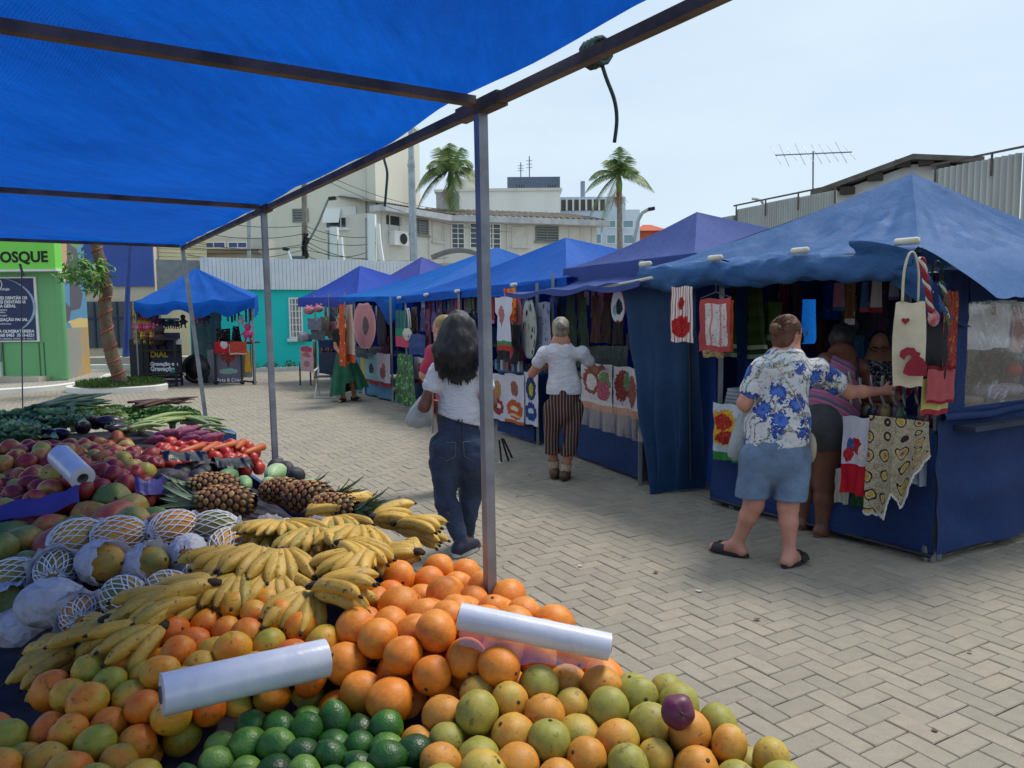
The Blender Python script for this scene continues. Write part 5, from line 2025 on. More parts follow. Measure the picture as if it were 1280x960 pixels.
# ---------------- bright blue stall goods
AL4 = -u4
G4 = 'goods on the bright blue stall'
hang('print_cloth','white cloth printed with an orange-skirted doll, on the bright blue stall counter','towel',(631,466,655,526),9.95,print_mat('doll_cloth','#bfbccb',motifs=((.5,.3,.2,.16,'#8f5a4a'),(.5,.72,.42,.2,'#b9552a'),(.5,.70,.2,.05,'#d9c9b5'),(.5,.84,.3,.03,'#d6b08a')),border=(.94,'#b05a2a')),G4,AL4,'rect',.006)
hang('print_cloth','white cloth printed with a blue and yellow parrot-like shape, right end of the counter','towel',(655,464,672,529),9.5,print_mat('blue_cloth','#c0bdcc',motifs=((.5,.3,.36,.24,'#1f2f5e'),(.5,.34,.15,.13,'#a8a23a'),(.5,.75,.4,.18,'#23407f'),(.5,.74,.2,.05,'#b9c0d4'))),G4,AL4,'rect',.006)
hang('print_cloth','white cloth printed with red and brown figures beside the grey post','towel',(613,466,631,522),10.4,print_mat('red_fig','#bdb9c6',motifs=((.45,.35,.3,.2,'#a87a4a'),(.5,.72,.36,.18,'#8f2a35'),(.5,.7,.2,.05,'#d0c5bf'))),G4,AL4,'rect',.006)
hang('t_shirt','white t-shirt with a green and red lower band hung just right of the grey post','t-shirt',(618,372,641,437),9.7,print_mat('tshirt','#bfc2d2',motifs=((.35,.35,.2,.2,'#a86a72'),),border2=(.82,.9,'#4f7a52'),border=(.9,'#a83a34')),G4,AL4,'shirt',.012)
hang('flame_cloth','red and yellow flame-coloured cloth behind the white t-shirt','cloth',(630,361,645,402),9.9,print_mat('flame','#b5302a',floral=(4,['#d8842a','#d9b23a'])),G4,AL4,'rect',.012)
hang('pink_apron','dusty pink apron with a round grey motif, next to the long leafy apron','apron',(641,368,653,412),9.8,print_mat('pink_apron','#a86a70',motifs=((.5,.5,.22,.2,'#8a8a8f'),),stripes=(5,0,'#b98086',.4)),G4,AL4,'apron',.008)
hang('leaf_apron','long pale apron with dark green leaf prints beside the grey-haired woman','apron',(652,376,671,447),9.55,print_mat('leaf_apron','#aeb0ae',dots=(5,.36,['#2f5a45','#3a6650','#27343a']),frame=(.05,'#8f938f')),G4,AL4,'oval',.008)
hang('leaf_apron','blue-white patterned apron between the leafy apron and the grey-haired woman','apron',(672,378,688,440),9.35,print_mat('blue_apron','#9aa0b5',dots=(7,.33,['#3a4a78','#4a4a5a','#6a7596'])),G4,AL4,'rect',.01)
hang('blue_cloth','plain bright blue cloth strip at the stall divide beside the grey-haired woman','cloth',(687,372,697,420),9.3,mat('cl_blue','#2347a0',.8,'#1c3a88',5),G4,AL4,'rect',.01)
blk = mat('blk_cloth','#15161c',.9,'#1e2028',6,.2)
hang('black_garment','black garment heap hung under the white t-shirt','garment',(622,405,651,452),10.0,blk,G4,AL4,'rect',.03)
b = MB()
p = W(647,445,9.7)
b.lathe([(.09,-.12),(.1,.0),(.095,.12),(.09,.13)],14,Matrix.Translation(p))
tag(b.build('pink_basket',print_mat('pinkgreen','#a8486a',dots=(10,.3,['#4f8a4a','#c98aa0','#7f2f4f'])),None,True),'pink and green patterned basket on the bright blue stall','basket',G4)
for k in range(5):
	p = W(622 + 7 * k,452 + (k % 2),10.0 - .12 * k)
	b = MB()
	b.box((p.x,p.y,.9 + .07),(.05,.07,.13),.4)
	tag(b.build('small_box',mat('smallbox%d' % (k % 3),['#4a6a8a','#8f8f98','#6a3f4a'][k % 3],.6)),'little upright box in a row on the bright blue stall table','box','little boxes on the bright blue stall')
b = MB()
for k in range(60):
	p = S4.p(.1 + RNG.random() * .7,.15 + RNG.random() * .3,.9 + .05 * RNG.random())
	b.sphere(tuple(p),.02,5,4)
tag(b.build('dried_herbs',mat('herb','#5c5440',.9,'#43452f',20)),'heap of small brownish dried seed pods on the bright blue stall table','seed pods',kind='stuff')
# far half, left of the woman in jeans
hang('striped_bag','teal bag with a pink bottom hung at the far end of the bright blue stall','bag',(494,388,511,433),13.6,print_mat('tealpink','#2f6a6a',stripes=(4,0,'#25505a',.4),border2=(.5,.72,'#2f7a5a'),border=(.72,'#b84a62')),G4,AL4,'rect',.012)
hang('white_bag','small white drawstring bag in front of the teal and pink bag','bag',(503,410,515,425),13.2,mat('bag_white','#b9b5aa',.85),G4,AL4,'oval',.01,belly=.03,straps=(387,mat('bag_white','#b9b5aa')))
hang('hung_garment','dark patterned garment with brown patches behind the white drawstring bag','garment',(512,384,524,430),13.4,print_mat('brownpat','#3a3230',floral=(5,['#6a4a3a','#8a8078'])),G4,AL4,'dress',.012)
hang('navy_cloth_sheet','folded plain navy cloth hanging left of the long-haired woman','cloth',(510,417,531,442),12.9,mat('cl_navy','#1f3a78',.8,'#19306a',4),G4,AL4,'rect',.012)
for k,(x,c) in enumerate(((524,'#4a3f68'),(531,'#6a3a4a'),(538,'#554a78'),(545,'#3a3450'),(556,'#5a3038'),(567,'#2c3048'),(578,'#4a4550'),(588,'#1f2230'))):
	hang('hung_garment','small mauve and red garment in the shade behind the long-haired woman','garment',(x,384 + (k % 3) * 3,x + 9,414 + (k % 2) * 22),12.6 - .2 * k,print_mat('gm4_%d' % k,c,dots=(7,.3,['#8a3a3a','#7a7a9a','#40406a'])),'mauve garments at the back of the bright blue stall',AL4,'dress',.012)
N = NT('green_sequin')
_vo = N.n('TexVoronoi',dict(feature='F1'),Vector=N.uv(),Scale=26)
_c = N.ramp(N.n('SeparateXYZ',Vector=_vo.outputs['Color']).outputs[0],[(0,'#123a22'),(.4,'#1d5a30'),(.7,'#2f7a45'),(.9,'#8a9a4a')],'CONSTANT')
gsq = N.finish(_c,.45,N.bump(_vo.outputs['Distance'],.5,.01))
hang('green_skirt','green sequined skirt hanging in front of the far blue counter','skirt',(492,441,521,503),13.3,gsq,G4,AL4,'dress',.03,4)
hang('print_cloth','white cloth with a red border beside the green sequined skirt','towel',(518,446,532,478),12.7,print_mat('redborder','#b5aeb0',motifs=((.6,.4,.3,.2,'#8f2a4a'),),border=(.85,'#8f2f3a')),G4,AL4,'rect',.008)

# ---------------- sky-blue and indigo stalls, far goods
AL3 = -u3
G3 = 'goods on the sky-blue stall'
hang('printed_towel','aqua towel with a small dark print and red border on the sky-blue stall','towel',(456,441,471,478),15.7,print_mat('aqua_towel','#7fa6b0',motifs=((.5,.5,.22,.16,'#3a3a48'),),border=(.86,'#8f3a34')),G3,AL3,'rect',.008)
hang('printed_towel','white towel with a pink flower print and red border next to the aqua towel','towel',(471,441,487,481),14.95,print_mat('white_flower','#b5b5c2',motifs=((.45,.6,.22,.18,'#8f5a52'),(.5,.4,.14,.1,'#b5666e')),border=(.88,'#8f3430')),G3,AL3,'rect',.008)
hang('yellow_towel','narrow yellow towel left of the aqua towel','towel',(450,442,457,478),16.0,mat('cl_yellow','#b5a04a',.85),G3,AL3,'rect',.008)
hang('quilted_mat','large oval dusty-pink quilted mat with a grey swirl hung on the sky-blue stall','mat',(441,380,470,434),15.3,print_mat('quilt_pink','#b9808a',motifs=((.56,.5,.13,.2,'#5f5560'),),frame=(.05,'#c99aa0')),G3,AL3,'oval',.006)
hang('orange_cloth','orange and white spotted cloth hanging in a long fold before the green skirt','cloth',(424,381,433,457),14.15,print_mat('orange_spot','#b9502a',dots=(12,.2,['#d9c0a8'])),G3,AL3,'rect',.02)
hang('cream_cloth','cream fold of cloth with an orange lower edge beside the orange spotted cloth','cloth',(432,381,442,452),14.1,print_mat('cream_fold','#b5a596',border=(.86,'#b0502c')),G3,AL3,'rect',.02)
for k,(x0,y0,x1,y1,c) in enumerate(((470,378,482,430,'#2c2a3a'),(481,385,492,440,'#4a3038'),(444,432,458,446,'#3a3f48'),(460,432,476,442,'#55505a'),(474,420,486,441,'#6a2f4a'))):
	hang('hung_garment','dark shaded garment around the pink quilted mat','garment',(x0,y0,x1,y1),15.8,mat('g3_%d' % k,c,.9),'dark garments on the sky-blue stall',AL3,'rect',.012)
b = MB()
for k in range(9):
	x = lerp(452,487,k / 8)
	hang('tassel_cloth','thin grey and white ribbon strip below the printed towels of the sky-blue stall','ribbon',(x,479,x + 2.5,496),15.9 - .1 * k,mat('ribbon%d' % (k % 2),['#8fa0ad','#4a5560'][k % 2],.85),'ribbon strips under the towels',AL3,'rect',.006,1,nu=3,nv=4)
AL1 = -u1
G1 = 'goods on the indigo stall'
pk = mat('plush_pink','#b97a88',.95,'#a86a78',20,.5)
for k,(x,y,r,lab) in enumerate(((386,388,.1,'pink plush ball at the left under the indigo roof'),(398,386,.085,'pink plush ball with a knot, second from the left under the indigo roof'))):
	b = MB()
	b.sphere(tuple(W(x,y,17.9)),(r * 1.3,r,r),14,10)
	b.sphere(tuple(W(x - 2,y - 5,17.9)),r * .35,8,6)
	b.sphere(tuple(W(x + 3,y - 5,17.9)),r * .35,8,6)
	tag(b.build('plush_toy',pk,None,True),lab,'plush toy',G1)
for k,(x0,y0,x1,y1,c,sh,lab) in enumerate(((405,384,410,412,'#8a4a4a','rect','red strip of cloth hung under the indigo roof'),(409,402,424,423,'#b97a90','dress','pink child dress hung beside the stall post'),(384,398,402,412,'#6a6a80','rect','grey-violet folded goods under the pink plush balls'),(388,412,406,424,'#4f5560','rect','row of small dark grey goods on the indigo stall'),(412,384,420,402,'#57506a','rect','mauve cloth near the top of the indigo stall'),(400,396,412,420,'#7a7058','rect','olive patterned cloth in the indigo stall'))):
	hang('hung_goods',lab,'cloth',(x0,y0,x1,y1),17.8,print_mat('g1_%d' % k,c,dots=(5,.3,['#a8a0a8','#6a4a58'])),G1,AL1,sh,.01)
hang('pink_towel','pink towel with a darker bow on the front left of the indigo stall','towel',(375,432,391,463),18.2,print_mat('pinkbow','#b99aa2',motifs=((.5,.12,.45,.12,'#a84a5a'),(.5,.35,.3,.1,'#b0606e'),(.5,.7,.25,.12,'#a87078'))),G1,AL1,'rect',.01)
b = MB()
b.lathe([(.16,0),(.17,.06),(.15,.16),(.08,.22),(.02,.235)],16,Matrix.Translation(W(381,427,18.2)))
tag(b.build('knit_cap',mat('cap_grey','#8f8f96',.95,'#6f6f78',14,.5),None,True),'pale grey knitted cap above the pink bow towel','cap',G1)
b = MB()
b.beam(W(394,481,17.8),W(393,427,17.8),.09,.05)
tag(b.build('wooden_board',mat('pine','#a88a66',.8,'#94754f',5)),'upright pine board beside the pink towel','board',G1)
for k in range(6):
	x = 399 + k * 4
	hang('boxed_goods','small red and dark blue patterned pouch in rows on the indigo stall front','pouch',(x,434 + (k % 2),x + 3.6,450),17.2,print_mat('pouch%d' % (k % 3),['#5a2a34','#2a2f5a','#6a5a5a'][k % 3],dots=(4,.3,['#b0a09a','#8a3a3a'])),'pouches in rows on the indigo stall',AL1,'rect',.006,1,nu=4,nv=5)
	hang('boxed_goods','small orange and brown patterned pouch in rows on the indigo stall front','pouch',(x,452,x + 3.6,462),17.2,print_mat('poucho%d' % (k % 2),['#7a4a34','#5a3028'][k % 2],dots=(4,.3,['#b08a5a'])),'pouches in rows on the indigo stall',AL1,'rect',.006,1,nu=4,nv=5)
b = MB()
fp = W(378,478,18.2)
for dx in (-.05,.2):
	b.beam((fp.x + dx,fp.y,0),(fp.x + dx,fp.y,.45),.03)
tag(b.build('goods_rack',dark_metal),'thin dark rack legs under the pink bow towel','rack',G1)
# dense rows of small goods under the roofs
FILL = ['#b04a5a','#c98a3a','#3f6a8f','#8f9aa8','#6a4a7a','#4a7a5a','#c0b4a0','#a03a3a','#2f3f6a','#b87a90','#d0c8c0','#7a5a3a']

def fill_row(S_,s0,s1,q,zt_,n,lab,grp,hmin=.18,hmax=.42):
	for k in range(n):
		s = lerp(s0,s1,(k + .5) / n) + RNG.normal(0,.01)
		c = FILL[int(RNG.integers(len(FILL)))]
		c2 = FILL[int(RNG.integers(len(FILL)))]
		w,h,z = (s1 - s0) / n * RNG.uniform(.7,.98),RNG.uniform(hmin,hmax),zt_ + RNG.normal(0,.02)
		m = print_mat('fill_%s_%s' % (c[1:],c2[1:]),c,dots=(5,.27,[c2,c,'#d0c8c0']),border=(.86,c2))
		ph = RNG.uniform(0,6)
		tp = RNG.uniform(.55,1)
		b = MB()
		b.grid(lambda u,v: S_.p(s - w * (u - .5) * lerp(tp,1,v),q + .012 * math.sin(u * 9 + ph) + .01 * math.sin(u * 17),z - h * v),8,6)
		tag(b.build('small_cloth',m,None,True),lab,'cloth',grp)

fill_row(S5,.15,2.1,.3,1.9,11,'small coloured cloth pegged in the upper row under the purple roof','upper row of cloths, purple stall')
fill_row(S5,.1,2.2,.8,1.42,12,'small coloured cloth in the lower inner row of the purple stall','lower row of cloths, purple stall')
fill_row(S4,.2,4.6,.22,1.88,26,'small coloured cloth pegged in the upper row under the bright blue roof','upper row of cloths, bright blue stall')
fill_row(S4,.3,4.7,.8,1.42,22,'small coloured cloth in the lower inner row of the bright blue stall','lower row of cloths, bright blue stall')
fill_row(S3,.2,2.2,.35,1.85,11,'small coloured cloth pegged under the sky-blue roof','row of cloths, sky-blue stall')
fill_row(S1,.5,2.3,.5,1.95,11,'small coloured cloth pegged under the indigo roof','row of cloths, indigo stall')
fill_row(S1,.5,2.3,.3,1.5,10,'small coloured cloth in the lower row of the indigo stall','lower row of cloths, indigo stall',.15,.3)
fill_row(S6,.15,1.5,1.0,1.86,11,'small coloured cloth pegged high inside the nearest stall','upper row of cloths, nearest stall')
fill_row(S6,.1,1.9,1.5,1.4,13,'small coloured cloth in the lower inner row of the nearest stall','lower row of cloths, nearest stall')
# bits of litter on the paving
b = MB()
for k in range(45):
	t_,q_ = RNG.uniform(-1.5,9),RNG.uniform(.3,3.4)
	p = TP + TU * t_ - TW * q_
	a_,r_ = RNG.uniform(0,6.28),RNG.uniform(.006,.02)
	b.add([V((p.x + r_ * math.cos(a_ + e) * (1 + .4 * (i % 2)),p.y + r_ * math.sin(a_ + e),.008 + .004 * (i % 2))) for i,e in enumerate((0,1.4,2.9,4.6))],[(0,1,2,3)])
N = NT('litter')
tag(b.build('litter',N.finish(N.ramp(N.n('NewGeometry').outputs['Random Per Island'],[(0,'#5a4a34'),(.5,'#6a6a50'),(.7,'#b8b4a8'),(1,'#c9c6c0')],'CONSTANT'),.8),origin=(0,0,0)),kind='stuff')
# white folding chair
ch = thing('folding_chair',W(409,497,15.6),'white-framed folding chair with a dark seat behind the woman in the green skirt','chair')
cw = mat('chair_white','#c9c9c6',.5)
c0 = V((W(409,497,15.4).x,15.4,0))
for s in (-.2,.2):
	b = MB()
	b.tube([c0 + V((s,-.2,0)),c0 + V((s,.2,.55))],.016,6)
	b.tube([c0 + V((s,.22,0)),c0 + V((s,-.18,.5)),c0 + V((s,-.2,.52))],.016,6)
	b.tube([c0 + V((s,-.2,.54)),c0 + V((s,.1,.58))],.02,6)
	b.build('leg',cw,ch)
b = MB()
b.tube([c0 + V((-.2,-.2,.02)),c0 + V((.2,-.2,.02))],.014,6)
b.build('foot_bar',cw,ch)
b = MB()
b.box(tuple(c0 + V((0,0,.42))),(.4,.38,.02))
b.build('seat',mat('seat_navy','#27304a',.8),ch)
b = MB()
b.box(tuple(c0 + V((0,.22,.68))),(.4,.02,.42))
b.build('backrest',mat('seat_navy','#27304a'),ch)
# ------------------------------------------------------------------ stall at the far left with toys and banners
KD = 18.6
def KP(px,py,dz=0.0):
	return W(px,py,KD + dz)
S0 = thing('market_stall',G(245,480),'lone far-left stall with a bright blue draped tarp, hung with toys and bags','stall','tented craft stalls')
canopy(S0,W(167,379,18.3),W(318,373,18.3),W(322,368,21.2),W(188,370,21.2),W(245,335,19.8),bright_blue,sag=.06,wr=.05,seed=21,scallop=.1)
valance(S0,W(167,377,18.28),W(318,372,18.28),.3,bright_blue,wr=.04,seed=3,out=(0,-1,0),scallop=.08,wavy=.5)
valance(S0,W(318,372,18.28),W(322,368,21.0),.45,bright_blue,wr=.03,seed=5,out=(1,0,0))
valance(S0,W(188,370,21.0),W(167,377,18.28),.3,bright_blue,wr=.03,seed=5,out=(-1,0,0))
for (x,d) in ((170,18.4),(316,18.4),(200,21),(312,21)):
	p = W(x,400,d)
	post(S0,V((p.x,p.y,0)),V((p.x,p.y,2.0)))
cloth_panel(S0,'back_wall',W(238,400,21.0),W(276,400,21.0),.0,2.1,mat('grey_green_cloth','#55786c',.8,'#486a60',3),folds=.03)
G0 = 'goods on the far-left toy stall'
XA = V((1,0,0))
ob = hang('display_sheet','yellow display panel at the left end of the far-left stall','panel',(165,378,190,430),18.5,mat('panel_yellow','#c9a62f',.7,'#b8942a',5),G0,XA,'rect',.0)
b = MB()
p = KP(177,430)
b.box((p.x,p.y,.6),(.58,.06,1.05))
b.box((p.x,p.y + .35,.6),(.58,.06,1.05))
tag(b.build('folding_board',mat('board_black','#1d1f24',.7,'#272a31',5)),'plain black folding board standing under the yellow panel','board',G0)
# strings of toys: rows of small dolls, keyrings and hair bows
TOYC = ['#b03a6a','#c0608a','#c98a2a','#6a2f4a','#d06a8a','#3a2f4a','#b8b03a','#4a7a8a','#2a2a30','#c04a3a']

def toy(x,y,d,s,c,lab,grp,shape):
	p = W(x,y,d)
	b = MB()
	b.sphere((p.x,p.y,p.z + s * .8),s * .45,7,5)
	b.lathe([(s * .35,s * .45),(s * .6,-s * .1),(s * .45,-s * .5)],7,Matrix.Translation(p))
	for k in (-1,1):
		b.tube([p + V((k * s * .25,0,-s * .4)),p + V((k * s * .4,0,-s * 1.1))],s * .14,5)
		b.tube([p + V((k * s * .3,0,s * .3)),p + V((k * s * .8,0,-s * .1))],s * .12,5)
	return tag(b.build(shape,mat('toy' + c,c,.75,None,12),None,True),lab,shape.replace('_',' '),grp)

for r_,(y,cs,s,nm) in enumerate(((397,['#5a2f4a','#3f2a3a','#7a2f4a','#8a3a6a'],.075,'dark plum'),(409,['#c04a7a','#c9708a','#b8386a'],.085,'pink'),(420,['#b06a4a','#6a3a3a','#c9a23a'],.075,'brown and gold'),(428,['#a8a03a','#5a8a7a','#c9a85a'],.06,'yellow and teal'))):
	for k in range(7):
		toy(169 + 3.9 * k + RNG.uniform(-.5,.5),y + RNG.uniform(-1,1),18.42,s,cs[k % len(cs)],'tiny %s doll keyring in the rows on the yellow panel' % nm,'doll keyrings on the yellow panel','doll')
for k in range(9):
	toy(199 + 2.9 * k,405 + RNG.uniform(-1.5,1.5),18.8,.09,['#2b2f3a','#3a4a5a','#24262e'][k % 3],'dark little doll in the row hung behind the engraving sign','dark dolls hung in a row','doll')
b = MB()
b.beam(KP(197,399,.3),KP(224,399,.3),.05)
tag(b.build('hanging_rail',mat('rail_teal','#6a8f96',.6)),'pale rail carrying the row of dark dolls','rail')
for k,(x,y,c,lab) in enumerate(((229,402,'#17181d','black cap-like toy beside the leaning post'),(252,396,'#5a2438','wine red shoe-like toy hanging behind the leaning post'),(244,396,'#a86a7a','pinkish toy just right of the leaning post'),(258,397,'#2c2438','dark violet hanging toy at the middle of the stall'),(192,397,'#8a2a5a','magenta toy at the top edge beside the yellow panel'),(196,401,'#6a2a4a','plum toy beside the magenta one'))):
	toy(x,y,18.7,.14,c,lab,'larger hanging toys','soft_toy')
for k in range(7):
	x = (274,283,288,292,297,306,312)[k]
	hang('strap_bundle','bundle of dark red and brown straps hung at the right of the far-left stall','straps',(x,383,x + 4,401 + (k % 3)),18.6,print_mat('strap%d' % (k % 3),['#3a2a30','#5a2f33','#2c3038'][k % 3],stripes=(3,0,'#7a6a6a',.3)),'strap bundles on the far-left stall',XA,'rect',.02,nu=6,nv=6)
flw = print_mat('floral_black','#1a1c22',dots=(9,.3,['#a84a5a','#c9a0a0','#4a7a5a']))
hang('floral_bag','black floral bag standing left above the red cloth','bag',(270,411,288,428),18.7,flw,G0,XA,'rect',.01,belly=.1)
hang('floral_bag','black floral bag leaning right beside the pink doll','bag',(288,408,302,428),18.75,flw,G0,XA,'dress',.01,belly=.1)
toy(310,417,18.5,.2,'#c03a7a','bright pink doll at the right end of the far-left stall',G0,'doll')
toy(301,401,18.5,.12,'#a8a8b0','small grey-white toy under the right eave',G0,'soft_toy')
b = MB()
b.box(tuple(KP(292,428.5,.3)),(1.1,.6,.04))
tag(b.build('rack_shelf',dark_metal),'dark rack shelf carrying the floral bags','shelf')
hang('red_cloth','bright red cloth with a white corner draped on the rack','cloth',(268,427,286,442),18.4,print_mat('redwhite','#b0202a',motifs=((.65,.25,.25,.35,'#c9c4c8'),)),G0,XA,'rect',.01)
hang('coral_cloth','coral red cloth with a pale hem right of the bright red one','cloth',(287,427,308,443),18.4,print_mat('coral','#b5473c',border=(.9,'#d0b0a0')),G0,XA,'rect',.01)
hang('yellow_cloth','yellow fringed cloth hanging low at the right of the banner','cloth',(305,438,313,465),18.4,mat('cl_ylw','#c9952a',.85,'#b8841f',8),G0,XA,'dress',.015)
hang('banner','grey-violet banner with a small red tree over a pale green patch','banner',(270,442,302,479),18.55,print_mat('tree_banner','#6a6476',motifs=((.45,.12,.28,.18,'#8a3a3a'),(.45,.32,.06,.16,'#5a3a33'),(.45,.6,.34,.1,'#7fa69a'))),G0,XA,'rect',.0)
text_on('lettering','Arte & Criação',.115,KP(271,477,-.09),XA,wht,None).name = 'banner_lettering'
bl = bpy.data.objects.get('banner_lettering')
for o_ in bpy.data.objects:
	if o_.name == 'banner':
		pw = wloc(bl)
		bl.parent = o_
		bl.location = pw - o_.location
		bl.name = 'lettering'
		break
hang('grey_banner','plain grey roll-up banner left of the tree banner','banner',(259,437,269,479),18.7,mat('banner_grey','#6f7080',.7),G0,XA,'rect',.0)
hang('white_banner','pale narrow panel between the banner and the yellow cloth','panel',(302,440,312,472),18.75,mat('banner_pale','#a8a8a0',.7),G0,XA,'rect',.0)
rk_ = thing('clothes_rack',G(294,481),'dark wheeled rack at the right of the far-left stall','rack')
for x in (270,303,318):
	b = MB()
	p = W(x,480,18.5)
	b.beam((p.x,p.y,.05),(p.x,p.y,1.0),.04)
	b.build('leg',dark_metal,rk_)
	b = MB()
	b.sphere((p.x,p.y,.06),.06,8,6)
	b.build('wheel',black,rk_)
b = MB()
b.beam(W(302,476,18.5),W(320,478,18.5),.04)
b.build('foot_bar',dark_metal,rk_)
# engraving sign: dark banner behind a black shelf frame
eb = thing('engraving_banner',G(211,483),'navy banner with yellow and white engraving lettering behind a black shelf frame','banner')
bx0,bx1 = KP(189,481).x,KP(231,481).x
b = MB()
b.box(((bx0 + bx1) / 2,18.45,.72),(bx1 - bx0,.03,1.1))
b.build('sheet',mat('banner_navy','#1a2048',.6,'#161b3c',2),eb)
ylw = mat('print_yellow','#c9b02a',.6)
for (s_,y,sz,m_) in (('DIAL',446,.2,ylw),('Gravação em',456.5,.125,wht),('Gravações',463,.15,wht),('FUTUROS.PROMO',469.5,.105,wht),('Em até 12x',479,.13,mat('print_rose','#b5a0b0',.6))):
	p = KP(192,y)
	text_on('lettering',s_,sz,(p.x,18.428,p.z * 1.0),XA,m_,eb,'LEFT',.006)
b = MB()
q = KP(219,465)
b.prism([(0,0),(.16,.02),(.2,.1),(.1,.2),(.03,.12)],.01,Matrix.Translation((q.x - .08,18.425,q.z - .1)))
b.build('emblem',mat('emblem_teal','#2a9a8f',.6),eb)
sf = thing('shelf_frame',G(212,486),'black open shelf frame in front of the engraving banner','shelf')
fx0,fx1 = KP(192,480).x,KP(232,480).x
for x in (fx0,fx1):
	for y_ in (18.1,18.4):
		b = MB()
		b.beam((x,y_,0),(x,y_,1.12),.045)
		b.build('leg',black,sf)
for z in (1.12,.86,.3,.12):
	b = MB()
	b.box(((fx0 + fx1) / 2,18.25,z),(fx1 - fx0,.34,.035))
	b.build('shelf',black,sf)
toy(200,424,18.4,.28,'#3a2626','dark brown bust-like display on top of the shelf frame',G0,'display_bust')
b = MB()
b.box(tuple(KP(222,427,-.3)),(.2,.02,.13))
tag(b.build('price_card',paper),'white price card on top of the black shelf frame','card')
# round black case
rc = thing('round_case',G(248,479),'big round black ribbed case standing behind the leaning post','case')
b = MB()
M_ = Matrix.Translation(KP(246,461,.2)) @ Matrix.Rotation(R(90),4,'X')
b.lathe([(.0,-.08),(.3,-.08),(.36,-.04),(.36,.05),(.3,.09),(.2,.06),(.18,.09),(.05,.1)],24,M_)
b.build('shell',mat('case_black','#121317',.4),rc,True)
b = MB()
b.tube([KP(246,461,.1) + V((.3 * math.cos(a),0,.3 * math.sin(a))) for a in np.linspace(0,6.28,25)],.03,6)
b.build('rim',dark_metal,rc,True)
hang('grey_skirt','dark pleated bag beside the round black case','bag',(252,461,259,479),18.5,mat('dk','#202228',.8),G0,XA,'dress',.03)
toy(250,474,18.3,.1,'#c08a8a','small pale pink doll at the foot of the round case',G0,'doll')
# ------------------------------------------------------------------ produce on the table
HP = [(1010,955,.86),(900,880,.885),(790,820,.90),(740,800,.90),(617,735,.925),(560,650,.93),(500,640,.95),(420,630,.94),(331,572,.925),(265,530,.92),(520,955,.86),(700,950,.87),(430,900,.845),(250,950,.83),(150,920,.85),(0,930,.84),(250,820,.91),(120,850,.885),(540,760,.975),(620,760,.96),(350,745,.955),(440,690,.985),(300,720,.96),(200,720,.945),(60,730,.915),(120,690,.95),(40,830,.80),(30,790,.79),(150,640,1.0),(0,660,.97),(100,580,1.07),(0,560,1.08),(180,575,1.02),(240,555,.96),(60,525,1.03),(200,512,.96),(130,522,1.0),(290,610,.95),(380,615,.93),(-120,600,1.05),(-120,800,.85),(-100,930,.84),(400,1040,.82),(800,1040,.82)]
HX = np.array([list(G(x,y,z))[:2] for x,y,z in HP])
HZ = np.array([z for _,_,z in HP])

def Hs(x,y):
	d2 = (HX[:,0] - x) ** 2 + (HX[:,1] - y) ** 2 + 1e-4
	w = d2 ** -1.6
	return float((w * HZ).sum() / w.sum())

def onsurf(px,py):
	"""point of the produce surface on a sight line"""
	z = .92
	for _ in range(12):
		p = G(px,py,z)
		z = .5 * z + .5 * Hs(p.x,p.y)
	p = G(px,py,z)
	return p

# dark cloth and crates that carry the heaps
b = MB()

def under(u,v):
	p = FT_(lerp(-1.85,4.2,u),lerp(.03,2.5,v))
	e = min(1,v * 9,(1 - u) * 14)
	p.z = lerp(.74,max(.745,Hs(p.x,p.y) - .1),e) + .006 * nz(p,9)
	return p

b.grid(under,110,50)
tag(b.build('display_cloth',mat('display_cloth','#2b2330',.85,'#1d1a26',5,.3,30),None,True),'dark purple-brown cover spread over the table under the produce','table cover')

def fruit_mat(name,cols,scale=2.0,spots=None,rough=.42,bump=.12,bsc=140,grad=None,rnd=.35,stem=None,spot_c='#4a3a22',spot_amt=.7,amp=1.0):
	N = NT(name)
	o = N.obj()
	r = N.n('ObjectInfo').outputs['Random']
	off = N.n('CombineXYZ',i0=N.math('MULTIPLY',r,37.0),i1=N.math('MULTIPLY',r,91.0),i2=N.math('MULTIPLY',r,13.0)).outputs[0]
	vec = N.n('VectorMath',dict(operation='ADD'),i0=N.n('VectorMath',dict(operation='MULTIPLY'),i0=o,i1=(16,16,16)).outputs[0],i1=off).outputs[0]
	f = N.noise(scale * .6,vec,4,.55)
	z = N.n('SeparateXYZ',Vector=o).outputs['Z']
	f = N.math('ADD',f,N.math('MULTIPLY',N.math('SUBTRACT',r,.5),rnd))
	f = N.math('MULTIPLY_ADD',f,amp,.5 - .5 * amp)
	if grad:
		f = N.math('ADD',f,N.math('MULTIPLY',z,grad))
	n = len(cols)
	cc = N.ramp(f,[(.24 + .52 * i / (n - 1),c) for i,c in enumerate(cols)])
	fine = N.ramp(N.noise(scale * 3.5,vec,5,.7),[(.35,.82),(.65,1.08)])
	cc = N.mix(1.0,cc,fine,'MULTIPLY')
	if spots:
		s = N.noise(spots,vec,3,.6)
		cc = N.mix(N.math('MULTIPLY',N.ramp(s,[(.61,0.),(.68,1.)]),spot_amt),cc,col(spot_c))
	h = N.n('TexVoronoi',dict(feature='F1'),Vector=vec,Scale=bsc / 16.0).outputs['Distance']
	hh = N.math('MULTIPLY_ADD',N.noise(2.5,vec,3),1.6,h)
	return N.finish(cc,N.math('MULTIPLY_ADD',fine,.15,rough - .04),N.bump(hh,bump,.003),sss=.04)

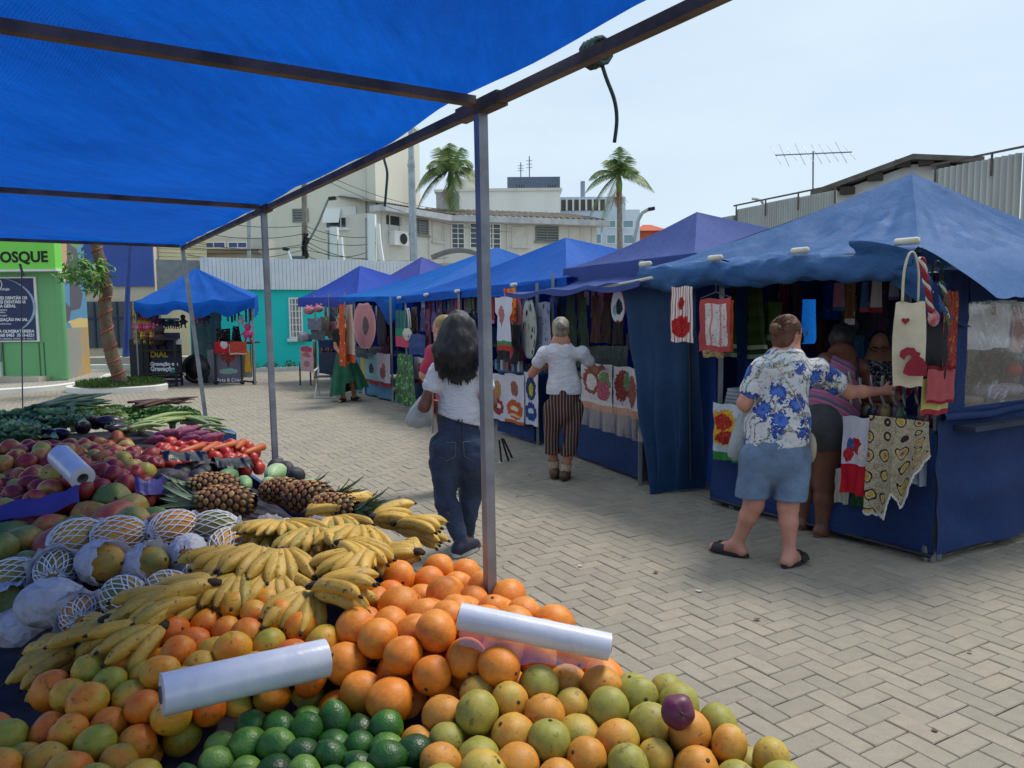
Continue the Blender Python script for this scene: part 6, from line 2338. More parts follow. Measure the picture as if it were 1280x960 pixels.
M_OR = fruit_mat('orange_skin',['#d8741a','#e0801c','#e68f2a','#d06c16'],1.4,5.5,.42,.1,330,rnd=.3,spot_c='#a8682a',spot_amt=.35)
M_MX = fruit_mat('tangerine_skin',['#9c9a2a','#c8a02c','#dd9822','#e48416','#dc6e0e'],1.1,4.5,.4,.1,300,rnd=.5,spot_c='#5f5a22',amp=1.35)
M_YG = fruit_mat('green_orange_skin',['#98933a','#ae9b3e','#bf9f3e','#c89838','#cc8a2e'],.9,3.4,.45,.1,300,rnd=.75,spot_c='#5f4a26',amp=1.5)
M_LM = fruit_mat('lime_skin',['#183a10','#234f18','#336a22','#71943a'],1.2,None,.32,.22,220,rnd=.55)
M_AP = fruit_mat('apple_skin',['#b0a840','#c29648','#b85438','#a0302a','#8a2226'],.9,None,.35,.03,200,rnd=.4,amp=1.7)
M_TM = fruit_mat('tomato_skin',['#c0442a','#b32a1f','#a8241d'],1.0,None,.28,.02,100,rnd=.4)
M_MG = fruit_mat('mango_skin',['#5a7436','#86873a','#c08a34','#b8583a','#963236'],.75,6,.38,.03,100,rnd=.6)
M_PP = fruit_mat('papaya_skin',['#5f6f33','#a08a3a','#cf9a3a','#d08a35'],.7,5,.5,.04,100,rnd=.5)
M_AV = fruit_mat('avocado_skin',['#22262a','#2b2d33','#3a3038','#2c3a32'],.9,None,.5,.4,180,rnd=.5)
M_SQ = fruit_mat('squash_skin',['#4f7a4a','#6f9a62','#8fae78','#a8bf8c'],1.2,None,.42,.05,90,rnd=.5)
M_EG = fruit_mat('eggplant_skin',['#1d1424','#281a30','#33203a'],1.0,None,.18,.02,60)
M_SP = fruit_mat('sweet_potato_skin',['#7a3350','#8f4462','#a05a70'],1.4,5,.6,.15,80)
M_ON = fruit_mat('plum_skin',['#5c1f3c','#6f2a48','#4a1a34'],1.0,None,.35,.05,100)
M_BN = fruit_mat('banana_skin',['#a09038','#bf9738','#cba23e','#d2ac50'],.8,4.2,.45,.03,90,rnd=.3,spot_c='#4a3318',spot_amt=.85)
M_ST = mat('stem_brown','#4f3f26',.8,'#33301c',20)
M_GS = mat('stem_green','#52662c',.7,'#3b4c20',20)
M_BT = mat('banana_tip','#3a2e1e',.85,'#1a1510',30)

def round_fruit(name,r,prof,m,stem='dot',nu=22,nv=14,lump=.03,ribs=0,sm=None):
	"""prof(v) -> (radius, height) for v from bottom 0 to top 1"""
	b = MB()
	sd_ = RNG.uniform(0,50)

	def fn(u,v):
		rr,zz = prof(v)
		a = 2 * math.pi * u
		d = V((math.cos(a) * rr,math.sin(a) * rr,zz)) * r
		k = 1 + lump * nz((math.cos(a) * rr,math.sin(a) * rr,zz),1.5,sd_)
		if ribs:
			k *= 1 + .02 * math.cos(ribs * a)
		return d * k
	b.grid(fn,nu,nv,0,True)
	top = prof(1)[1] * r
	if stem == 'dot':
		b.lathe([(r * .10,0),(r * .11,r * .02),(r * .06,r * .045)],8,Matrix.Translation((0,0,top - r * .015)),1)
	elif stem == 'stalk':
		b.tube([V((0,0,top - r * .05)),V((r * .03,0,top + r * .16)),V((r * .12,0,top + r * .34))],[r * .04,r * .045,r * .06],6,1)
	elif stem == 'calyx':
		for k in range(5):
			a = k * 1.257
			b.add([V((0,0,top + .002)),V((math.cos(a - .25) * r * .25,math.sin(a - .25) * r * .25,top + .002)),V((math.cos(a) * r * .6,math.sin(a) * r * .6,top - r * .05)),V((math.cos(a + .25) * r * .25,math.sin(a + .25) * r * .25,top + .002))],[(0,1,2,3)],1)
	me = b.build(name,[m,sm or M_ST],None,True,origin=(0,0,0))
	return me

def sph(v,top=.0,bot=0.0,el=1.0,sq=1.0,pw=1.0):
	a = math.pi * (v - .5)
	r = math.cos(a)
	z = math.sin(a) * el
	if top:
		z -= top * math.exp(-(r / .38) ** 2) * (1 if v > .5 else 0)
	if bot:
		z += bot * math.exp(-(r / .32) ** 2) * (1 if v < .5 else 0)
	return max(r,.002) ** pw,z

PROT = {
	'orange': lambda: [round_fruit('orange',.047,lambda v: sph(v,.05,.04,1.06),M_OR),round_fruit('orange',.046,lambda v: sph(v,.04,.05,.98),M_OR,lump=.05),round_fruit('orange',.046,lambda v: sph(v,.03,.06,1.16),M_OR,lump=.04)],
	'tangerine': lambda: [round_fruit('tangerine',.043,lambda v: sph(v,.07,.05,.88),M_MX,lump=.05),round_fruit('tangerine',.042,lambda v: sph(v,.05,.05,.97),M_MX),round_fruit('tangerine',.044,lambda v: sph(v,.06,.04,.93),M_MX,lump=.06)],
	'green_orange': lambda: [round_fruit('green_orange',.043,lambda v: sph(v,.05,.04,.98),M_YG),round_fruit('green_orange',.045,lambda v: sph(v,.05,.04,1.03),M_YG,lump=.05),round_fruit('green_orange',.042,lambda v: sph(v,.05,.04,.93),M_YG,lump=.05)],
	'lime': lambda: [round_fruit('lime',.031,lambda v: sph(v,-.09,-.1,1.08),M_LM,sm=M_GS),round_fruit('lime',.032,lambda v: sph(v,-.05,-.12,1.16),M_LM,lump=.04,sm=M_GS)],
	'apple': lambda: [round_fruit('apple',.043,lambda v: sph(v,.24,.12,.9),M_AP,'stalk',ribs=5),round_fruit('apple',.041,lambda v: sph(v,.28,.12,.94),M_AP,'stalk',lump=.06),round_fruit('apple',.042,lambda v: sph(v,.2,.1,.88),M_AP,'dot',lump=.05)],
	'tomato': lambda: [round_fruit('tomato',.035,lambda v: sph(v,.1,.06,.82),M_TM,'dot',sm=M_GS,ribs=5,lump=.05)],
	'mango': lambda: [round_fruit('mango',.056,lambda v: sph(v,0,0,1.5),M_MG,lump=.12),round_fruit('mango',.054,lambda v: sph(v,0,0,1.35),M_MG,lump=.14)],
	'avocado': lambda: [round_fruit('avocado',.044,lambda v: (sph(v)[0] * (1 - .3 * max(0,v - .5)),sph(v)[1] * 1.3),M_AV,lump=.05)],
	'squash': lambda: [round_fruit('squash',.036,lambda v: (sph(v)[0] * (1 - .42 * max(0,v - .35)),sph(v)[1] * 2.3),M_SQ,'stalk',ribs=8,sm=M_GS),round_fruit('squash',.042,lambda v: sph(v,.06,.05,.92),M_SQ,'stalk',ribs=8,sm=M_GS)],
	'eggplant': lambda: [round_fruit('eggplant',.04,lambda v: (sph(v)[0] * (1 - .35 * max(0,v - .4)),sph(v)[1] * 2.2),M_EG,'calyx',sm=M_GS)],
	'sweet_potato': lambda: [round_fruit('sweet_potato',.032,lambda v: (sph(v)[0] ** .8,sph(v)[1] * 2.7),M_SP,'none',lump=.25)],
}
PROTO = {}
for k_,f_ in PROT.items():
	PROTO[k_] = f_()
USED = {}

def put_fruit(kind,pos,rot,sc=1.0,label=None,group=None,cat=None,which=None):
	ps = PROTO[kind]
	i = int(RNG.integers(len(ps))) if which is None else which
	key = (kind,i)
	if key in USED:
		o = ps[i].copy()
		COL.objects.link(o)
	else:
		o = ps[i]
		USED[key] = True
	o.location = pos
	o.rotation_euler = rot
	o.scale = tuple(sc * RNG.uniform(.93,1.07,3))
	tag(o,label,cat or kind.replace('_',' '),group)
	return o

def in_poly(x,y,P):
	c = False
	j = len(P) - 1
	for i in range(len(P)):
		xi,yi = P[i]
		xj,yj = P[j]
		if (yi > y) != (yj > y) and x < (xj - xi) * (y - yi) / (yj - yi + 1e-12) + xi:
			c = not c
		j = i
	return c

# heaps: (kind, outline in the photograph, radius, spacing, layers)
HEAPS = [
	('orange',[(462,745),(480,715),(540,690),(585,700),(640,735),(700,765),(745,800),(752,815),(690,822),(600,826),(560,838),(540,862),(505,868),(470,850),(425,875),(405,830),(430,780)],.042,1.72),
	('tangerine',[(72,835),(118,815),(180,770),(240,760),(298,738),(335,730),(395,758),(415,800),(412,825),(330,830),(235,870),(192,905),(190,975),(0,985),(-60,980),(-60,880),(30,888)],.038,1.7),
	('lime',[(290,893),(375,862),(420,872),(480,880),(528,925),(520,1010),(215,1010),(205,950)],.031,1.7),
	('green_orange',[(565,835),(640,828),(700,822),(790,815),(850,845),(905,880),(960,915),(1030,965),(1000,1030),(500,1030),(530,930),(490,880),(545,860)],.0385,1.72),
	('apple',[(-15,545),(20,545),(60,548),(105,536),(150,540),(185,560),(205,585),(190,603),(165,604),(130,590),(115,602),(85,612),(-15,620)],.042,1.72),
	('tomato',[(186,560),(215,548),(250,545),(290,548),(325,556),(322,566),(262,566),(205,572)],.034,1.75),
	('mango',[(-60,640),(20,625),(75,622),(130,600),(180,612),(215,628),(200,650),(130,655),(70,668),(30,690),(-60,700)],.058,1.95),
	('avocado',[(200,582),(225,575),(275,575),(300,590),(250,612),(212,612)],.044,1.8),
]
PTS = []
for kind,poly,r,sp in HEAPS:
	g = [tuple(onsurf(x,y))[:2] for x,y in poly]
	xs,ys = [p[0] for p in g],[p[1] for p in g]
	for layer in ((0,1) if kind != 'apple' else (0,)):
		st = sp * r * 1.06
		a0 = RNG.uniform(0,1)
		ca,sa = math.cos(a0),math.sin(a0)
		cx,cy = sum(xs) / len(xs),sum(ys) / len(ys)
		n_ = int(1.2 / st)
		for i in range(-n_,n_ + 1):
			for j in range(-n_,n_ + 1):
				u_,w_ = (i + .5 * (j % 2) + .5 * layer) * st,(j + .33 * layer) * st * .866
				x,y = cx + ca * u_ - sa * w_ + RNG.normal(0,.16) * r,cy + sa * u_ + ca * w_ + RNG.normal(0,.16) * r
				if not in_poly(x,y,g):
					continue
				z = Hs(x,y) - r * (1.15 if layer == 0 else 2.3) + RNG.uniform(-.3,.7) * r * (1 if layer == 0 else .3)
				PTS.append([x,y,z,r * RNG.uniform(.9,1.08),kind,layer])
X = np.array([[p[0],p[1],p[2]] for p in PTS])
Rr = np.array([p[3] for p in PTS])
X0_ = X.copy()
for it in range(45):
	d = X[:,None,:] - X[None,:,:]
	L = np.sqrt((d ** 2).sum(-1)) + 1e-9
	ov = (Rr[:,None] + Rr[None,:]) * .985 - L
	np.fill_diagonal(ov,0)
	ov = np.maximum(ov,0)
	X += (d / L[...,None] * ov[...,None] * .42).sum(1)
	X += (X0_ - X) * .10
	X[:,2] -= .0012
FRUIT_LABELS = {
	'orange': (('deep orange fruit in the central heap between the bananas and the plastic roll','orange'),'oranges in the central heap'),
	'tangerine': (('orange and green mottled citrus in the left heap behind the clear plastic roll','citrus'),'mottled citrus in the left heap'),
	'lime': (('dark green lime in the small heap beside the clear plastic roll','lime'),'limes in the front heap'),
	'green_orange': (('yellow-green orange with brown scars in the front right heap','orange'),'yellow-green oranges in the front right heap'),
	'apple': (('red and yellow streaked apple in the heap at the far left of the table','apple'),'apples in the far left heap'),
	'tomato': (('red tomato in the small heap near the far post','tomato'),'tomatoes near the far post'),
	'mango': (('green and red mango in the heap in front of the apples','mango'),'mangoes in front of the apples'),
	'avocado': (('dark purple-black avocado in the heap left of the pineapples','avocado'),'avocados left of the pineapples'),
}
ROLLS = [(onsurf(205,918) + V((0,0,.075)),onsurf(408,846) + V((0,0,.04)),.038),(onsurf(575,800) + V((0,0,.05)),onsurf(762,836) + V((0,0,.045)),.027),(onsurf(76,585) + V((0,0,.045)),onsurf(104,608) + V((0,0,.03)),.042)]

def near_roll(p,r):
	for a,c,rr in ROLLS:
		ab = c - a
		t_ = max(0,min(1,(p - a).dot(ab) / ab.length_squared))
		q = a + ab * t_
		if (p - q).length < r * .8 + rr and p.z > q.z - .035:
			return True
	return False

cnt = {}
for i,p in enumerate(PTS):
	kind = p[4]
	pos = V(X[i])
	if near_roll(pos,Rr[i]):
		continue
	(lab,cat),grp = FRUIT_LABELS[kind]
	base_r = dict(orange=.046,tangerine=.042,lime=.031,green_orange=.043,apple=.042,tomato=.034,mango=.058,avocado=.044)[kind]
	if kind in ('mango','avocado'):
		rot = (R(90) + RNG.normal(0,.3),RNG.uniform(0,6.28),RNG.uniform(-.6,1.2) + (0 if kind == 'mango' else RNG.uniform(0,3)))
	elif kind == 'apple':
		rot = (RNG.normal(0,.7),RNG.normal(0,.7),RNG.uniform(0,6.28))
	else:
		rot = tuple(RNG.uniform(0,6.28,3))
	put_fruit(kind,pos,rot,Rr[i] / base_r,lab,grp,cat)
	cnt[kind] = cnt.get(kind,0) + 1

def single(kind,px,py,rot,sc,lab,grp=None,cat=None,which=None,lift=0.0):
	p = onsurf(px,py)
	p.z += lift
	return put_fruit(kind,p,rot,sc,lab,grp,cat,which)

# squashes, sweet potatoes, eggplants laid one by one
for (x,y,rz,sc,w,lab) in ((285,590,.9,1.05,0,'pale green squash lying between the avocados and the black plastic'),(305,598,1.3,.95,0,'slim green squash pointing at the pineapple leaves'),(345,585,.9,1.15,0,'largest pale green striped squash, in the row under the middle post'),(385,602,.8,.95,0,'green squash at the outer right end of its row'),(306,596,0,.6,1,'small round green squash above the pineapple leaves'),(336,601,0,.85,1,'round pale green squash right of the pineapple leaves'),(366,605,.4,.75,1,'small round green squash next to the outer squash'),(352,604,.2,.6,1,'tiny green squash between two round ones'),(262,598,1.8,.7,0,'bluish-green squash among the avocados')):
	single('squash',x,y,(R(90),RNG.uniform(0,6),rz + 2.2),sc,lab,'squashes under the middle post','squash',w,-.02)
for (x,y,lab) in ((345,577,'dull purple beet behind the largest squash'),(358,580,'dull purple beet nearest the middle post'),(370,588,'outermost dull purple beet beside the squashes')):
	single('avocado',x,y,(1.2,0,RNG.uniform(0,6)),.8,lab,'beets behind the squashes','beet',None,-.02)
for (x,y,rz,sc,lab) in ((208,544,1.4,1.0,'mauve sweet potato lying left of the tomatoes'),(228,541,2.3,1.1,'long pink-mauve sweet potato leaning over the tomatoes'),(246,545,1.5,.9,'pink sweet potato behind the tomatoes on the right'),(262,548,1.9,.9,'small mauve sweet potato at the right end of the group'),(195,550,1.2,.8,'short mauve sweet potato beside the apples'),(238,549,1.2,.8,'mauve sweet potato half buried behind the tomatoes')):
	single('sweet_potato',x,y,(R(80),0,rz),sc,lab,'sweet potatoes behind the tomatoes',None,None,0)
for (x,y,rz,rx,sc,lab) in ((104,536,.6,1.3,1.0,'round-ended dark eggplant, leftmost of the eggplants'),(118,530,.3,1.1,.95,'dark eggplant standing highest in its group'),(138,531,-.9,1.35,1.05,'long shiny eggplant leaning right among the greens'),(148,538,-.4,1.4,.8,'small eggplant at the right end of its group'),(56,545,1.5,1.5,.8,'dark eggplant under the kale leaves at the left'),(75,545,1.2,1.5,.8,'eggplant between the kale and the apples')):
	single('eggplant',x,y,(rx,0,rz),sc,lab,'eggplants before the greens',None,None,.01)
for (x,y,rz,lab) in ((240,561,1.2,'orange carrot left of the black plastic'),(262,560,1.5,'orange carrot in front of the tomatoes'),(280,558,1.0,'orange carrot right behind the black plastic'),(318,562,1.3,'orange carrot end near the middle post'),(300,556,1.7,'orange carrot among the last tomatoes')):
	p = onsurf(x,y)
	b = MB()
	b.lathe([(.004,0),(.013,.03),(.019,.12),(.021,.165),(.008,.178)],10,Matrix.Translation(p + V((0,0,.0))) @ Matrix.Rotation(rz,4,'Z') @ Matrix.Rotation(R(88),4,'Y') @ Matrix.Translation((0,0,-.09)))
	tag(b.build('carrot',mat('carrot_skin','#c0622a',.55,'#a84f22',20,.2),None,True),lab,'carrot','carrots by the tomatoes')
p = onsurf(847,905)
o = round_fruit('plum',.03,lambda v: sph(v,.1,.08,.9),M_ON,'dot',ribs=5,lump=.1)
o.location,o.rotation_euler = p + V((0,0,.022)),(1.2,.3,0)
tag(o,'single wine-red fruit resting on the yellow-green oranges','fruit')

# black plastic liners
blkp = mat('black_plastic','#0d0e11',.22,'#16171b',6,.5,12)
for (x0,y0,x1,y1,lab) in ((205,566,262,580,'crumpled black plastic liner between tomatoes and avocados, left piece'),(272,564,318,588,'crumpled black plastic liner beside the middle post, right piece')):
	a,c = onsurf(x0,y1),onsurf(x1,y1)
	b = MB()

	def lin(u,v):
		p = a.lerp(c,u) + TU * (.16 * v)
		p.z += .012 + .035 * math.sin(math.pi * min(1,v * 1.1)) * (.8 + .35 * nz((u * 3,v * 2,x0),1.2)) + .005 * nz((u * 7,v * 5,x0),1.5)
		return p
	b.grid(lin,26,12)
	tag(b.build('plastic_liner',blkp,None,True),lab,'plastic sheet')
# violet tray edge in front of the apples
b = MB()
for pp_,lab in (((( -60,642),(0,634),(50,626),(98,612)),'violet plastic liner edge at the left, below the apples'),(((168,600),(190,604),(212,596)),'violet plastic liner corner beside the avocados')):
	pe = smooth_path([onsurf(*q) for q in pp_],8)
	b = MB()
	b.grid(lambda u,v: pe[min(len(pe) - 1,int(u * (len(pe) - 1)))] + V((0,0,.012 - .05 * v + .012 * nz((u * 5,v,1),1.5))) - TU * (.035 * v),len(pe) - 1,5)
	tag(b.build('tray_liner',mat('violet_plastic','#463f8a',.4,'#3a3478',8,.2),None,True),lab,'liner')
for (x,y,lab) in ((276,537,'blue crate corner showing at the table edge beyond the greens'),):
	p = onsurf(x,y)
	b = MB()
	b.box((p.x,p.y,p.z - .06),(.14,.2,.09),.5)
	tag(b.build('crate',mat('crate_blue','#1c5aa0',.5)),lab,'crate')

# ---------------- bananas
def banana_mesh(L,r,bend):
	b = MB()
	n = 12
	pts,rad = [],[]
	for k in range(n + 1):
		q = k / n
		a = bend * (q - .15)
		pts.append(V((0,L * math.sin(a) / bend if bend else L * q,-L * (1 - math.cos(a)) / bend)))
		rr = r * (.36 if q < .05 else min(1,.42 + (q - .05) * 4.2) if q < .2 else 1.0 if q < .78 else max(.2,1 - ((q - .78) / .22) ** 1.6 * .8))
		rad.append(rr)
	vs,fs = [],[]
	m = 15
	for i,p in enumerate(pts):
		d = (pts[min(i + 1,n)] - pts[max(i - 1,0)]).normalized()
		s = V((1,0,0))
		t_ = d.cross(s)
		for k in range(m):
			a = 2 * math.pi * k / m
			kk = rad[i] * (1 + .12 * math.cos(5 * a))
			vs.append(p + s * math.cos(a) * kk + t_ * math.sin(a) * kk)
	for i in range(n):
		for k in range(m):
			k2 = (k + 1) % m
			fs.append((i * m + k,i * m + k2,(i + 1) * m + k2,(i + 1) * m + k))
	b.add(vs,fs,0)
	d = (pts[-1] - pts[-2]).normalized()
	b.tube([pts[-1] - d * .002,pts[-1] + d * .006,pts[-1] + d * .01],[r * .24,r * .26,r * .16],7,1)
	return b

banana_me = []
for (L,r,bd) in ((.165,.0185,.75),(.15,.0195,.95),(.175,.018,.6)):
	o_ = banana_mesh(L,r,bd).build('banana',[M_BN,M_BT],None,True,origin=(0,0,0))
	banana_me.append(o_.data)
	bpy.data.objects.remove(o_)

def bunch(px,py,az,pitch,n,spread,lab,lift=0.0,roll=0.0,sc=1.0,two=False):
	"""hand of bananas: crown at the point, fingers fanned out towards compass angle az"""
	p = onsurf(px,py)
	p.z += lift
	t = bpy.data.objects.new('banana_bunch',None)
	COL.objects.link(t)
	t.location = p
	t.rotation_euler = (pitch,roll,az)
	t.scale = (sc,sc,sc)
	tag(t,lab,'bananas','banana bunches in the middle of the table')
	b = MB()
	b.tube([V((0,-.03,.004)),V((0,-.012,.004)),V((0,.012,.0))],[.009,.016,.018],8,flat=.7,flatdir=(0,0,1))
	b.build('crown',M_BT,None,True,origin=(0,0,0)).parent = t
	for row in range(2 if two else 1):
		nn = n - row
		for k in range(nn):
			f = (k - (nn - 1) / 2)
			o = bpy.data.objects.new('banana',banana_me[int(RNG.integers(3))])
			COL.objects.link(o)
			o.parent = t
			o.location = (f * .008,.01,-.022 * row)
			o.rotation_euler = (RNG.normal(.05,.04) - .22 * row,RNG.normal(0,.1) + f * .06,-f * spread / max(1,(nn - 1)) * 2 + RNG.normal(0,.03))
	return t

BUN = [  # px,py crown, azimuth, pitch, n, spread, lift
	(352,668,2.9,.25,7,.75,.03,'fan of yellow bananas with its crown up at the papaya side'),
	(355,670,4.3,.1,5,.5,.035,'bananas hanging down the left face from the same top crown'),
	(420,658,3.6,.2,6,.6,.02,'banana hand at the upper left, dark tips to the right'),
	(385,640,-1.1,.3,6,.5,.0,'banana hand lying highest near the pineapples'),
	(425,632,-.9,.35,6,.55,.0,'topmost bananas pointing toward the woman in jeans'),
	(470,650,-1.2,.25,6,.5,.01,'banana hand at the right shoulder of the pile'),
	(500,655,-1.7,.2,5,.5,.0,'bananas at the right edge above the oranges'),
	(520,690,1.0,.1,5,.7,.0,'outermost bananas reaching past the orange heap'),
	(450,675,3.3,.1,6,.8,.03,'small upright banana fan in the middle of the pile'),
	(395,680,3.0,.1,6,.6,.035,'banana hand above the speckled one'),
	(330,705,3.2,.05,6,.7,.035,'big banana hand in front with tips pointing down'),
	(355,705,3.5,.0,6,.55,.03,'front banana hand right of the biggest one'),
	(300,705,2.6,.05,5,.6,.03,'long curved bananas at the left front of the pile'),
	(398,748,-1.5,.25,7,.6,.03,'speckled brown-flecked banana hand left of the oranges'),
	(262,740,1.7,.05,5,.5,.02,'bananas lying flat before the wrapped papayas'),
	(140,785,-1.6,.15,6,.9,.02,'paler banana hand at the far left with dark crown'),
	(142,785,.9,.05,5,.8,.0,'pale bananas spreading left from the dark crown'),
	(225,755,2.3,.05,5,.6,.02,'pale bananas between the papayas and the mottled citrus'),
	(95,812,1.9,.0,5,.7,.0,'bananas half under the mottled citrus at the far left'),
	(200,790,2.6,.0,4,.5,.01,'short pale bananas behind the mottled citrus'),
	(300,722,2.9,.0,6,.6,.0,'bananas behind the mottled citrus, centre left'),(345,716,3.4,.0,6,.6,.0,'bananas lying low above the two-tone citrus'),(388,740,3.0,.0,5,.5,-.005,'bananas half buried between oranges and citrus'),(245,748,2.0,.0,5,.6,.0,'short bananas along the back of the mottled citrus'),
	(460,700,2.5,.1,5,.6,.015,'bananas tucked behind the first oranges'),
	(430,690,4.2,.05,5,.5,.02,'bananas crossing the middle of the pile'),
]
for (x,y,az,pi_,n,sp,lf,lab) in BUN:
	bunch(x,y,az,pi_,n,sp,lab,lf,RNG.normal(0,.15),RNG.uniform(.86,.97),True)

# ---------------- papayas in foam nets and paper
netm = mat('foam_net','#e2e4e4',.7,'#d0d3d6',10)
N = NT('wrap_paper')
_o = N.obj()
_v = N.n('TexVoronoi',dict(feature='F1'),Vector=N.n('VectorMath',dict(operation='ADD'),i0=_o,i1=N.n('VectorMath',dict(operation='SCALE'),i0=N.n('TexNoise',Scale=25.0,Vector=_o).outputs['Color'],Scale=.05).outputs[0]).outputs[0],Scale=21.0).outputs['Distance']
_v2 = N.n('TexVoronoi',dict(feature='F1'),Vector=_o,Scale=45.0).outputs['Distance']
paperm = N.finish(N.mix(N.ramp(_v,[(.2,0.),(.8,1.)]),col('#d6d6da'),col('#c6c7cf')),.8,N.bump(N.math('MULTIPLY_ADD',_v2,.35,_v),.8,.016),trans=.25)
PR,PE = .058,1.4

def papaya_body():
	return round_fruit('papaya',PR,lambda v: (sph(v)[0] * (1 - .15 * max(0,v - .45)),sph(v)[1] * PE),M_PP,'dot',lump=.05)

pp0 = papaya_body()
pp_me = pp0.data
bpy.data.objects.remove(pp0)
b = MB()
for s in (1,-1):
	for k in range(16):
		pts = []
		for i in range(23):
			v = .04 + .86 * i / 22
			rr,zz = sph(v)[0] * (1 - .15 * max(0,v - .45)),sph(v)[1] * PE
			a = 2 * math.pi * k / 16 + s * v * (1.9 + .12 * math.sin(k * 2.3))
			w = 1.05 + .012 * math.sin(i * 1.57 + (s > 0) * 1.57)
			pts.append(V((math.cos(a) * rr,math.sin(a) * rr,zz)) * PR * w)
		b.tube(pts,.0019,5,0,False)
for k in range(26):   # loose frill at the open end
	a = 2 * math.pi * k / 26
	rr,zz = .42,PE * .93
	p = V((math.cos(a) * rr,math.sin(a) * rr,zz)) * PR
	b.tube([p,p + V((math.cos(a) * .012,math.sin(a) * .012,.012))],.0022,4,0,False)
nt = b.build('foam_net',netm,None,True,origin=(0,0,0))
net_me = nt.data
bpy.data.objects.remove(nt)

def paper_mesh(seed,cover):
	b = MB()

	def fn(u,v):
		a = 2 * math.pi * u
		vv = lerp(0.0,cover,v)
		rr,zz = sph(vv)[0],sph(vv)[1] * PE
		w = 1.10 + .12 * v * v * (1 + nz((math.cos(a) * 2,math.sin(a) * 2,seed),1.5)) + .2 * abs(nz((math.cos(a) * 2,math.sin(a) * 2,v * 3 + seed),1.5)) + .12 * abs(nz((math.cos(a) * 4,math.sin(a) * 4,v * 7 + seed),1.5)) - .09
		p = V((math.cos(a) * rr * w,math.sin(a) * rr * w,zz * 1.04)) * PR
		if v > .85:
			p += V((math.cos(a),math.sin(a),0)) * .012 * (v - .85) / .15 * (1.2 + 1.5 * nz((math.cos(a) * 2,math.sin(a) * 2,seed),2))
		return p
	b.grid(fn,40,22,0,True)
	o = b.build('paper_wrap',paperm,None,True,origin=(0,0,0))
	me = o.data
	bpy.data.objects.remove(o)
	return me

PAPER = [paper_mesh(s,c) for s,c in ((1,.55),(5,.7),(9,.98))]

def papaya(px,py,dirpx,kind,lab,sc=1.0,lift=0.0,tip=0.0):
	"""dirpx: compass angle of the stem end seen from above"""
	p = onsurf(px,py)
	p.z += lift
	t = bpy.data.objects.new('papaya',None)
	COL.objects.link(t)
	t.location = p
	t.rotation_euler = (R(90) - tip,0,dirpx)
	t.scale = (sc * .9,) * 3
	tag(t,lab,'papaya','papayas in nets and paper')
	bd = bpy.data.objects.new('skin',pp_me)
	parts = [bd]
	if 'n' in kind:
		parts.append(bpy.data.objects.new('foam_net',net_me))
	for c in kind:
		if c.isdigit():
			q = bpy.data.objects.new('paper_wrap',PAPER[int(c)])
			q.rotation_euler = (0,0,RNG.uniform(0,6))
			parts.append(q)
	for q in parts:
		COL.objects.link(q)
		q.parent = t
	return t

for a in [(95,667,2.5,'n','papaya in a white foam net, left of the bare golden one',1.05),(148,662,2.2,'n','netted papaya showing yellow behind the white paper',1.0),(216,655,2.6,'n','netted papaya in the back row beside the mangoes',1.05),(70,705,.4,'n0','golden papaya half out of its net and paper',1.05),(126,690,1.2,'1','golden papaya sitting in white paper, centre of the row',1.05),(181,692,1.3,'1','papaya almost swallowed by white crumpled paper',1.0),(235,683,.3,'2','papaya fully wrapped in white crumpled paper',1.0),(283,679,.1,'n','greenish papaya standing half out of its net beside the bananas',1.0),(268,655,1.8,'n','papaya under a long white net next to the pineapple',1.0),(155,733,.9,'n','netted papaya with its green end showing, front row',.95),(210,725,1.0,'n','netted papaya with a brown star-shaped end, front row',1.0),(255,712,.8,'n','netted papaya in shade against the bananas',.95),(15,715,2.2,'n','netted papaya at the left edge of the picture',.95),(102,757,.5,'n0','netted papaya low in the front beside the dark table cover',.95),(60,745,1.8,'2','papaya in a flattened white paper bag at the front left',1.05),(5,745,1.2,'1','papaya in blue-white paper at the left edge',1.0),(25,770,1.5,'2','crumpled white paper parcel lowest at the left',1.0),(335,655,.3,'n0','small netted papaya right of the long white net',.75),(358,652,.2,'n','small round netted papaya above the bananas',.7),(395,652,.3,'n0','orange-fleshed netted papaya peeping above the bananas',.7),(298,662,2.2,'2','folded white paper parcel behind the greenish papaya',.8)]:
	papaya(*a,lift=RNG.uniform(-.035,-.01),tip=RNG.uniform(-.1,.35))

# ---------------- pineapples
pin_skin = NT('pineapple_skin')
_rr = pin_skin.n('NewGeometry').outputs['Random Per Island']
pin_skin = pin_skin.finish(pin_skin.ramp(_rr,[(0,'#7a4a24'),(.4,'#9a6430'),(.75,'#b0823f'),(1,'#7d7a42')]),.6)
pin_dark = mat('pineapple_dark','#33261a',.8)
pin_leaf = mat('pineapple_leaf','#51684a',.55,'#7a8a6a',5)

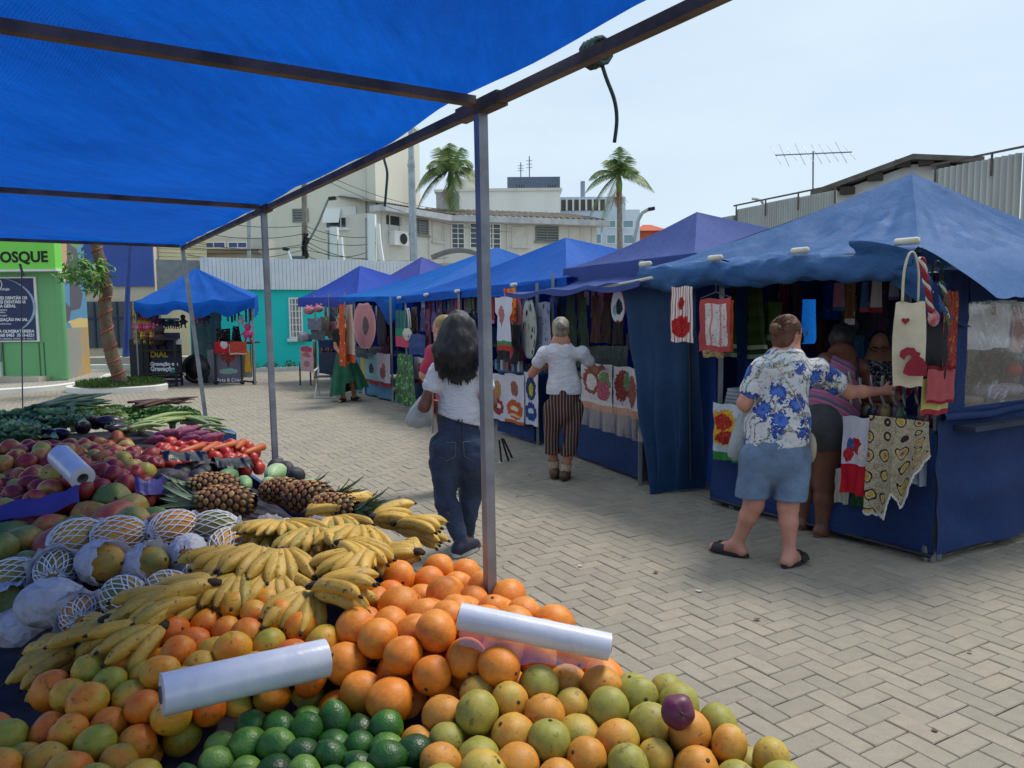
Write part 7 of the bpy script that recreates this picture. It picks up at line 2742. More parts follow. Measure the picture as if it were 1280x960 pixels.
def pineapple(px,py,az,lab,sc=1.0,tilt=.05):
	p = onsurf(px,py)
	t = bpy.data.objects.new('pineapple',None)
	COL.objects.link(t)
	t.location = p + V((0,0,.0))
	t.rotation_euler = (R(90) - tilt,0,az)
	t.scale = (sc,sc,sc)
	tag(t,lab,'pineapple','pineapples lying beside the papayas')
	RAD,LEN = .056,.095

	def rp(z):
		return RAD * max(.3,(1 - abs(z / LEN) ** 3.2)) ** .5
	b = MB()
	b.grid(lambda u,v: V((math.cos(6.2832 * u) * rp(lerp(-LEN,LEN,v)) * .97,math.sin(6.2832 * u) * rp(lerp(-LEN,LEN,v)) * .97,lerp(-LEN,LEN,v))),18,12,0,True)
	b.build('core',pin_dark,None,True,origin=(0,0,0)).parent = t
	b = MB()
	nrow,nper = 10,12
	for j in range(nrow):
		z = lerp(-LEN * .93,LEN * .95,j / (nrow - 1))
		for k in range(nper):
			a = 2 * math.pi * (k + .5 * (j % 2)) / nper
			r = rp(z)
			n_ = V((math.cos(a),math.sin(a),0))
			tt = V((-math.sin(a),math.cos(a),0))
			zz = V((0,0,1))
			c = n_ * r + zz * z
			hw,hh = math.pi * r / nper * .93,LEN / nrow * 1.75
			ring = [c + tt * hw,c + zz * hh * .55 + tt * hw * .4,c + zz * hh * .55 - tt * hw * .4,c - tt * hw,c - zz * hh * .55 - tt * hw * .4,c - zz * hh * .55 + tt * hw * .4]
			ring = [q + n_ * .0015 for q in ring]
			top_ = [c + (q - c) * .55 + n_ * .0032 for q in ring]
			vs = ring + top_ + [c + n_ * .0045]
			fs = [(i,(i + 1) % 6,6 + (i + 1) % 6,6 + i) for i in range(6)] + [(6 + i,6 + (i + 1) % 6,12) for i in range(6)]
			b.add(vs,fs)
	tag(b.build('eye',pin_skin,None,False,origin=(0,0,0)),kind='stuff').parent = t
	for k in range(26):
		a = k * 2.4
		q = k / 25
		L = lerp(.15,.07,q)
		h = V((math.cos(a),math.sin(a),0))
		s = V((-math.sin(a),math.cos(a),0))
		base = V((0,0,LEN * .92 + q * .03)) + h * .012
		b = MB()
		m = 5
		vs = []
		for i in range(m + 1):
			f = i / m
			c = base + h * (L * (.25 + .35 * (1 - q)) * f ** 1.3) + V((0,0,L * (f - .25 * (1 - q) * f * f)))
			w = .013 * (1 - f) ** .7
			vs += [c - s * w + h * .002,c - h * .002,c + s * w + h * .002]
		fs = []
		for i in range(m):
			for e in (0,1):
				fs.append((i * 3 + e,i * 3 + e + 1,i * 3 + e + 4,i * 3 + e + 3))
		b.add(vs,fs)
		o = b.build('leaf',pin_leaf,None,True,origin=(0,0,0))
		o.parent = t
	return t

pineapple(283,628,4.75,'pineapple lying left with its leaves pointing right, nearest the papayas',1.05)
pineapple(268,608,4.95,'pineapple half hidden behind the leftmost one',.95)
pineapple(385,622,1.1,'pineapple lying right of the leaves, nearest the lane',1.1)
pineapple(418,636,1.2,'dark pineapple at the table edge above the bananas',.95)
pineapple(352,614,1.35,'pineapple behind the one nearest the lane',.9)

# ---------------- rolls of plastic bags
film_w = NT('bag_roll_film')
_o = film_w.obj()
_s = film_w.noise(22,film_w.mapv(_o,(1,1,.6)),4,.6,.5)
film_w = film_w.finish(film_w.mix(film_w.ramp(_s,[(.3,0.),(.75,1.)]),col('#dcdfe5'),col('#c9cdd8')),.25,film_w.bump(_s,.15,.006),spec=.6,coat=.2,sss=.1)
card = mat('card_core','#8a8378',.9)

def bag_roll(a,c,r,lab,core=True,m=None):
	t = thing('bag_roll',a.lerp(c,.5) - V((0,0,r)),lab,'plastic roll')
	d = (c - a).normalized()
	q = d.to_track_quat('Z','Y').to_matrix().to_4x4()
	L = (c - a).length
	M = Matrix.Translation(a) @ q
	b = MB()
	n = 36

	def rr(z,k):
		return r * (1 + .012 * nz((z * 40,math.cos(k),math.sin(k)),1.2))
	b.grid(lambda u,v: M @ V((math.cos(6.2832 * u) * rr(v * L,6.28 * u),math.sin(6.2832 * u) * rr(v * L,6.28 * u),v * L)),n,14,0,True)
	for z,s in ((0,1),(L,-1)):
		b.grid(lambda u,v: M @ V((math.cos(6.2832 * u) * lerp(r,r * .42,v),math.sin(6.2832 * u) * lerp(r,r * .42,v),z + s * (-.002 * math.sin(v * 40) if v > 0 else 0))),n,6,0,True)
	b.build('film',m or film_w,t,True)
	b = MB()
	b.grid(lambda u,v: M @ V((math.cos(6.2832 * u) * r * .42,math.sin(6.2832 * u) * r * .42,lerp(-.004,L + .004,v))),n,1,0,True)
	b.grid(lambda u,v: M @ V((math.cos(6.2832 * u) * r * .36,math.sin(6.2832 * u) * r * .36,lerp(L + .004,-.004,v))),n,1,0,True)
	b.build('core',card,t,True)
	return t,M,L

bag_roll(*ROLLS[0],'large clear-white roll of plastic bags lying on the mottled citrus and limes')
r2,M2,L2 = bag_roll(*ROLLS[1],'slimmer white roll of plastic bags lying across the orange heap')
bag_roll(*ROLLS[2],'short bluish-white roll standing slanted in the apples')
b = MB()
b.grid(lambda u,v: (M2 @ V((0,0,0))).lerp(M2 @ V((0,0,L2 * .95)),u) + V((0,-.03 * v,-.02 - .045 * v * (1 - abs(2 * u - .7) * .55) + .006 * math.sin(u * 14))),24,8)
N = NT('thin_film')
_g = N.n('BsdfGlossy',Color=(1,1,1,1),Roughness=.15)
_d = N.n('BsdfDiffuse',Color=(.6,.62,.66,1))
_t = N.n('BsdfTransparent',Color=(.95,.96,.98,1))
_a = N.n('MixShader',i0=.35,i1=_d.outputs[0],i2=_g.outputs[0])
N.t.links.new(N.n('MixShader',i0=.3,i1=_t.outputs[0],i2=_a.outputs[0]).outputs[0],N.out.inputs[0])
b.build('loose_sheet',N.m,r2,True)

# ---------------- leafy greens at the far end
def leafmat(name,a,c,d):
	N = NT(name)
	r = N.n('NewGeometry').outputs['Random Per Island']
	cc = N.ramp(r,[(0,a),(.5,c),(1,d)])
	cc = N.mix(1.0,cc,N.ramp(N.noise(60,N.obj(),3),[(.3,.8),(.7,1.15)]),'MULTIPLY')
	return N.finish(cc,.5,trans=.2)

kale_m = leafmat('kale_leaf','#5f8f68','#86ad80','#b8cfa8')
green_m = leafmat('green_leaf','#2f5a2a','#4a7a38','#6f964c')
pale_m = leafmat('pale_stalk','#7f9a52','#9aae6a','#b3bf86')
leek_m = leafmat('leek_leaf','#2c5040','#3f6850','#5a7f60')

def frilly(b,base,d,up,L,w,fr,nu=8,nv=5):
	s = d.cross(up).normalized()
	sd_ = RNG.uniform(0,30)

	def fn(u,v):
		x = (v - .5) * 2
		ww = w * math.sin(math.pi * min(1,.12 + u * .86)) ** .7
		p = base + d * (L * u) + s * (x * ww) + up * (L * .25 * math.sin(u * 2.6) - .35 * w * (1 - abs(x)) * .6)
		p += up * (fr * abs(x) ** 1.5 * math.sin(u * 26 + 3 * x + sd_)) + s * (fr * .5 * abs(x) * math.cos(u * 21 + sd_))
		return p
	b.grid(fn,nu,nv)

def leafy_head(px,py,r,m,lab,n=26,grp='heads of leafy greens',flat=.75,fr=.014,name='kale_head',cat='kale'):
	p = onsurf(px,py)
	t = thing(name,p - V((0,0,.06)),lab,cat,grp)
	b = MB()
	for k in range(n):
		a = k * 2.4 + RNG.normal(0,.2)
		q = k / n
		el = lerp(.15,1.25,q)
		d = V((math.cos(a) * math.cos(el),math.sin(a) * math.cos(el),math.sin(el) * flat)).normalized()
		up = V((-math.cos(a) * math.sin(el),-math.sin(a) * math.sin(el),math.cos(el))).normalized()
		frilly(b,p - V((0,0,.05)) + d * r * .1,d,up,r * lerp(1.15,.7,q) * RNG.uniform(.85,1.1),r * .46,fr,14,8)
	tag(b.build('leaves',m,t,True),kind='stuff')
	b = MB()
	b.tube([p - V((0,0,.09)),p - V((0,0,.02))],[.02,.03],8)
	b.build('stem',pale_m,t,True)
	return t

for (x,y,r,lab) in ((32,528,.13,'frilly blue-green kale head, second from the left edge'),(68,529,.13,'frilly pale kale head in front of the leeks'),(20,548,.13,'kale head lowest at the left, before the apples'),(-8,545,.13,'kale head cut by the left edge'),(2,530,.11,'kale head at the back left corner'),(135,518,.09,'small pale lettuce head between leeks and parsley'),(92,522,.1,'kale head right next to the eggplants'),(155,532,.08,'pale lettuce leaves behind the long eggplant')):
	leafy_head(x,y,r * 1.25,kale_m if r > .095 else pale_m,lab,30,'heads of leafy greens',1.0,.013)
for (x,y,r,lab) in ((190,517,.12,'dense bunch of dark green parsley at the back'),(215,519,.12,'bunch of bright green herbs in the back row'),(240,522,.1,'leafy green bunch near the far post'),(175,523,.1,'leafy bunch right of the pale lettuce'),(165,514,.12,'broad-leaved greens beside the leeks'),(202,512,.12,'herb bunch behind the parsley at the back edge'),(228,514,.11,'herb bunch at the back edge nearest the far post'),(140,512,.12,'dark greens at the back edge behind the pale lettuce'),(112,514,.12,'dark greens at the back edge beside the leek tips')):
	leafy_head(x,y,r,green_m,lab,40,'bunches of herbs at the far end',.6,.01,'herb_bunch','herbs')

def stalk_bunch(px0,py0,px1,py1,n,r,m,lab,name,cat,lift=0.02,fan=.06):
	a,c = onsurf(px0,py0),onsurf(px1,py1)
	t = thing(name,a.lerp(c,.5),lab,cat,'long stalks at the far end')
	for k in range(n):
		o0 = V((RNG.normal(0,.03),RNG.normal(0,.03),lift + RNG.uniform(-.02,.03)))
		o1 = V((RNG.normal(0,fan),RNG.normal(0,fan),lift + RNG.uniform(-.01,.06)))
		mid = a.lerp(c,.5) + (o0 + o1) * .5 + V((0,0,.015))
		b = MB()
		b.tube(smooth_path([a + o0,mid,c + o1],4),[r] * 5 + [r * .9,r * .8,r * .6,r * .35],7,flat=.7)
		b.build('stalk',m,t,True)
	return t

stalk_bunch(42,529,118,516,14,.014,leek_m,'dark green leeks laid in a sheaf at the far left','leek_bunch','leeks',.065)
stalk_bunch(62,524,112,519,10,.013,leek_m,'second sheaf of dark leeks behind the kale','leek_bunch','leeks',.05)
stalk_bunch(180,533,235,528,9,.017,pale_m,'pale green okra-like pods in a row before the herbs','pod_bunch','green pods',.01,.03)
stalk_bunch(232,528,272,538,9,.017,pale_m,'pale green pods nearest the far post','pod_bunch','green pods',.01,.03)
stalk_bunch(160,540,205,538,6,.013,pale_m,'pale stalks lying between eggplants and sweet potatoes','pod_bunch','green pods',.0,.03)
stalk_bunch(250,540,285,546,6,.012,pale_m,'short pale stalks at the outer edge behind the tomatoes','pod_bunch','green pods',.0,.02)
stalk_bunch(168,520,236,515,8,.012,mat('brown_stalk','#5a4038',.8,'#48302c',9),'brown-purple beet stalks at the very back','beet_stalks','beet stalks',.055)
# ------------------------------------------------------------------ people: smooth bodies grown from joints
class Body:
	def __init__(self,pts,h,pad=.2):
		P = np.array([tuple(p) for p in pts])
		self.lo = P.min(0) - pad
		n = np.ceil((P.max(0) + pad - self.lo) / h).astype(int) + 1
		self.h = h
		self.D = np.full(tuple(n),1.0,dtype=np.float32)
		self.ax = [self.lo[i] + h * np.arange(n[i]) for i in range(3)]

	def _sub(self,lo,hi):
		sl = []
		for i in range(3):
			a = int(max(0,np.floor((lo[i] - self.lo[i]) / self.h)))
			b = int(min(self.D.shape[i],np.ceil((hi[i] - self.lo[i]) / self.h) + 1))
			sl.append(slice(a,max(a,b)))
		X,Y,Z = np.meshgrid(self.ax[0][sl[0]],self.ax[1][sl[1]],self.ax[2][sl[2]],indexing='ij')
		return tuple(sl),X,Y,Z

	def _merge(self,sl,d,k):
		D = self.D[sl]
		if k > 0:
			hh = np.clip(.5 + .5 * (D - d) / k,0,1)
			self.D[sl] = D + (d - D) * hh - k * hh * (1 - hh)
		else:
			self.D[sl] = np.minimum(D,d)
		return self

	def cap(self,a,b,ra,rb=None,k=.02,n=None,ratio=1.0):
		rb = ra if rb is None else rb
		a,b = np.array(a,float),np.array(b,float)
		R_ = max(ra,rb) + .08
		sl,X,Y,Z = self._sub(np.minimum(a,b) - R_,np.maximum(a,b) + R_)
		p = np.stack([X - a[0],Y - a[1],Z - a[2]],-1)
		ab = b - a
		if n is not None:
			n = np.array(n,float)
			n /= np.linalg.norm(n)
			p = p + (p @ n)[...,None] * n * (1 / ratio - 1)
			ab = ab + (ab @ n) * n * (1 / ratio - 1)
		t = np.clip((p @ ab) / max(1e-9,ab @ ab),0,1)
		d = np.linalg.norm(p - t[...,None] * ab,axis=-1) - (ra + (rb - ra) * t)
		return self._merge(sl,d,k)

	def ell(self,c,r,axes=None,k=.02):
		c = np.array(c,float)
		r = np.array(r,float)
		A = np.array([tuple(x) for x in axes]) if axes is not None else np.eye(3)
		m = r.max() + .08
		sl,X,Y,Z = self._sub(c - m,c + m)
		p = np.stack([X - c[0],Y - c[1],Z - c[2]],-1) @ A.T
		q = p / r
		L = np.linalg.norm(q,axis=-1)
		g = np.linalg.norm(q / r,axis=-1) + 1e-9
		d = L * (L - 1) / g
		return self._merge(sl,d,k)

	def cut(self,p,n):
		"""keep only the side the normal points away from"""
		X,Y,Z = np.meshgrid(*self.ax,indexing='ij')
		n = np.array(n,float)
		n /= np.linalg.norm(n)
		self.D = np.maximum(self.D,((X - p[0]) * n[0] + (Y - p[1]) * n[1] + (Z - p[2]) * n[2]).astype(np.float32))
		return self

	def wrinkle(self,amp,freq,seed,slope=(1,1,2.2)):
		X,Y,Z = np.meshgrid(*self.ax,indexing='ij')
		r = np.random.default_rng(seed)
		w = 0
		for k in range(7):
			d = r.normal(size=3) * np.array(slope)
			d /= np.linalg.norm(d)
			f = freq * r.uniform(.6,1.7)
			ph = r.uniform(0,6.28)
			w = w + np.sin((X * d[0] + Y * d[1] + Z * d[2]) * f + ph + 1.3 * np.sin((X * d[1] - Z * d[0] + Y) * f * .5 + ph * 2)) ** 3
		self.D = self.D + (amp * w / 2.4).astype(np.float32)
		return self

	def mesh(self,name,m,parent,smooth_it=1):
		D = self.D
		ins = D < 0
		nx,ny,nz_ = D.shape
		acc = np.zeros((nx - 1,ny - 1,nz_ - 1,3),dtype=np.float32)
		cnt = np.zeros((nx - 1,ny - 1,nz_ - 1),dtype=np.float32)
		offs = [(i,j,k) for i in (0,1) for j in (0,1) for k in (0,1)]

		def S_(o):
			return (slice(o[0],nx - 1 + o[0]),slice(o[1],ny - 1 + o[1]),slice(o[2],nz_ - 1 + o[2]))
		for o in offs:
			for ax in range(3):
				if o[ax] == 1:
					continue
				o2 = list(o)
				o2[ax] = 1
				a,b = D[S_(o)],D[S_(o2)]
				cr = (a < 0) != (b < 0)
				t = np.where(cr,a / np.where(cr,a - b,1),0)
				for e in range(3):
					acc[...,e] += np.where(cr,o[e] + (t if e == ax else 0),0)
				cnt += cr
		act = cnt > 0
		idx = -np.ones(act.shape,dtype=np.int64)
		idx[act] = np.arange(act.sum())
		I = np.argwhere(act)
		Vv = (I + acc[act] / cnt[act][:,None]) * self.h + self.lo
		F = []
		for ax in range(3):
			s0 = [slice(None)] * 3
			s1 = [slice(None)] * 3
			s0[ax] = slice(0,-1)
			s1[ax] = slice(1,None)
			a,b = ins[tuple(s0)],ins[tuple(s1)]
			e = np.argwhere(a != b)
			u,v = (ax + 1) % 3,(ax + 2) % 3
			e = e[(e[:,u] > 0) & (e[:,v] > 0) & (e[:,u] < D.shape[u] - 1) & (e[:,v] < D.shape[v] - 1)]
			if not len(e):
				continue
			fl = a[tuple(e.T)]
			q = []
			for du,dv in ((-1,-1),(0,-1),(0,0),(-1,0)):
				c = e.copy()
				c[:,u] += du
				c[:,v] += dv
				q.append(idx[tuple(c.T)])
			q = np.stack(q,1)
			q[~fl] = q[~fl][:,::-1]
			F.append(q)
		F = np.concatenate(F)
		# light smoothing
		for _ in range(smooth_it):
			s = np.zeros_like(Vv)
			c = np.zeros(len(Vv))
			for i in range(4):
				for j in ((i + 1) % 4,(i - 1) % 4):
					np.add.at(s,F[:,i],Vv[F[:,j]])
					np.add.at(c,F[:,i],1)
			Vv = Vv * .5 + .5 * s / c[:,None]
		me = bpy.data.meshes.new(name)
		lo,hi = Vv.min(0),Vv.max(0)
		o = V(((lo[0] + hi[0]) / 2,(lo[1] + hi[1]) / 2,lo[2]))
		me.from_pydata((Vv - np.array(o)).tolist(),[],F.tolist())
		me.polygons.foreach_set('use_smooth',[True] * len(F))
		me.materials.append(m)
		me.update()
		return link(name,me,parent,o)

def skin_mat(name,c,c2):
	if name in _MC:
		return _MC[name]
	N = NT(name)
	o = N.obj()
	f = N.ramp(N.noise(9,o,5,.6),[(.35,0.),(.7,1.)])
	_MC[name] = N.finish(N.mix(f,col(c),col(c2)),.5,N.bump(N.noise(160,o,3),.08,.003),sss=.15)
	return _MC[name]

SK_DARK = skin_mat('skin_brown','#6b4230','#5a3526')
SK_LIGHT = skin_mat('skin_fair','#c08a74','#b3776a')
SK_TAN = skin_mat('skin_tan','#b0785e','#a06a52')

def hair_mat(name,c,c2,sc=60,rough=.35):
	if name in _MC:
		return _MC[name]
	N = NT(name)
	g = N.n('NewGeometry').outputs['Position']
	s = N.noise(sc,N.mapv(g,(1,1,.06)),4,.65)
	_MC[name] = N.finish(N.mix(N.ramp(s,[(.35,0.),(.7,1.)]),col(c),col(c2)),rough,N.bump(s,.55,.012))
	return _MC[name]

def hand(B,wrist,d,side,palm_n,curl=.5,L=.165):
	"""palm, four fingers of different length and a thumb; d = pointing way, side = thumb side"""
	d,side,pn = V(d).normalized(),V(side).normalized(),V(palm_n).normalized()
	w = V(wrist)
	B.cap(w,w + d * .05,.021,.024,.015,pn,.75)
	kn = w + d * (L * .5)
	B.cap(w + d * .03 + side * .012,kn + side * .022,.017,.0135,.012)
	B.cap(w + d * .03 - side * .012,kn - side * .024,.017,.0125,.012)
	for i,(o,ln) in enumerate(((.03,.078),(.01,.088),(-.01,.081),(-.03,.064))):
		a = kn + side * o
		c = curl * (1 + .12 * i)
		p1 = a + (d * math.cos(c * .6) + pn * math.sin(c * .6)) * ln * .45
		p2 = p1 + (d * math.cos(c * 1.5) + pn * math.sin(c * 1.5)) * ln * .33
		p3 = p2 + (d * math.cos(c * 2.2) + pn * math.sin(c * 2.2)) * ln * .24
		B.cap(a,p1,.0092,.0085,.004)
		B.cap(p1,p2,.0085,.0078,.003)
		B.cap(p2,p3,.0078,.0065,.003)
	t0 = w + d * .035 + side * .02
	t1 = t0 + (side * .75 + d * .6 + pn * .3).normalized() * .042
	t2 = t1 + (d * .8 + side * .2 + pn * .5).normalized() * .034
	B.cap(t0,t1,.0125,.0105,.008)
	B.cap(t1,t2,.0105,.008,.004)

def head(B,c,f,up,s,r=1.0,ears=True):
	"""f faces, s = the person's right"""
	f,up,s = V(f).normalized(),V(up).normalized(),V(s).normalized()
	c = V(c)
	ax = (s,f,up)
	B.ell(c + up * .02,(.074 * r,.092 * r,.098 * r),ax,.02)
	B.ell(c - up * .045 * r + f * .022 * r,(.056 * r,.066 * r,.07 * r),ax,.03)
	B.cap(c + f * .088 * r + up * .008,c + f * .104 * r - up * .022 * r,.009 * r,.014 * r,.012)
	B.ell(c - up * .055 * r + f * .082 * r,(.025 * r,.012 * r,.009 * r),ax,.01)
	B.ell(c - up * .09 * r + f * .062 * r,(.025 * r,.02 * r,.018 * r),ax,.02)
	for q in (-1,1):
		B.ell(c + s * (q * .03 * r) + f * .078 * r + up * .012,(.016,.012,.01),ax,.008)
		if ears:
			B.ell(c + s * (q * .076 * r) - f * .008 - up * .01,(.009,.02,.032),ax,.006)

def face_parts(t,c,f,up,s,glasses=False,r=1.0):
	f,up,s = V(f).normalized(),V(up).normalized(),V(s).normalized()
	c = V(c)
	for q in (-1,1):
		b = MB()
		b.sphere(tuple(c + s * (q * .03 * r) + f * .087 * r + up * .012),.0085,8,6)
		b.build('eye',mat('eye_dark','#1a1412',.2),t,True)
	if glasses:
		b = MB()
		for q in (-1,1):
			o = c + s * (q * .033) + f * .108 + up * .01
			b.tube([o + s * (.027 * math.cos(a)) + up * (.02 * math.sin(a)) for a in np.linspace(0,6.283,17)],.0028,5)
			b.tube([o + s * (q * .027),c + s * (q * .08) + f * .09 + up * .015,c + s * (q * .083) - f * .01 + up * .008],.0026,5)
		b.tube([c + s * -.006 + f * .11 + up * .012,c + s * .006 + f * .11 + up * .012],.0026,5)
		b.build('glasses',mat('glasses_dark','#201a1c',.3),t)

def leg(B,hip,knee,ankle,rh=.088,rk=.058,rc=.056,ra=.036,k=.03):
	B.cap(hip,knee,rh,rk,k)
	m = V(knee).lerp(V(ankle),.3)
	back = (V(knee) - V(ankle)).normalized()
	B.cap(knee,m,rk * .93,rc,k)
	B.cap(m,ankle,rc,ra,k)

def foot(B,ankle,d,L=.235,r=.034):
	d = V(d).normalized()
	a = V(ankle)
	g = V((0,0,a.z - .028))
	heel = a - d * .035
	heel.z = .036
	toe = a + d * (L - .075)
	toe.z = .03
	B.cap(a,heel,r,.034,.03)
	B.cap(heel,toe,.034,.028,.03,(0,0,1),.8)
	B.cap(a,toe,r,.024,.04)

# ============================================================ woman in jeans (walking away)
d = 5.12
J = {k: W(x,y,dd) for k,(x,y,dd) in dict(head=(573,414,d),neck=(573,446,d),chest=(574,470,d),waist=(574,512,d),pelvis=(573,556,d),
	 sl=(548,463,d),sr=(601,463,d),el=(530,508,d - .06),wl=(536,500,d + .24),er=(614,505,d),wr=(606,498,d + .22),
	 hl=(557,566,d),hr=(590,566,d),kl=(557,626,d - .05),kr=(588,622,d + .12),al=(577,676,d - .08),ar=(583,668,d + .2)).items()}
f1,s1_ = V((-.12,.99,0)).normalized(),V((.99,.12,0))
P1 = thing('person',W(578,690,5.1),'woman with long black hair, white t-shirt and dark jeans walking past the grey post','person')
B = Body(J.values(),.0095)
head(B,J['head'],f1,(0,0,1),s1_)
B.cap(J['head'] - V((0,0,.06)),J['neck'],.048,.055,.03)
B.cap(J['neck'],J['waist'],.09,.11,.04,f1,.7)
B.cap(J['sl'],J['sr'],.052,.052,.03)
B.cap(J['waist'],J['pelvis'],.11,.13,.04,f1,.75)
for a,e,w_ in (('sl','el','wl'),('sr','er','wr')):
	B.cap(J[a],J[e],.05,.04,.02)
	B.cap(J[e],J[w_],.039,.026,.02)
hand(B,J['wl'],(.2,.8,-.5),(.8,0,.4),(.5,-.3,-.6),.7)
hand(B,J['wr'],(-.2,.8,-.3),(-.8,0,.4),(-.5,-.3,-.6),.7)
leg(B,J['hl'],J['kl'],J['al'],.1,.062,.056,.036)
leg(B,J['hr'],J['kr'],J['ar'],.1,.062,.056,.036)
foot(B,J['al'],(.55,.8,0))
foot(B,J['ar'],(-.05,1,0))
B.mesh('body',SK_DARK,P1)
# t-shirt
T = Body([J[k] for k in ('neck','waist','sl','sr','el','er','pelvis')],.0095)
T.cap(J['neck'] - V((0,0,.06)),J['waist'],.122,.125,.05,f1,.72)
T.cap(J['sl'] - V((0,0,.01)),J['sr'] - V((0,0,.01)),.062,.062,.05)
T.cap(J['waist'],J['waist'].lerp(J['pelvis'],.7),.138,.172,.05,f1,.76)
for a,e in (('sl','el'),('sr','er')):
	T.cap(J[a],J[a].lerp(J[e],.42),.066,.062,.03)
for a,e in (('sl','el'),('sr','er')):
	pass
T.wrinkle(.0062,34,3,(.6,.6,1.8))
T.cut(J['waist'] + V((0,0,-.065)),(-.32,0,-1))
shirt_w = NT('tshirt_white')
_o = shirt_w.n('NewGeometry').outputs['Position']
shirt_w = shirt_w.finish(shirt_w.mix(shirt_w.ramp(shirt_w.noise(6,_o,4),[(.4,0.),(.7,1.)]),col('#c9c9d2'),col('#bcbcc8')),.85,shirt_w.bump(shirt_w.noise(11,shirt_w.mapv(_o,(1,1,2.4),rot=(0,.6,0)),5,.6,.6),.6,.05),sheen=.1)
T.mesh('t_shirt',shirt_w,P1)
# jeans
Jn = Body([J[k] for k in ('waist','pelvis','hl','hr','kl','kr','al','ar')],.0095)
Jn.cap(J['waist'] - V((0,0,.03)),J['pelvis'],.122,.156,.05,f1,.78)
for q,(a,kn,an) in ((-1,('hl','kl','al')),(1,('hr','kr','ar'))):
	Jn.cap(J['pelvis'] + s1_ * (q * .075) - f1 * .06 + V((0,0,-.01)),J[a] - f1 * .03 + V((0,0,-.05)),.1,.1,.035)
	Jn.cap(J[a] + V((0,0,.02)),J[kn],.116,.072,.04)
	Jn.cap(J[kn],J[kn].lerp(J[an],.35),.07,.068,.03)
	Jn.cap(J[kn].lerp(J[an],.35),J[an] - V((0,0,.0)),.068,.05,.03)
Jn.wrinkle(.0065,40,5,(.5,.5,2.0))
Jn.cut(J['waist'] + V((0,0,-.02)),(0,0,1))
denim = NT('denim_dark')
_o = denim.n('NewGeometry').outputs['Position']
_w = denim.noise(260,_o,3,.7)
denim = denim.finish(denim.mix(denim.ramp(denim.noise(5,denim.mapv(_o,(1,1,.4)),6,.7),[(.4,0.),(.72,1.)]),denim.mix(_w,col('#1a2438'),col('#28354f')),col('#3a4a68')),.85,denim.bump(denim.noise(16,denim.mapv(_o,(1,1,2.5)),4,.6),.5,.03))
jm = Jn.mesh('jeans',denim,P1)
stitch = mat('stitch','#7a6a50',.8)
pk_ = J['pelvis'] - f1 * .165 + V((0,0,.04))
b = MB()
b.tube([J['waist'] + V((0,0,-.05)) - f1 * .118 + s1_ * .012,J['pelvis'] + V((0,0,.06)) - f1 * .158 + s1_ * .012],.0035,4)
b.tube([J['waist'] + V((0,0,-.05)) - f1 * .118 + s1_ * -.012,J['waist'] + V((0,0,-.085)) - f1 * .125 + s1_ * -.012],.006,4)
b.build('belt_loops',mat('denim_seam','#141b2c',.9),P1)
for q in (-1,1):
	b = MB()
	cc_ = J['pelvis'] + s1_ * (q * .085) + V((0,0,.035))
	pts = []
	for (x,z) in ((-.06,.055),(.06,.05),(.055,-.04),(0,-.07),(-.055,-.04),(-.06,.055)):
		y_ = math.sqrt(max(.001,1 - ((x + q * .085) / .2) ** 2)) * .152
		pts.append(J['pelvis'] + s1_ * (q * .085 + x) + V((0,0,-.01 + z)) - f1 * (y_ + .006 + .012 * (1 - abs(x) / .06)))
	b.tube(pts,.0022,4)
	b.build('pocket_seam',stitch,P1)
# long hair
Hr = Body([J['head'],J['neck'],J['chest'],J['waist']],.0095,.32)
hc = J['head']
Hr.ell(hc + V((0,0,.035)) - f1 * .018,(.094,.105,.105),(s1_,f1,V((0,0,1))),.02)
top_ = hc - f1 * .05
for k in range(9):
	x = (k - 4) / 4
	st = hc + s1_ * (x * .07) - f1 * (.06 - .05 * abs(x) ** 2) + V((0,0,.03))
	en = W(571 + x * 25,474 - 12 * abs(x) ** 2 + 5 * math.sin(k * 2.2),d) - f1 * (.11 - .05 * abs(x))
	md = st.lerp(en,.5) - f1 * .025 + s1_ * (x * .028)
	Hr.cap(st,md,.045,.043,.03)
	Hr.cap(md,en,.042,.016,.025)
Hr.cap(hc - f1 * .08 - V((0,0,.05)),W(571,452,d) - f1 * .085,.07,.05,.04)
Hr.wrinkle(.005,75,8,(2.5,2.5,.12))
Hr.mesh('hair',hair_mat('hair_black','#0a090c','#1d1a1f',80,.5),P1)
b = MB()
for k in range(150):
	x = RNG.uniform(-1,1)
	y_ = RNG.uniform(.4,1)
	p0 = hc + s1_ * (x * .085) - f1 * (.115 - .07 * x * x) + V((0,0,.06 - .05 * x * x))
	p2 = W(571 + x * 26,440 + 34 * y_ - 12 * x * x,d) - f1 * (.15 - .05 * abs(x))
	p1 = p0.lerp(p2,.5) + s1_ * (x * .03) - f1 * .006
	b.tube(smooth_path([p0,p1,p2],5),.0024,3,0,False)
b.build('hair_strands',hair_mat('hair_black','#0a090c','#1d1a1f'),P1,True)
b = MB()
for k in range(46):
	x = (k / 45 - .5) * 2
	en = W(571 + x * 26,476 - 12 * abs(x) ** 2 + RNG.uniform(-6,7),d) - f1 * (.115 - .05 * abs(x))
	st = en + V((RNG.normal(0,.008),0,.16)) + f1 * .01
	b.tube([st,st.lerp(en,.5) - f1 * .008,en],[.010,.009,.002],5,0,False)
b.build('hair_ends',hair_mat('hair_black','#0b0a0d','#1b191e'),P1,True)

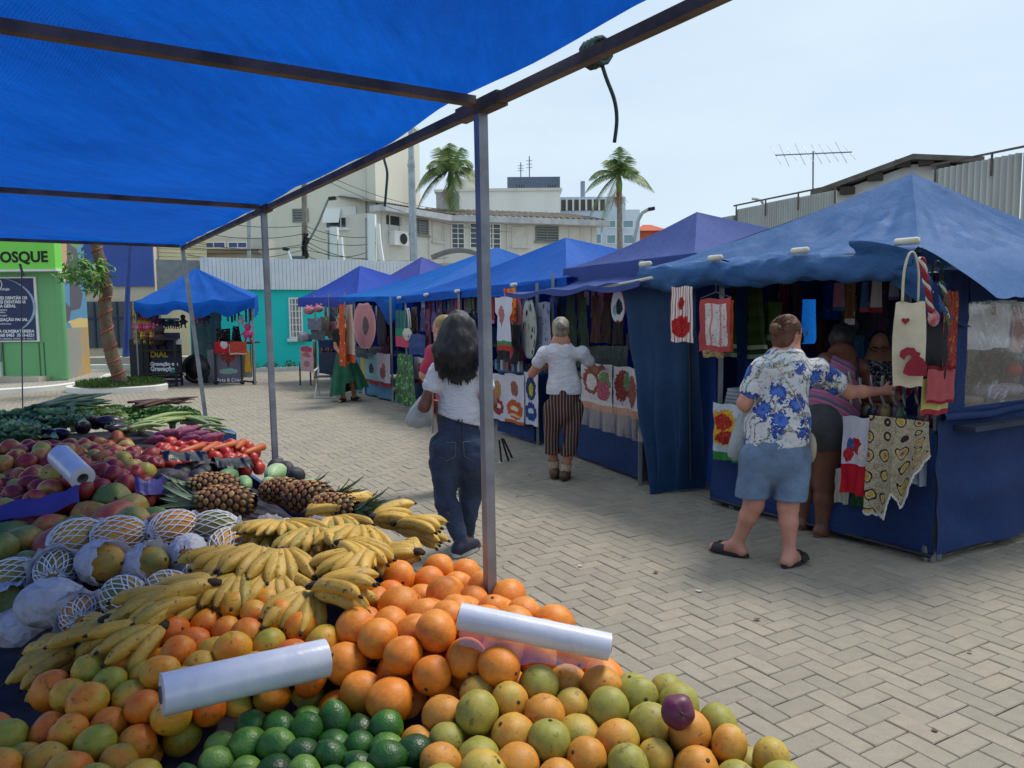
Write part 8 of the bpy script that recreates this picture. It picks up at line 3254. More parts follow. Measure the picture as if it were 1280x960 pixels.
def shoe(parent,ankle,dirv,m,sole,L=.25,name='shoe'):
	dv = V(dirv).normalized()
	a = V(ankle)
	S_ = Body([a,a + dv * .2,V((a.x,a.y,.02)) - dv * .1],.01,.12)
	heel,toe = a - dv * .045,a + dv * (L - .1)
	heel.z,toe.z = .05,.042
	S_.cap(heel,toe,.044,.036,.03)
	S_.cap(a - dv * .005 + V((0,0,-.005)),a.lerp(toe,.6),.048,.036,.04)
	S_.cut(V((0,0,.02)),(0,0,-1))
	S_.mesh(name,m,parent)
	b = MB()
	sd_ = V((-dv.y,dv.x,0))
	out = []
	for k in range(20):
		t_ = 2 * math.pi * k / 20
		w = .046 if math.cos(t_) < 0 else .042
		out.append(heel.lerp(toe,.5) + dv * (math.cos(t_) * ((toe - heel).length / 2 + .045)) + sd_ * (math.sin(t_) * w))
	vs = [V((p.x,p.y,.004)) for p in out] + [V((p.x,p.y,.032)) for p in out]
	b.add(vs,[tuple(range(19,-1,-1)),tuple(range(20,40))] + [(i,(i + 1) % 20,20 + (i + 1) % 20,20 + i) for i in range(20)])
	b.build('sole',sole,parent)

navy_shoe = mat('shoe_navy','#1a1f30',.7,'#242a3e',12,.2)
sole_w = mat('sole_white','#b9b9b4',.6,'#a0a09a',8)
shoe(P1,J['al'] - V((0,0,.02)),(.55,.8,0),navy_shoe,sole_w)
shoe(P1,J['ar'] - V((0,0,.02)),(-.05,1,0),navy_shoe,sole_w)

plastic_w = NT('bag_plastic')
_o = plastic_w.n('NewGeometry').outputs['Position']
plastic_w = plastic_w.finish(plastic_w.mix(plastic_w.ramp(plastic_w.noise(7,_o,5,.6),[(.3,0.),(.7,1.)]),col('#c9cfd2'),col('#b4bdc2')),.35,plastic_w.bump(plastic_w.noise(12,plastic_w.mapv(_o,(1,1,.5)),6,.65,.8),.8,.06),trans=.45)

def plastic_bag(top,pts_px,dd,lab,name='plastic_bag',thick=.07,seed=1,m=None):
	"""crinkled carrier bag: outline (left x, right x, y) rows from the handle downwards"""
	t = thing(name,W((pts_px[-1][0] + pts_px[-1][1]) / 2,pts_px[-1][2],dd),lab,'bag')
	rows = []
	for (xl,xr,y) in pts_px:
		rows.append((W(xl,y,dd),W(xr,y,dd)))
	b = MB()
	n = len(rows) - 1

	def fn(u,v):
		i = min(n - 1,int(v * n))
		f = v * n - i
		l,r = rows[i][0].lerp(rows[i + 1][0],f),rows[i][1].lerp(rows[i + 1][1],f)
		a = 2 * math.pi * u
		c,w = l.lerp(r,.5),(r - l).length / 2
		tk = thick * math.sin(math.pi * min(1,.08 + v * .9)) ** .6
		k = 1 + .16 * nz((math.cos(a) * 1.5,math.sin(a) * 1.5,v * 3 + seed),1.4) + .05 * math.sin(a * 7 + v * 5)
		return c + V((math.cos(a) * w,math.sin(a) * tk * k,.012 * nz((a,v * 4,seed),1.2)))
	b.grid(fn,36,24,0,True)
	b.build('pouch',m or plastic_w,t,True)
	b = MB()
	c = rows[0][0].lerp(rows[0][1],.5)
	for q in (-1,1):
		b.tube(smooth_path([c + V((q * .02,0,-.03)),c.lerp(V(top),.6) + V((q * .018,0,0)),V(top)],4),.009,6,flat=.5)
	b.build('handle',m or plastic_w,t,True)
	return t

plastic_bag(J['wl'] + V((.0,.02,-.02)),[(531,541,490),(522,541,500),(512,541,512),(506,541,524),(507,540,530),(512,537,534)],5.2,'white plastic carrier bag on the left arm of the woman in jeans',thick=.09)
b = MB()
b.tube([W(541,492,5.02),W(541.5,520,5.02),W(541,541,5.02)],.01,6,flat=.4)
tag(b.build('strap_end',mat('strap_coral','#b86a5a',.7),None,True),'coral strap end dangling at the left side of the woman in jeans','strap')

# ============================================================ grey-haired woman at the purple stall
d = 7.42
J = {k: W(x,y,dd) for k,(x,y,dd) in dict(head=(701,412,d + .04),neck=(701,431,d),chest=(702,455,d),waist=(705,486,d),pelvis=(705,510,d),
	 sl=(680,441,d),sr=(727,441,d),el=(665,467,d + .05),wl=(680,458,d + .36),er=(744,464,d + .1),wr=(752,459,d + .36),
	 hl=(694,514,d),hr=(715,514,d),kl=(690,552,d + .02),kr=(713,555,d - .04),al=(693,585,d + .06),ar=(706,590,d - .03)).items()}
f2,s2_ = V((.12,.99,0)).normalized(),V((.99,-.12,0))
P2 = thing('person',W(701,598,7.4),'grey-haired woman in white blouse and striped cropped trousers by the purple stall','person')
B = Body(J.values(),.011)
head(B,J['head'],f2,(0,0,1),s2_)
B.cap(J['head'] - V((0,0,.05)),J['neck'],.05,.058,.03)
B.cap(J['neck'],J['waist'],.1,.14,.05,f2,.7)
B.cap(J['sl'],J['sr'],.055,.055,.03)
B.cap(J['waist'],J['pelvis'],.115,.12,.04,f2,.8)
for a,e,w_ in (('sl','el','wl'),('sr','er','wr')):
	B.cap(J[a],J[e],.048,.04,.02)
	B.cap(J[e],J[w_],.039,.027,.02)
hand(B,J['wl'],(.3,.9,-.2),(.9,0,.2),(0,0,-1),.3)
hand(B,J['wr'],(.1,.95,-.2),(-.9,0,.2),(0,0,-1),.4)
leg(B,J['hl'],J['kl'],J['al'],.085,.058,.05,.036)
leg(B,J['hr'],J['kr'],J['ar'],.085,.058,.05,.036)
foot(B,J['al'],(.0,1,0))
foot(B,J['ar'],(.2,1,0))
B.mesh('body',SK_TAN,P2)
T = Body([J[k] for k in ('neck','waist','sl','sr','el','er','pelvis')],.011)
T.cap(J['neck'] - V((0,0,.07)),J['waist'],.132,.152,.06,f2,.72)
T.cap(J['sl'] + V((0,0,-.01)),J['sr'] + V((0,0,-.01)),.066,.066,.05)
T.cap(J['waist'],J['waist'] - V((0,0,.12)),.168,.18,.05,f2,.72)
for a,e in (('sl','el'),('sr','er')):
	T.cap(J[a],J[a].lerp(J[e],.45),.064,.064,.03)
T.wrinkle(.0065,30,13,(1.6,1.6,.6))
T.cut(J['waist'] + V((0,0,-.05)),(0,0,-1))
T.mesh('blouse',shirt_w,P2)
Tr = Body([J[k] for k in ('waist','pelvis','hl','hr','kl','kr','al','ar')],.011)
Tr.cap(J['waist'] - V((0,0,.04)),J['pelvis'] - V((0,0,.03)),.142,.152,.04,f2,.85)
for a,kn,an in (('hl','kl','al'),('hr','kr','ar')):
	Tr.cap(J[a] + V((0,0,.03)) + s2_ * (.02 if a == 'hr' else -.02),J[kn],.1,.074,.006)
	Tr.cap(J[kn],J[kn].lerp(J[an],.4),.074,.082,.006)
	Tr.cut(W(700,568,d),(0,0,-1))
Tr.wrinkle(.006,26,15,(2,2,.3))
N = NT('striped_trousers')
_o = N.n('NewGeometry').outputs['Position']
_x = N.n('SeparateXYZ',Vector=_o)
_st = N.math('FRACT',N.math('ADD',N.math('MULTIPLY',_x.outputs[0],34),N.math('MULTIPLY',N.noise(3,_o,2),.8)))
striped = N.finish(N.mix(N.math('LESS_THAN',_st,.28),col('#2a1d20'),col('#8a6a60')),.85,N.bump(N.noise(14,_o,4),.3,.03))
Tr.mesh('trousers',striped,P2)
Hr = Body([J['head']],.01,.22)
hc = J['head']
up_ = V((0,0,1))
Hr.ell(hc + up_ * .032 - f2 * .014,(.085,.1,.096),(s2_,f2,up_),.02)
Hr.ell(hc + up_ * .035 - f2 * .1,(.052,.045,.05),(s2_,f2,up_),.015)
Hr.ell(hc - up_ * .03 - f2 * .06,(.06,.05,.05),(s2_,f2,up_),.02)
Hr.wrinkle(.004,75,18,(1,1,1))
Hr.mesh('hair',hair_mat('hair_grey','#6a6358','#a09888',40,.6),P2)
ban = mat('bandage','#b5a890',.9,'#a0937c',25,.3)
for an,kn in (('al','kl'),('ar','kr')):
	b = MB()
	c = J[an].lerp(J[kn],.06)
	b.tube([c,J[an].lerp(J[kn],.3)],[.047,.056],12,0,False)
	b.build('ankle_band',ban,P2,True)
brn = mat('shoe_brown','#5a3f30',.6,'#48322a',10)
shoe(P2,J['al'] - V((0,0,.02)),(0,1,0),brn,mat('sole_dark','#2a2420',.8))
shoe(P2,J['ar'] - V((0,0,.02)),(.25,1,0),brn,mat('sole_dark','#2a2420',.8))

# ============================================================ woman in the floral t-shirt
d = 4.88
J = {k: W(x,y,dd) for k,(x,y,dd) in dict(head=(985,418,d + .02),neck=(982,446,d),chest=(978,475,d),waist=(972,530,d),pelvis=(970,565,d),
	 sl=(952,461,d - .02),sr=(1019,462,d + .02),el=(930,504,d + .0),wl=(936,512,d + .22),er=(1062,490,d + .1),wr=(1101,489,d + .18),
	 hl=(950,575,d),hr=(988,575,d),kl=(942,630,d + .02),kr=(985,634,d - .06),al=(921,680,d + .1),ar=(987,694,d - .12)).items()}
f3,s3_ = V((.45,.89,0)).normalized(),V((.89,-.45,0))
P3 = thing('person',W(958,700,4.85),'woman in blue and white floral t-shirt and denim shorts reaching to the tote bags','person')
B = Body(J.values(),.009)
hf,hs_ = V((.86,.5,-.03)).normalized(),V((.5,-.86,0)).normalized()
head(B,J['head'],hf,(0,0,1),hs_)
B.cap(J['head'] - V((0,0,.05)),J['neck'],.047,.055,.03)
B.cap(J['neck'],J['waist'],.1,.15,.05,f3,.75)
B.cap(J['sl'],J['sr'],.06,.06,.03)
B.cap(J['waist'],J['pelvis'],.13,.14,.04,f3,.8)
for a,e,w_ in (('sl','el','wl'),('sr','er','wr')):
	B.cap(J[a],J[e],.056,.044,.02)
	B.cap(J[e],J[e].lerp(J[w_],.4),.044,.041,.02)
	B.cap(J[e].lerp(J[w_],.4),J[w_],.041,.027,.02)
hand(B,J['wl'],(.3,.6,-.6),(.8,-.2,.3),(.5,-.5,-.4),1.1)
hand(B,J['wr'],(.97,.2,.04),(0,.1,1),(0,.98,0),.75,.17)
leg(B,J['hl'],J['kl'],J['al'],.1,.064,.056,.034)
leg(B,J['hr'],J['kr'],J['ar'],.1,.064,.056,.034)
foot(B,J['al'],(-.75,.65,0),.235)
foot(B,J['ar'],(.75,.65,0),.235)
B.mesh('body',SK_LIGHT,P3)
T = Body([J[k] for k in ('neck','waist','sl','sr','el','er','pelvis')],.009)
T.cap(J['neck'] - V((0,0,.07)),J['waist'],.148,.185,.06,f3,.78)
T.cap(J['sl'] + V((0,0,-.015)),J['sr'] + V((0,0,-.015)),.07,.07,.05)
T.cap(J['waist'],J['pelvis'],.188,.205,.06,f3,.8)
T.cap(J['sl'],J['sl'].lerp(J['el'],.6),.07,.07,.03)
T.cap(J['sr'],J['sr'].lerp(J['er'],.6),.074,.074,.03)
for q in ('sl','sr'):
	T.cap(J['neck'] - V((0,0,.075)),J[q] - V((0,0,.02)),.085,.072,.04)
T.wrinkle(.0065,28,23,(.8,.8,1.6))
T.cut(W(972,556,d),(.10,0,-1))
N = NT('floral_print')
_o = N.n('NewGeometry').outputs['Position']
_m = N.mapv(_o,(1,.8,1))
_vo = N.n('TexVoronoi',dict(feature='F1'),Vector=N.n('VectorMath',dict(operation='ADD'),i0=_m,i1=N.n('VectorMath',dict(operation='SCALE'),i0=N.n('TexNoise',Scale=16.0,Detail=2.0,Vector=_m).outputs['Color'],Scale=.05).outputs[0]).outputs[0],Scale=8.5,Randomness=.9)
_dv = _vo.outputs['Distance']
_hue = N.n('SeparateXYZ',Vector=_vo.outputs['Color']).outputs[0]
_pet = N.n('TexNoise',Scale=32.0,Detail=3.0,Distortion=1.5,Vector=_m).outputs['Fac']
_fl = N.math('LESS_THAN',N.math('ADD',_dv,N.math('MULTIPLY',N.math('SUBTRACT',_pet,.5),1.0)),.47)
_blue = N.ramp(N.math('ADD',_dv,N.math('MULTIPLY',_pet,.5)),[(.2,'#14225a'),(.35,'#2a4fa8'),(.5,'#4a72c4'),(.62,'#1e3a8a')])
_grey = N.ramp(_pet,[(.3,'#c9c5b8'),(.5,'#8f8e86'),(.6,'#3a3c48'),(.7,'#b5b2a4')])
_lf = N.n('TexWave',dict(wave_type='RINGS'),Vector=N.mapv(_o,(5,4,5)),Scale=1.6,Distortion=9.0,Detail=2.0).outputs['Fac']
_bg_ = N.mix(N.ramp(_lf,[(.78,0.),(.82,1.)]),col('#c9c8cc'),_grey)
_bg_ = N.mix(N.ramp(N.noise(13,_m,3,.6,2.0),[(.60,0.),(.62,1.)]),_bg_,col('#9ab8cc'))
_bg_ = N.mix(N.ramp(N.noise(19,_m,2,.6,3.0),[(.64,0.),(.66,1.)]),_bg_,col('#23305f'))
_use = N.math('MULTIPLY',_fl,N.math('GREATER_THAN',_hue,.25))
floral = N.finish(N.mix(_use,_bg_,_blue),.8,N.bump(N.noise(12,_o,5,.6,.5),.5,.04))
T.mesh('t_shirt',floral,P3)
Sh = Body([J[k] for k in ('waist','pelvis','hl','hr','kl','kr')],.009)
Sh.cap(J['waist'],J['pelvis'] - V((0,0,.04)),.182,.19,.05,f3,.85)
for q,(a,kn) in ((-1,('hl','kl')),(1,('hr','kr'))):
	Sh.cap(J[a] + V((0,0,.02)) + s3_ * (q * .012),J[kn] + s3_ * (q * .01),.118,.106,.012)
Sh.wrinkle(.005,30,27,(1.3,1.3,.8))
Sh.cut(W(972,548,d),(0,0,1))
Sh.cut(W(968,622,d),(0,0,-1))
denim2 = NT('denim_light')
_o = denim2.n('NewGeometry').outputs['Position']
_w = denim2.noise(300,_o,3,.7)
denim2 = denim2.finish(denim2.mix(denim2.ramp(denim2.noise(5,_o,6,.7),[(.35,0.),(.72,1.)]),denim2.mix(_w,col('#4a5e7c'),col('#5f7492')),col('#6f84a0')),.85,denim2.bump(denim2.noise(14,_o,4,.6),.4,.03))
Sh.mesh('shorts',denim2,P3)
Hr = Body([J['head']],.009,.2)
hc = J['head']
ax = (hs_,hf,up_)
Hr.ell(hc + up_ * .034 - hf * .016,(.083,.097,.094),ax,.02)
Hr.ell(hc - up_ * .045 - hf * .045,(.072,.06,.066),ax,.03)
Hr.ell(hc + up_ * .03 - hf * .118,(.036,.03,.042),ax,.01)
Hr.cut(hc + hf * .062 + up_ * .0,hf * 1.0 - up_ * .55)
Hr.wrinkle(.0045,95,28,(1,1,1.2))
Hr.mesh('hair',hair_mat('hair_brown','#42261a','#70442f',90,.62),P3)
b = MB()
for k in range(90):
	a_,e_ = RNG.uniform(1.2,5.1),RNG.uniform(-.3,1.2)
	dr_ = hf * math.cos(a_) * math.cos(e_) + hs_ * math.sin(a_) * math.cos(e_) + up_ * math.sin(e_)
	p0 = hc + up_ * .034 - hf * .016 + V((dr_.x * .093,dr_.y * .093,dr_.z * .097))
	p1 = hc - hf * .118 + up_ * .03
	b.tube(smooth_path([p0,p0.lerp(p1,.5) + dr_ * .022,p1],4),.002,3,0,False)
b.build('hair_strands',hair_mat('hair_brown','#42261a','#70442f'),P3,True)
b = MB()
b.tube([hc - hf * .108 + up_ * .05 + hs_ * -.02,hc - hf * .115 + up_ * .035,hc - hf * .108 + up_ * .05 + hs_ * .03],.007,6)
b.build('hair_clip',mat('clip_silver','#b9b4b0',.3,metal=.6),P3,True)
face_parts(P3,hc,hf,up_,hs_,True)
# slides
sl_m = mat('slide_black','#141416',.6,'#1e1e22',12,.2)
for an,dv in (('al',V((-.75,.65,0)).normalized()),('ar',V((.75,.65,0)).normalized())):
	b = MB()
	a = J[an]
	c = V((a.x,a.y,0)) + dv * .055
	sd_ = V((-dv.y,dv.x,0))
	out = [c + dv * (.14 * math.cos(q)) + sd_ * (.047 * math.sin(q) * (1 + .12 * math.cos(q))) for q in np.linspace(0,6.283,22,False)]
	vs = [V((p.x,p.y,.004)) for p in out] + [V((p.x,p.y,.026)) for p in out]
	b.add(vs,[tuple(range(21,-1,-1)),tuple(range(22,44))] + [(i,(i + 1) % 22,22 + (i + 1) % 22,22 + i) for i in range(22)])
	b.build('slide_sole',sl_m,P3)
	b = MB()
	b.grid(lambda u,v: c + dv * (.02 + .085 * v) + sd_ * (.052 * math.cos(math.pi * u)) + V((0,0,.018 + .062 * math.sin(math.pi * u) * (1 - .25 * v))),14,5)
	b.sphere(tuple(c + dv * .06 + V((0,0,.075))),(.018,.018,.01),8,5)
	b.build('slide_band',sl_m,P3,True)
# thin shoulder strap and little bag
b = MB()
b.tube(smooth_path([W(951,445,d - .1),W(965,452,d - .14),W(985,478,d - .19),W(1001,510,d - .20),W(1011,545,d - .12)],6),.006,6,flat=.5)
strap = b.build('bag_strap',mat('strap_tan','#8f8268',.7),P3,True)
sbag = thing('shoulder_bag',W(1012,566,d - .05),'small cream shoulder bag at the right hip of the woman in the floral t-shirt','bag')
b = MB()
b.sphere(tuple(W(1013,560,d + .02)),(.035,.06,.1),14,10)
b.build('pouch',mat('bag_cream','#a89f88',.7),sbag,True)
plastic_bag(J['wl'] + V((.02,.02,-.05)),[(928,938,508),(921,943,525),(914,943,545),(909,943,562),(910,940,570),(915,936,575)],5.1,'white plastic bag hanging from the left hand of the woman in the floral t-shirt',thick=.08,seed=6)
plastic_bag(J['wl'] + V((.03,.0,-.05)),[(934,941,506),(931,945,516),(929,946,528),(930,946,540),(933,945,545)],5.0,'pale blue plastic bag against the floral t-shirt, above the white one',thick=.05,seed=9,m=mat('bag_paleblue','#9ab5c4',.4,'#8aa5b5',6,.3,10,trans=.3))

# ============================================================ woman in the striped tank dress and grey shorts
d = 5.42
J = {k: W(x,y,dd) for k,(x,y,dd) in dict(head=(1052,425,d + .42),neck=(1052,446,d + .28),chest=(1048,468,d + .18),waist=(1040,505,d + .05),pelvis=(1031,535,d),
	 sl=(1032,452,d + .2),sr=(1074,460,d + .2),el=(1040,490,d + .4),wl=(1072,500,d + .6),er=(1085,495,d + .25),wr=(1108,500,d + .45),
	 hl=(1016,545,d + .05),hr=(1037,545,d - .02),kl=(1013,600,d + .16),kr=(1031,606,d + .02),al=(1004,657,d + .2),ar=(1027,664,d + .0)).items()}
f4,s4_ = V((.55,.83,0)).normalized(),V((.83,-.55,0))
P4 = thing('person',W(1025,675,5.4),'woman in a pink striped tank top and grey shorts bending over the nearest counter','person')
B = Body(J.values(),.0105)
h4 = V((.55,.75,-.35)).normalized()
head(B,J['head'],h4,(.2,.25,.93),s4_)
B.cap(J['head'] - V((.03,.04,.05)),J['neck'],.052,.06,.03)
B.cap(J['neck'],J['waist'],.105,.14,.05,f4,.75)
B.cap(J['sl'],J['sr'],.065,.065,.03)
B.cap(J['waist'],J['pelvis'],.15,.17,.04,f4,.85)
for a,e,w_ in (('sl','el','wl'),('sr','er','wr')):
	B.cap(J[a],J[e],.062,.05,.02)
	B.cap(J[e],J[w_],.048,.03,.02)
hand(B,J['wl'],(.6,.8,-.1),(-.5,.5,.5),(.0,.0,-1),.5)
hand(B,J['wr'],(.6,.8,-.1),(-.5,.5,.5),(.0,.0,-1),.5)
leg(B,J['hl'],J['kl'],J['al'],.11,.075,.066,.042)
leg(B,J['hr'],J['kr'],J['ar'],.11,.075,.066,.042)
foot(B,J['al'],(.6,.8,0),.23)
foot(B,J['ar'],(.85,.5,0),.23)
B.mesh('body',SK_DARK,P4)
T = Body([J[k] for k in ('neck','waist','sl','sr','pelvis')],.0105)
T.cap(J['chest'] - V((0,0,.02)),J['waist'],.14,.165,.06,f4,.8)
T.cap(J['waist'],J['pelvis'] + V((.06,0,-.02)),.165,.185,.05,f4,.85)
T.cap(J['sl'] + s4_ * .04,J['chest'],.05,.06,.04)
T.wrinkle(.005,30,33,(1,1,1))
T.cut(J['pelvis'] + V((.0,0,.02)),(-.75,.1,-.6))
N = NT('stripe_pink')
_o = N.n('NewGeometry').outputs['Position']
_v2 = N.n('VectorMath',dict(operation='DOT_PRODUCT'),i0=_o,i1=(9,3,12))
_ff = N.math('FRACT',N.math('ADD',_v2.outputs['Value'],N.math('MULTIPLY',N.noise(2.5,_o),1.2)))
tank = N.finish(N.ramp(_ff,[(0,'#8a3f5f'),(.3,'#b06a88'),(.45,'#4a4a6a'),(.7,'#6a5a7a'),(.85,'#9a5a7a')]),.85)
T.mesh('tank_top',tank,P4)
Sh = Body([J[k] for k in ('waist','pelvis','hl','hr','kl','kr')],.0105)
Sh.cap(J['waist'] - V((0,0,.05)),J['pelvis'],.16,.182,.05,f4,.9)
for a,kn in (('hl','kl'),('hr','kr')):
	Sh.cap(J[a] + V((0,0,.03)),J[kn],.128,.105,.04)
Sh.wrinkle(.003,30,37)
Sh.cut(W(1030,560,d),(0,0,-1))
Sh.mesh('shorts',mat('shorts_grey','#3a3b40',.8,'#303136',10,.2),P4)
Hr = Body([J['head']],.011,.2)
Hr.ell(J['head'] + V((-.01,-.03,.03)),(.095,.105,.1),(s4_,h4,up_),.02)
Hr.wrinkle(.008,60,38,(1,1,1))
Hr.mesh('hair',hair_mat('hair_dark','#16120f','#2a221c',50,.6),P4)
b = MB()
b.tube(smooth_path([J['sr'] + V((-.03,-.03,.075)),J['sr'] + V((-.06,-.11,.0)),J['chest'] + V((.06,-.14,-.06))],5),.008,6)
b.build('strap',mat('strap_blk','#16161a',.8),P4,True)
snd = mat('sandal_brown','#6a4632',.7,'#553826',10)
for an,dv in (('al',V((.6,.8,0)).normalized()),('ar',V((.85,.5,0)).normalized())):
	b = MB()
	a = J[an]
	c = V((a.x,a.y,0)) + dv * .055
	sd_ = V((-dv.y,dv.x,0))
	out = [c + dv * (.135 * math.cos(q)) + sd_ * (.045 * math.sin(q)) for q in np.linspace(0,6.283,20,False)]
	vs = [V((p.x,p.y,.004)) for p in out] + [V((p.x,p.y,.022)) for p in out]
	b.add(vs,[tuple(range(19,-1,-1)),tuple(range(20,40))] + [(i,(i + 1) % 20,20 + (i + 1) % 20,20 + i) for i in range(20)])
	b.build('sandal_sole',snd,P4)
	b = MB()
	for q in (-1,1):
		b.tube([c + dv * .09 + V((0,0,.045)),c + dv * .03 + sd_ * (q * .04) + V((0,0,.035)),c - dv * .04 + sd_ * (q * .036) + V((0,0,.03))],.006,5)
	b.tube([a + V((0,0,.04)) + V((math.cos(q),math.sin(q),0)) * .043 for q in np.linspace(0,6.28,13)],.005,5)
	b.build('sandal_strap',snd,P4,True)

# ============================================================ seated vendor in the shade
d = 6.55
J = {k: W(x,y,dd) for k,(x,y,dd) in dict(head=(1099,432,d),neck=(1098,450,d + .04),waist=(1095,500,d + .08),pelvis=(1095,520,d + .08),sl=(1124,464,d + .03),sr=(1073,464,d + .03),el=(1128,492,d - .1),wl=(1110,502,d - .35),er=(1070,492,d - .1),wr=(1085,503,d - .35)).items()}
f5,s5_ = V((-.35,-.93,0)).normalized(),V((-.93,.35,0))
P5 = thing('person',W(1096,600,d),'seated vendor with glasses and black-white printed top in the shade behind the counter','person')
B = Body(J.values(),.011)
h5 = V((-.4,-.85,-.32)).normalized()
u5_ = V((-.13,-.27,.95)).normalized()
head(B,J['head'],h5,u5_,s5_)
B.cap(J['head'] - V((0,-.02,.06)),J['neck'],.05,.058,.03)
B.cap(J['neck'],J['waist'],.11,.15,.05,f5,.75)
B.cap(J['sl'],J['sr'],.06,.06,.03)
for a,e,w_ in (('sl','el','wl'),('sr','er','wr')):
	B.cap(J[a],J[e],.055,.046,.02)
	B.cap(J[e],J[w_],.044,.029,.02)
hand(B,J['wl'],(-.5,-.8,-.1),(-.7,.5,.3),(0,0,-1),.6)
hand(B,J['wr'],(.3,-.9,-.1),(.7,.3,.3),(0,0,-1),.6)
B.mesh('body',SK_TAN,P5)
T = Body([J[k] for k in ('neck','waist','sl','sr','pelvis')],.011)
T.cap(J['neck'] - V((0,0,.09)),J['waist'],.14,.165,.05,f5,.8)
T.cap(J['waist'],J['pelvis'],.17,.19,.05,f5,.9)
T.cap(J['sl'],J['sr'],.068,.068,.05)
T.wrinkle(.004,30,43)
N = NT('print_bw')
_o = N.n('NewGeometry').outputs['Position']
_f = N.noise(22,_o,4,.6,2.5)
T.mesh('top',N.finish(N.mix(N.ramp(_f,[(.52,0.),(.56,1.)]),col('#14161c'),col('#8f959f')),.85),P5)
Hr = Body([J['head']],.011,.2)
Hr.ell(J['head'] + u5_ * .035 - h5 * .03,(.085,.09,.092),(s5_,h5,u5_),.02)
Hr.ell(J['head'] - u5_ * .04 - h5 * .06,(.08,.05,.08),(s5_,h5,u5_),.02)
Hr.wrinkle(.004,60,48)
Hr.mesh('hair',hair_mat('hair_dark','#16120f','#2a221c'),P5)
face_parts(P5,J['head'],h5,u5_,s5_,True)
b = MB()
b.box(tuple(W(1096,545,d + .1)),(.45,.45,.05))
for q in (-1,1):
	for e in (-1,1):
		c = W(1096,545,d + .1)
		b.beam((c.x + q * .19,c.y + e * .19,0),(c.x + q * .19,c.y + e * .19,c.z),.03)
tag(b.build('stool',dark_metal),'dark stool under the seated vendor','stool')

# ============================================================ passer-by hidden behind the woman in jeans
d = 6.95
J = {k: W(x,y,dd) for k,(x,y,dd) in dict(head=(553,411,d),neck=(557,430,d),waist=(564,480,d),pelvis=(566,506,d),sl=(541,440,d - .05),sr=(580,441,d + .05),el=(530,468,d),wl=(548,478,d + .2),er=(596,472,d),wr=(603,497,d - .12),
	 hl=(558,512,d),hr=(574,512,d),kl=(560,560,d),kr=(580,560,d - .05),al=(562,605,d + .1),ar=(588,607,d - .05)).items()}
f6,s6_ = V((-.75,.5,0)).normalized(),V((.5,.75,0)).normalized()
P6 = thing('person',W(576,612,d),'fair-haired passer-by in a pink top mostly hidden behind the woman in jeans','person')
B = Body(J.values(),.012)
head(B,J['head'],f6,(0,0,1),s6_)
B.cap(J['head'] - V((0,0,.05)),J['neck'],.05,.056,.03)
B.cap(J['neck'],J['waist'],.1,.12,.05)
B.cap(J['waist'],J['pelvis'],.12,.14,.05)
B.cap(J['sl'],J['sr'],.055,.055,.03)
for a,e,w_ in (('sl','el','wl'),('sr','er','wr')):
	B.cap(J[a],J[e],.05,.043,.02)
	B.cap(J[e],J[w_],.042,.028,.02)
hand(B,J['wl'],(-.3,.6,-.4),(0,.5,.7),(.5,.3,-.5),.8)
hand(B,J['wr'],(.1,-.1,-1),(-.7,.3,0),(-.4,-.6,0),.5)
leg(B,J['hl'],J['kl'],J['al'])
leg(B,J['hr'],J['kr'],J['ar'])
foot(B,J['al'],(.9,-.3,0))
foot(B,J['ar'],(.9,-.3,0))
B.mesh('body',SK_LIGHT,P6)
T = Body([J[k] for k in ('neck','waist','sl','sr','el','er','pelvis')],.012)
T.cap(J['neck'] - V((0,0,.07)),J['pelvis'],.125,.15,.05)
T.cap(J['sl'],J['sr'],.064,.064,.04)
T.cap(J['sl'],J['sl'].lerp(J['el'],.75),.064,.06,.03)
T.cap(J['sr'],J['sr'].lerp(J['er'],.6),.064,.06,.03)
T.wrinkle(.004,30,53)
T.mesh('top',mat('top_pink','#b83a5a',.85,'#a8304f',8,.2),P6)
Tr = Body([J[k] for k in ('pelvis','hl','hr','kl','kr','al','ar')],.012)
Tr.cap(J['pelvis'] + V((0,0,.05)),J['pelvis'],.14,.15,.05)
for a,kn,an in (('hl','kl','al'),('hr','kr','ar')):
	Tr.cap(J[a],J[kn],.1,.07,.04)
	Tr.cap(J[kn],J[an],.07,.05,.04)
Tr.mesh('trousers',mat('trousers_black','#1a1a1e',.85,'#222228',8,.2),P6)
Hr = Body([J['head'],J['neck']],.012,.2)
Hr.ell(J['head'] + up_ * .035 - f6 * .02,(.085,.1,.095),(s6_,f6,up_),.02)
Hr.cap(J['head'] - f6 * .06,J['neck'] - f6 * .06 - V((0,0,.05)),.06,.05,.03)
Hr.wrinkle(.004,60,58,(2,2,.3))
Hr.mesh('hair',hair_mat('hair_fair','#7a6238','#a88a55',50,.5),P6)
face_parts(P6,J['head'],f6,up_,s6_)
blk_shoe = mat('shoe_black','#1a1a1c',.6)
shoe(P6,J['al'] - V((0,0,.02)),(.9,-.3,0),blk_shoe,sole_w)
shoe(P6,J['ar'] - V((0,0,.02)),(.9,-.3,0),mat('shoe_white','#b9b9b4',.6),sole_w)
fst = thing('folding_stand',W(632,578,8.4),'folded black stand with white foot tips, leaning behind the grey post','stand')
for (x0,y0,x1,y1,dd) in ((624,550,627,578,8.3),(627,548,636,577,8.4),(629,548,641,574,8.6)):
	b = MB()
	b.beam(W(x0,y0,dd),W(x1,y1,dd),.05,.02)
	b.build('leg',black,fst)
	b = MB()
	b.sphere(tuple(W(x1,y1 + 1,dd)),(.04,.035,.025),8,6)
	b.build('foot_tip',sole_w,fst)

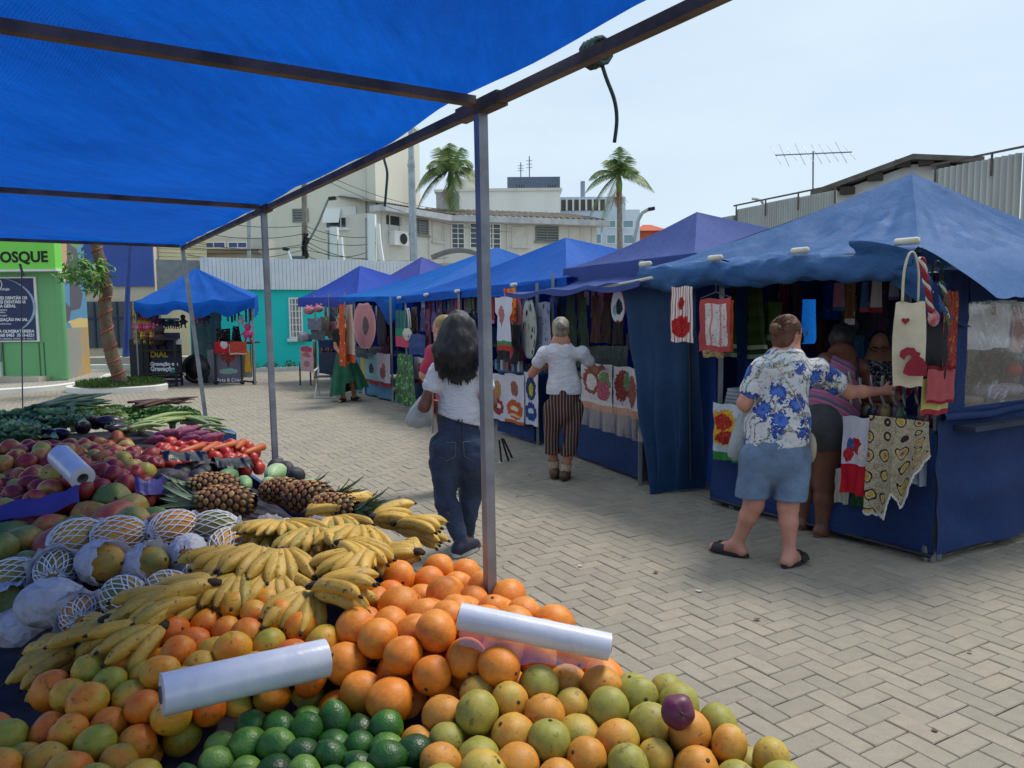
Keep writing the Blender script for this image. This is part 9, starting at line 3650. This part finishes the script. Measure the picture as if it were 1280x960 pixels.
# ============================================================ woman in the long green skirt
d = 14.6
J = {k: W(x,y,dd) for k,(x,y,dd) in dict(head=(426,399,d + .05),neck=(427,410,d),waist=(430,440,d),pelvis=(431,451,d),sl=(419,416,d),sr=(437,417,d),el=(420,434,d - .05),wl=(431,449,d - .3),er=(442,434,d),wr=(437,450,d - .3),hl=(427,455,d),hr=(437,455,d),kl=(428,475,d),kr=(440,475,d),al=(429,498,d - .1),ar=(443,496,d + .1)).items()}
f7,s7_ = V((.1,-.99,0)).normalized(),V((-.99,-.1,0))
P7 = thing('person',W(436,503,d),'woman in a black top and long green skirt standing at the sky-blue stall','person')
B = Body(J.values(),.017)
head(B,J['head'],f7,(0,0,1),s7_)
B.cap(J['head'] - V((0,0,.05)),J['neck'],.05,.056,.03)
B.cap(J['neck'],J['waist'],.1,.12,.05,f7,.75)
B.cap(J['sl'],J['sr'],.055,.055,.03)
for a,e,w_ in (('sl','el','wl'),('sr','er','wr')):
	B.cap(J[a],J[e],.05,.043,.02)
	B.cap(J[e],J[w_],.042,.03,.02)
hand(B,J['wl'],(.3,-.5,-.6),(.6,0,.4),(.3,.6,0),.6)
hand(B,J['wr'],(-.3,-.5,-.6),(-.6,0,.4),(-.3,.6,0),.6)
leg(B,J['hl'],J['kl'],J['al'])
leg(B,J['hr'],J['kr'],J['ar'])
foot(B,J['al'],(-.2,-1,0))
foot(B,J['ar'],(.8,-.6,0))
B.mesh('body',SK_TAN,P7)
T = Body([J[k] for k in ('neck','waist','sl','sr','pelvis')],.017)
T.cap(J['neck'] - V((0,0,.08)),J['waist'],.125,.14,.05,f7,.8)
T.cap(J['sl'],J['sr'],.068,.068,.04)
T.cap(J['sl'],J['sl'].lerp(J['el'],.5),.068,.062,.03)
T.cap(J['sr'],J['sr'].lerp(J['er'],.5),.068,.062,.03)
T.mesh('top',mat('top_black','#141418',.85),P7)
b = MB()
hz_l,hz_r = W(415,496,d),W(457,484,d)

def skirt(u,v):
	a = 2 * math.pi * u
	wl_ = lerp(.15,.42,v ** .8)
	c = J['waist'].lerp(V(((hz_l.x + hz_r.x) / 2,d,.0)),v)
	side = math.cos(a)
	zb = lerp(hz_l.z,hz_r.z,side * .5 + .5) + (.18 if abs(side - .25) < .3 and math.sin(a) < 0 else 0)
	z = lerp(J['waist'].z,zb,v)
	k = 1 + .1 * v * math.sin(a * 9 + 2 * v) + .06 * v * math.sin(a * 5)
	return V((c.x + math.cos(a) * wl_ * k * .86,d + math.sin(a) * wl_ * k * .62,z))

b.grid(skirt,72,16,0,True)
b.build('skirt',mat('skirt_green','#0f5a40',.8,'#0b4a34',5,.2,12),P7,True)
Hr = Body([J['head']],.016,.2)
Hr.ell(J['head'] + up_ * .035 - f7 * .025,(.088,.1,.095),(s7_,f7,up_),.02)
Hr.cap(J['head'] - f7 * .07,J['neck'] - f7 * .06,.06,.05,.03)
Hr.mesh('hair',hair_mat('hair_dark','#16120f','#2a221c'),P7)
face_parts(P7,J['head'],f7,up_,s7_)
for an,dv in (('al',V((-.2,-1,0)).normalized()),('ar',V((.8,-.6,0)).normalized())):
	shoe(P7,J[an] - V((0,0,.05)),dv,mat('sandal_dark','#2a1f1c',.7),mat('sole_dark','#2a2420'),.24,'sandal')
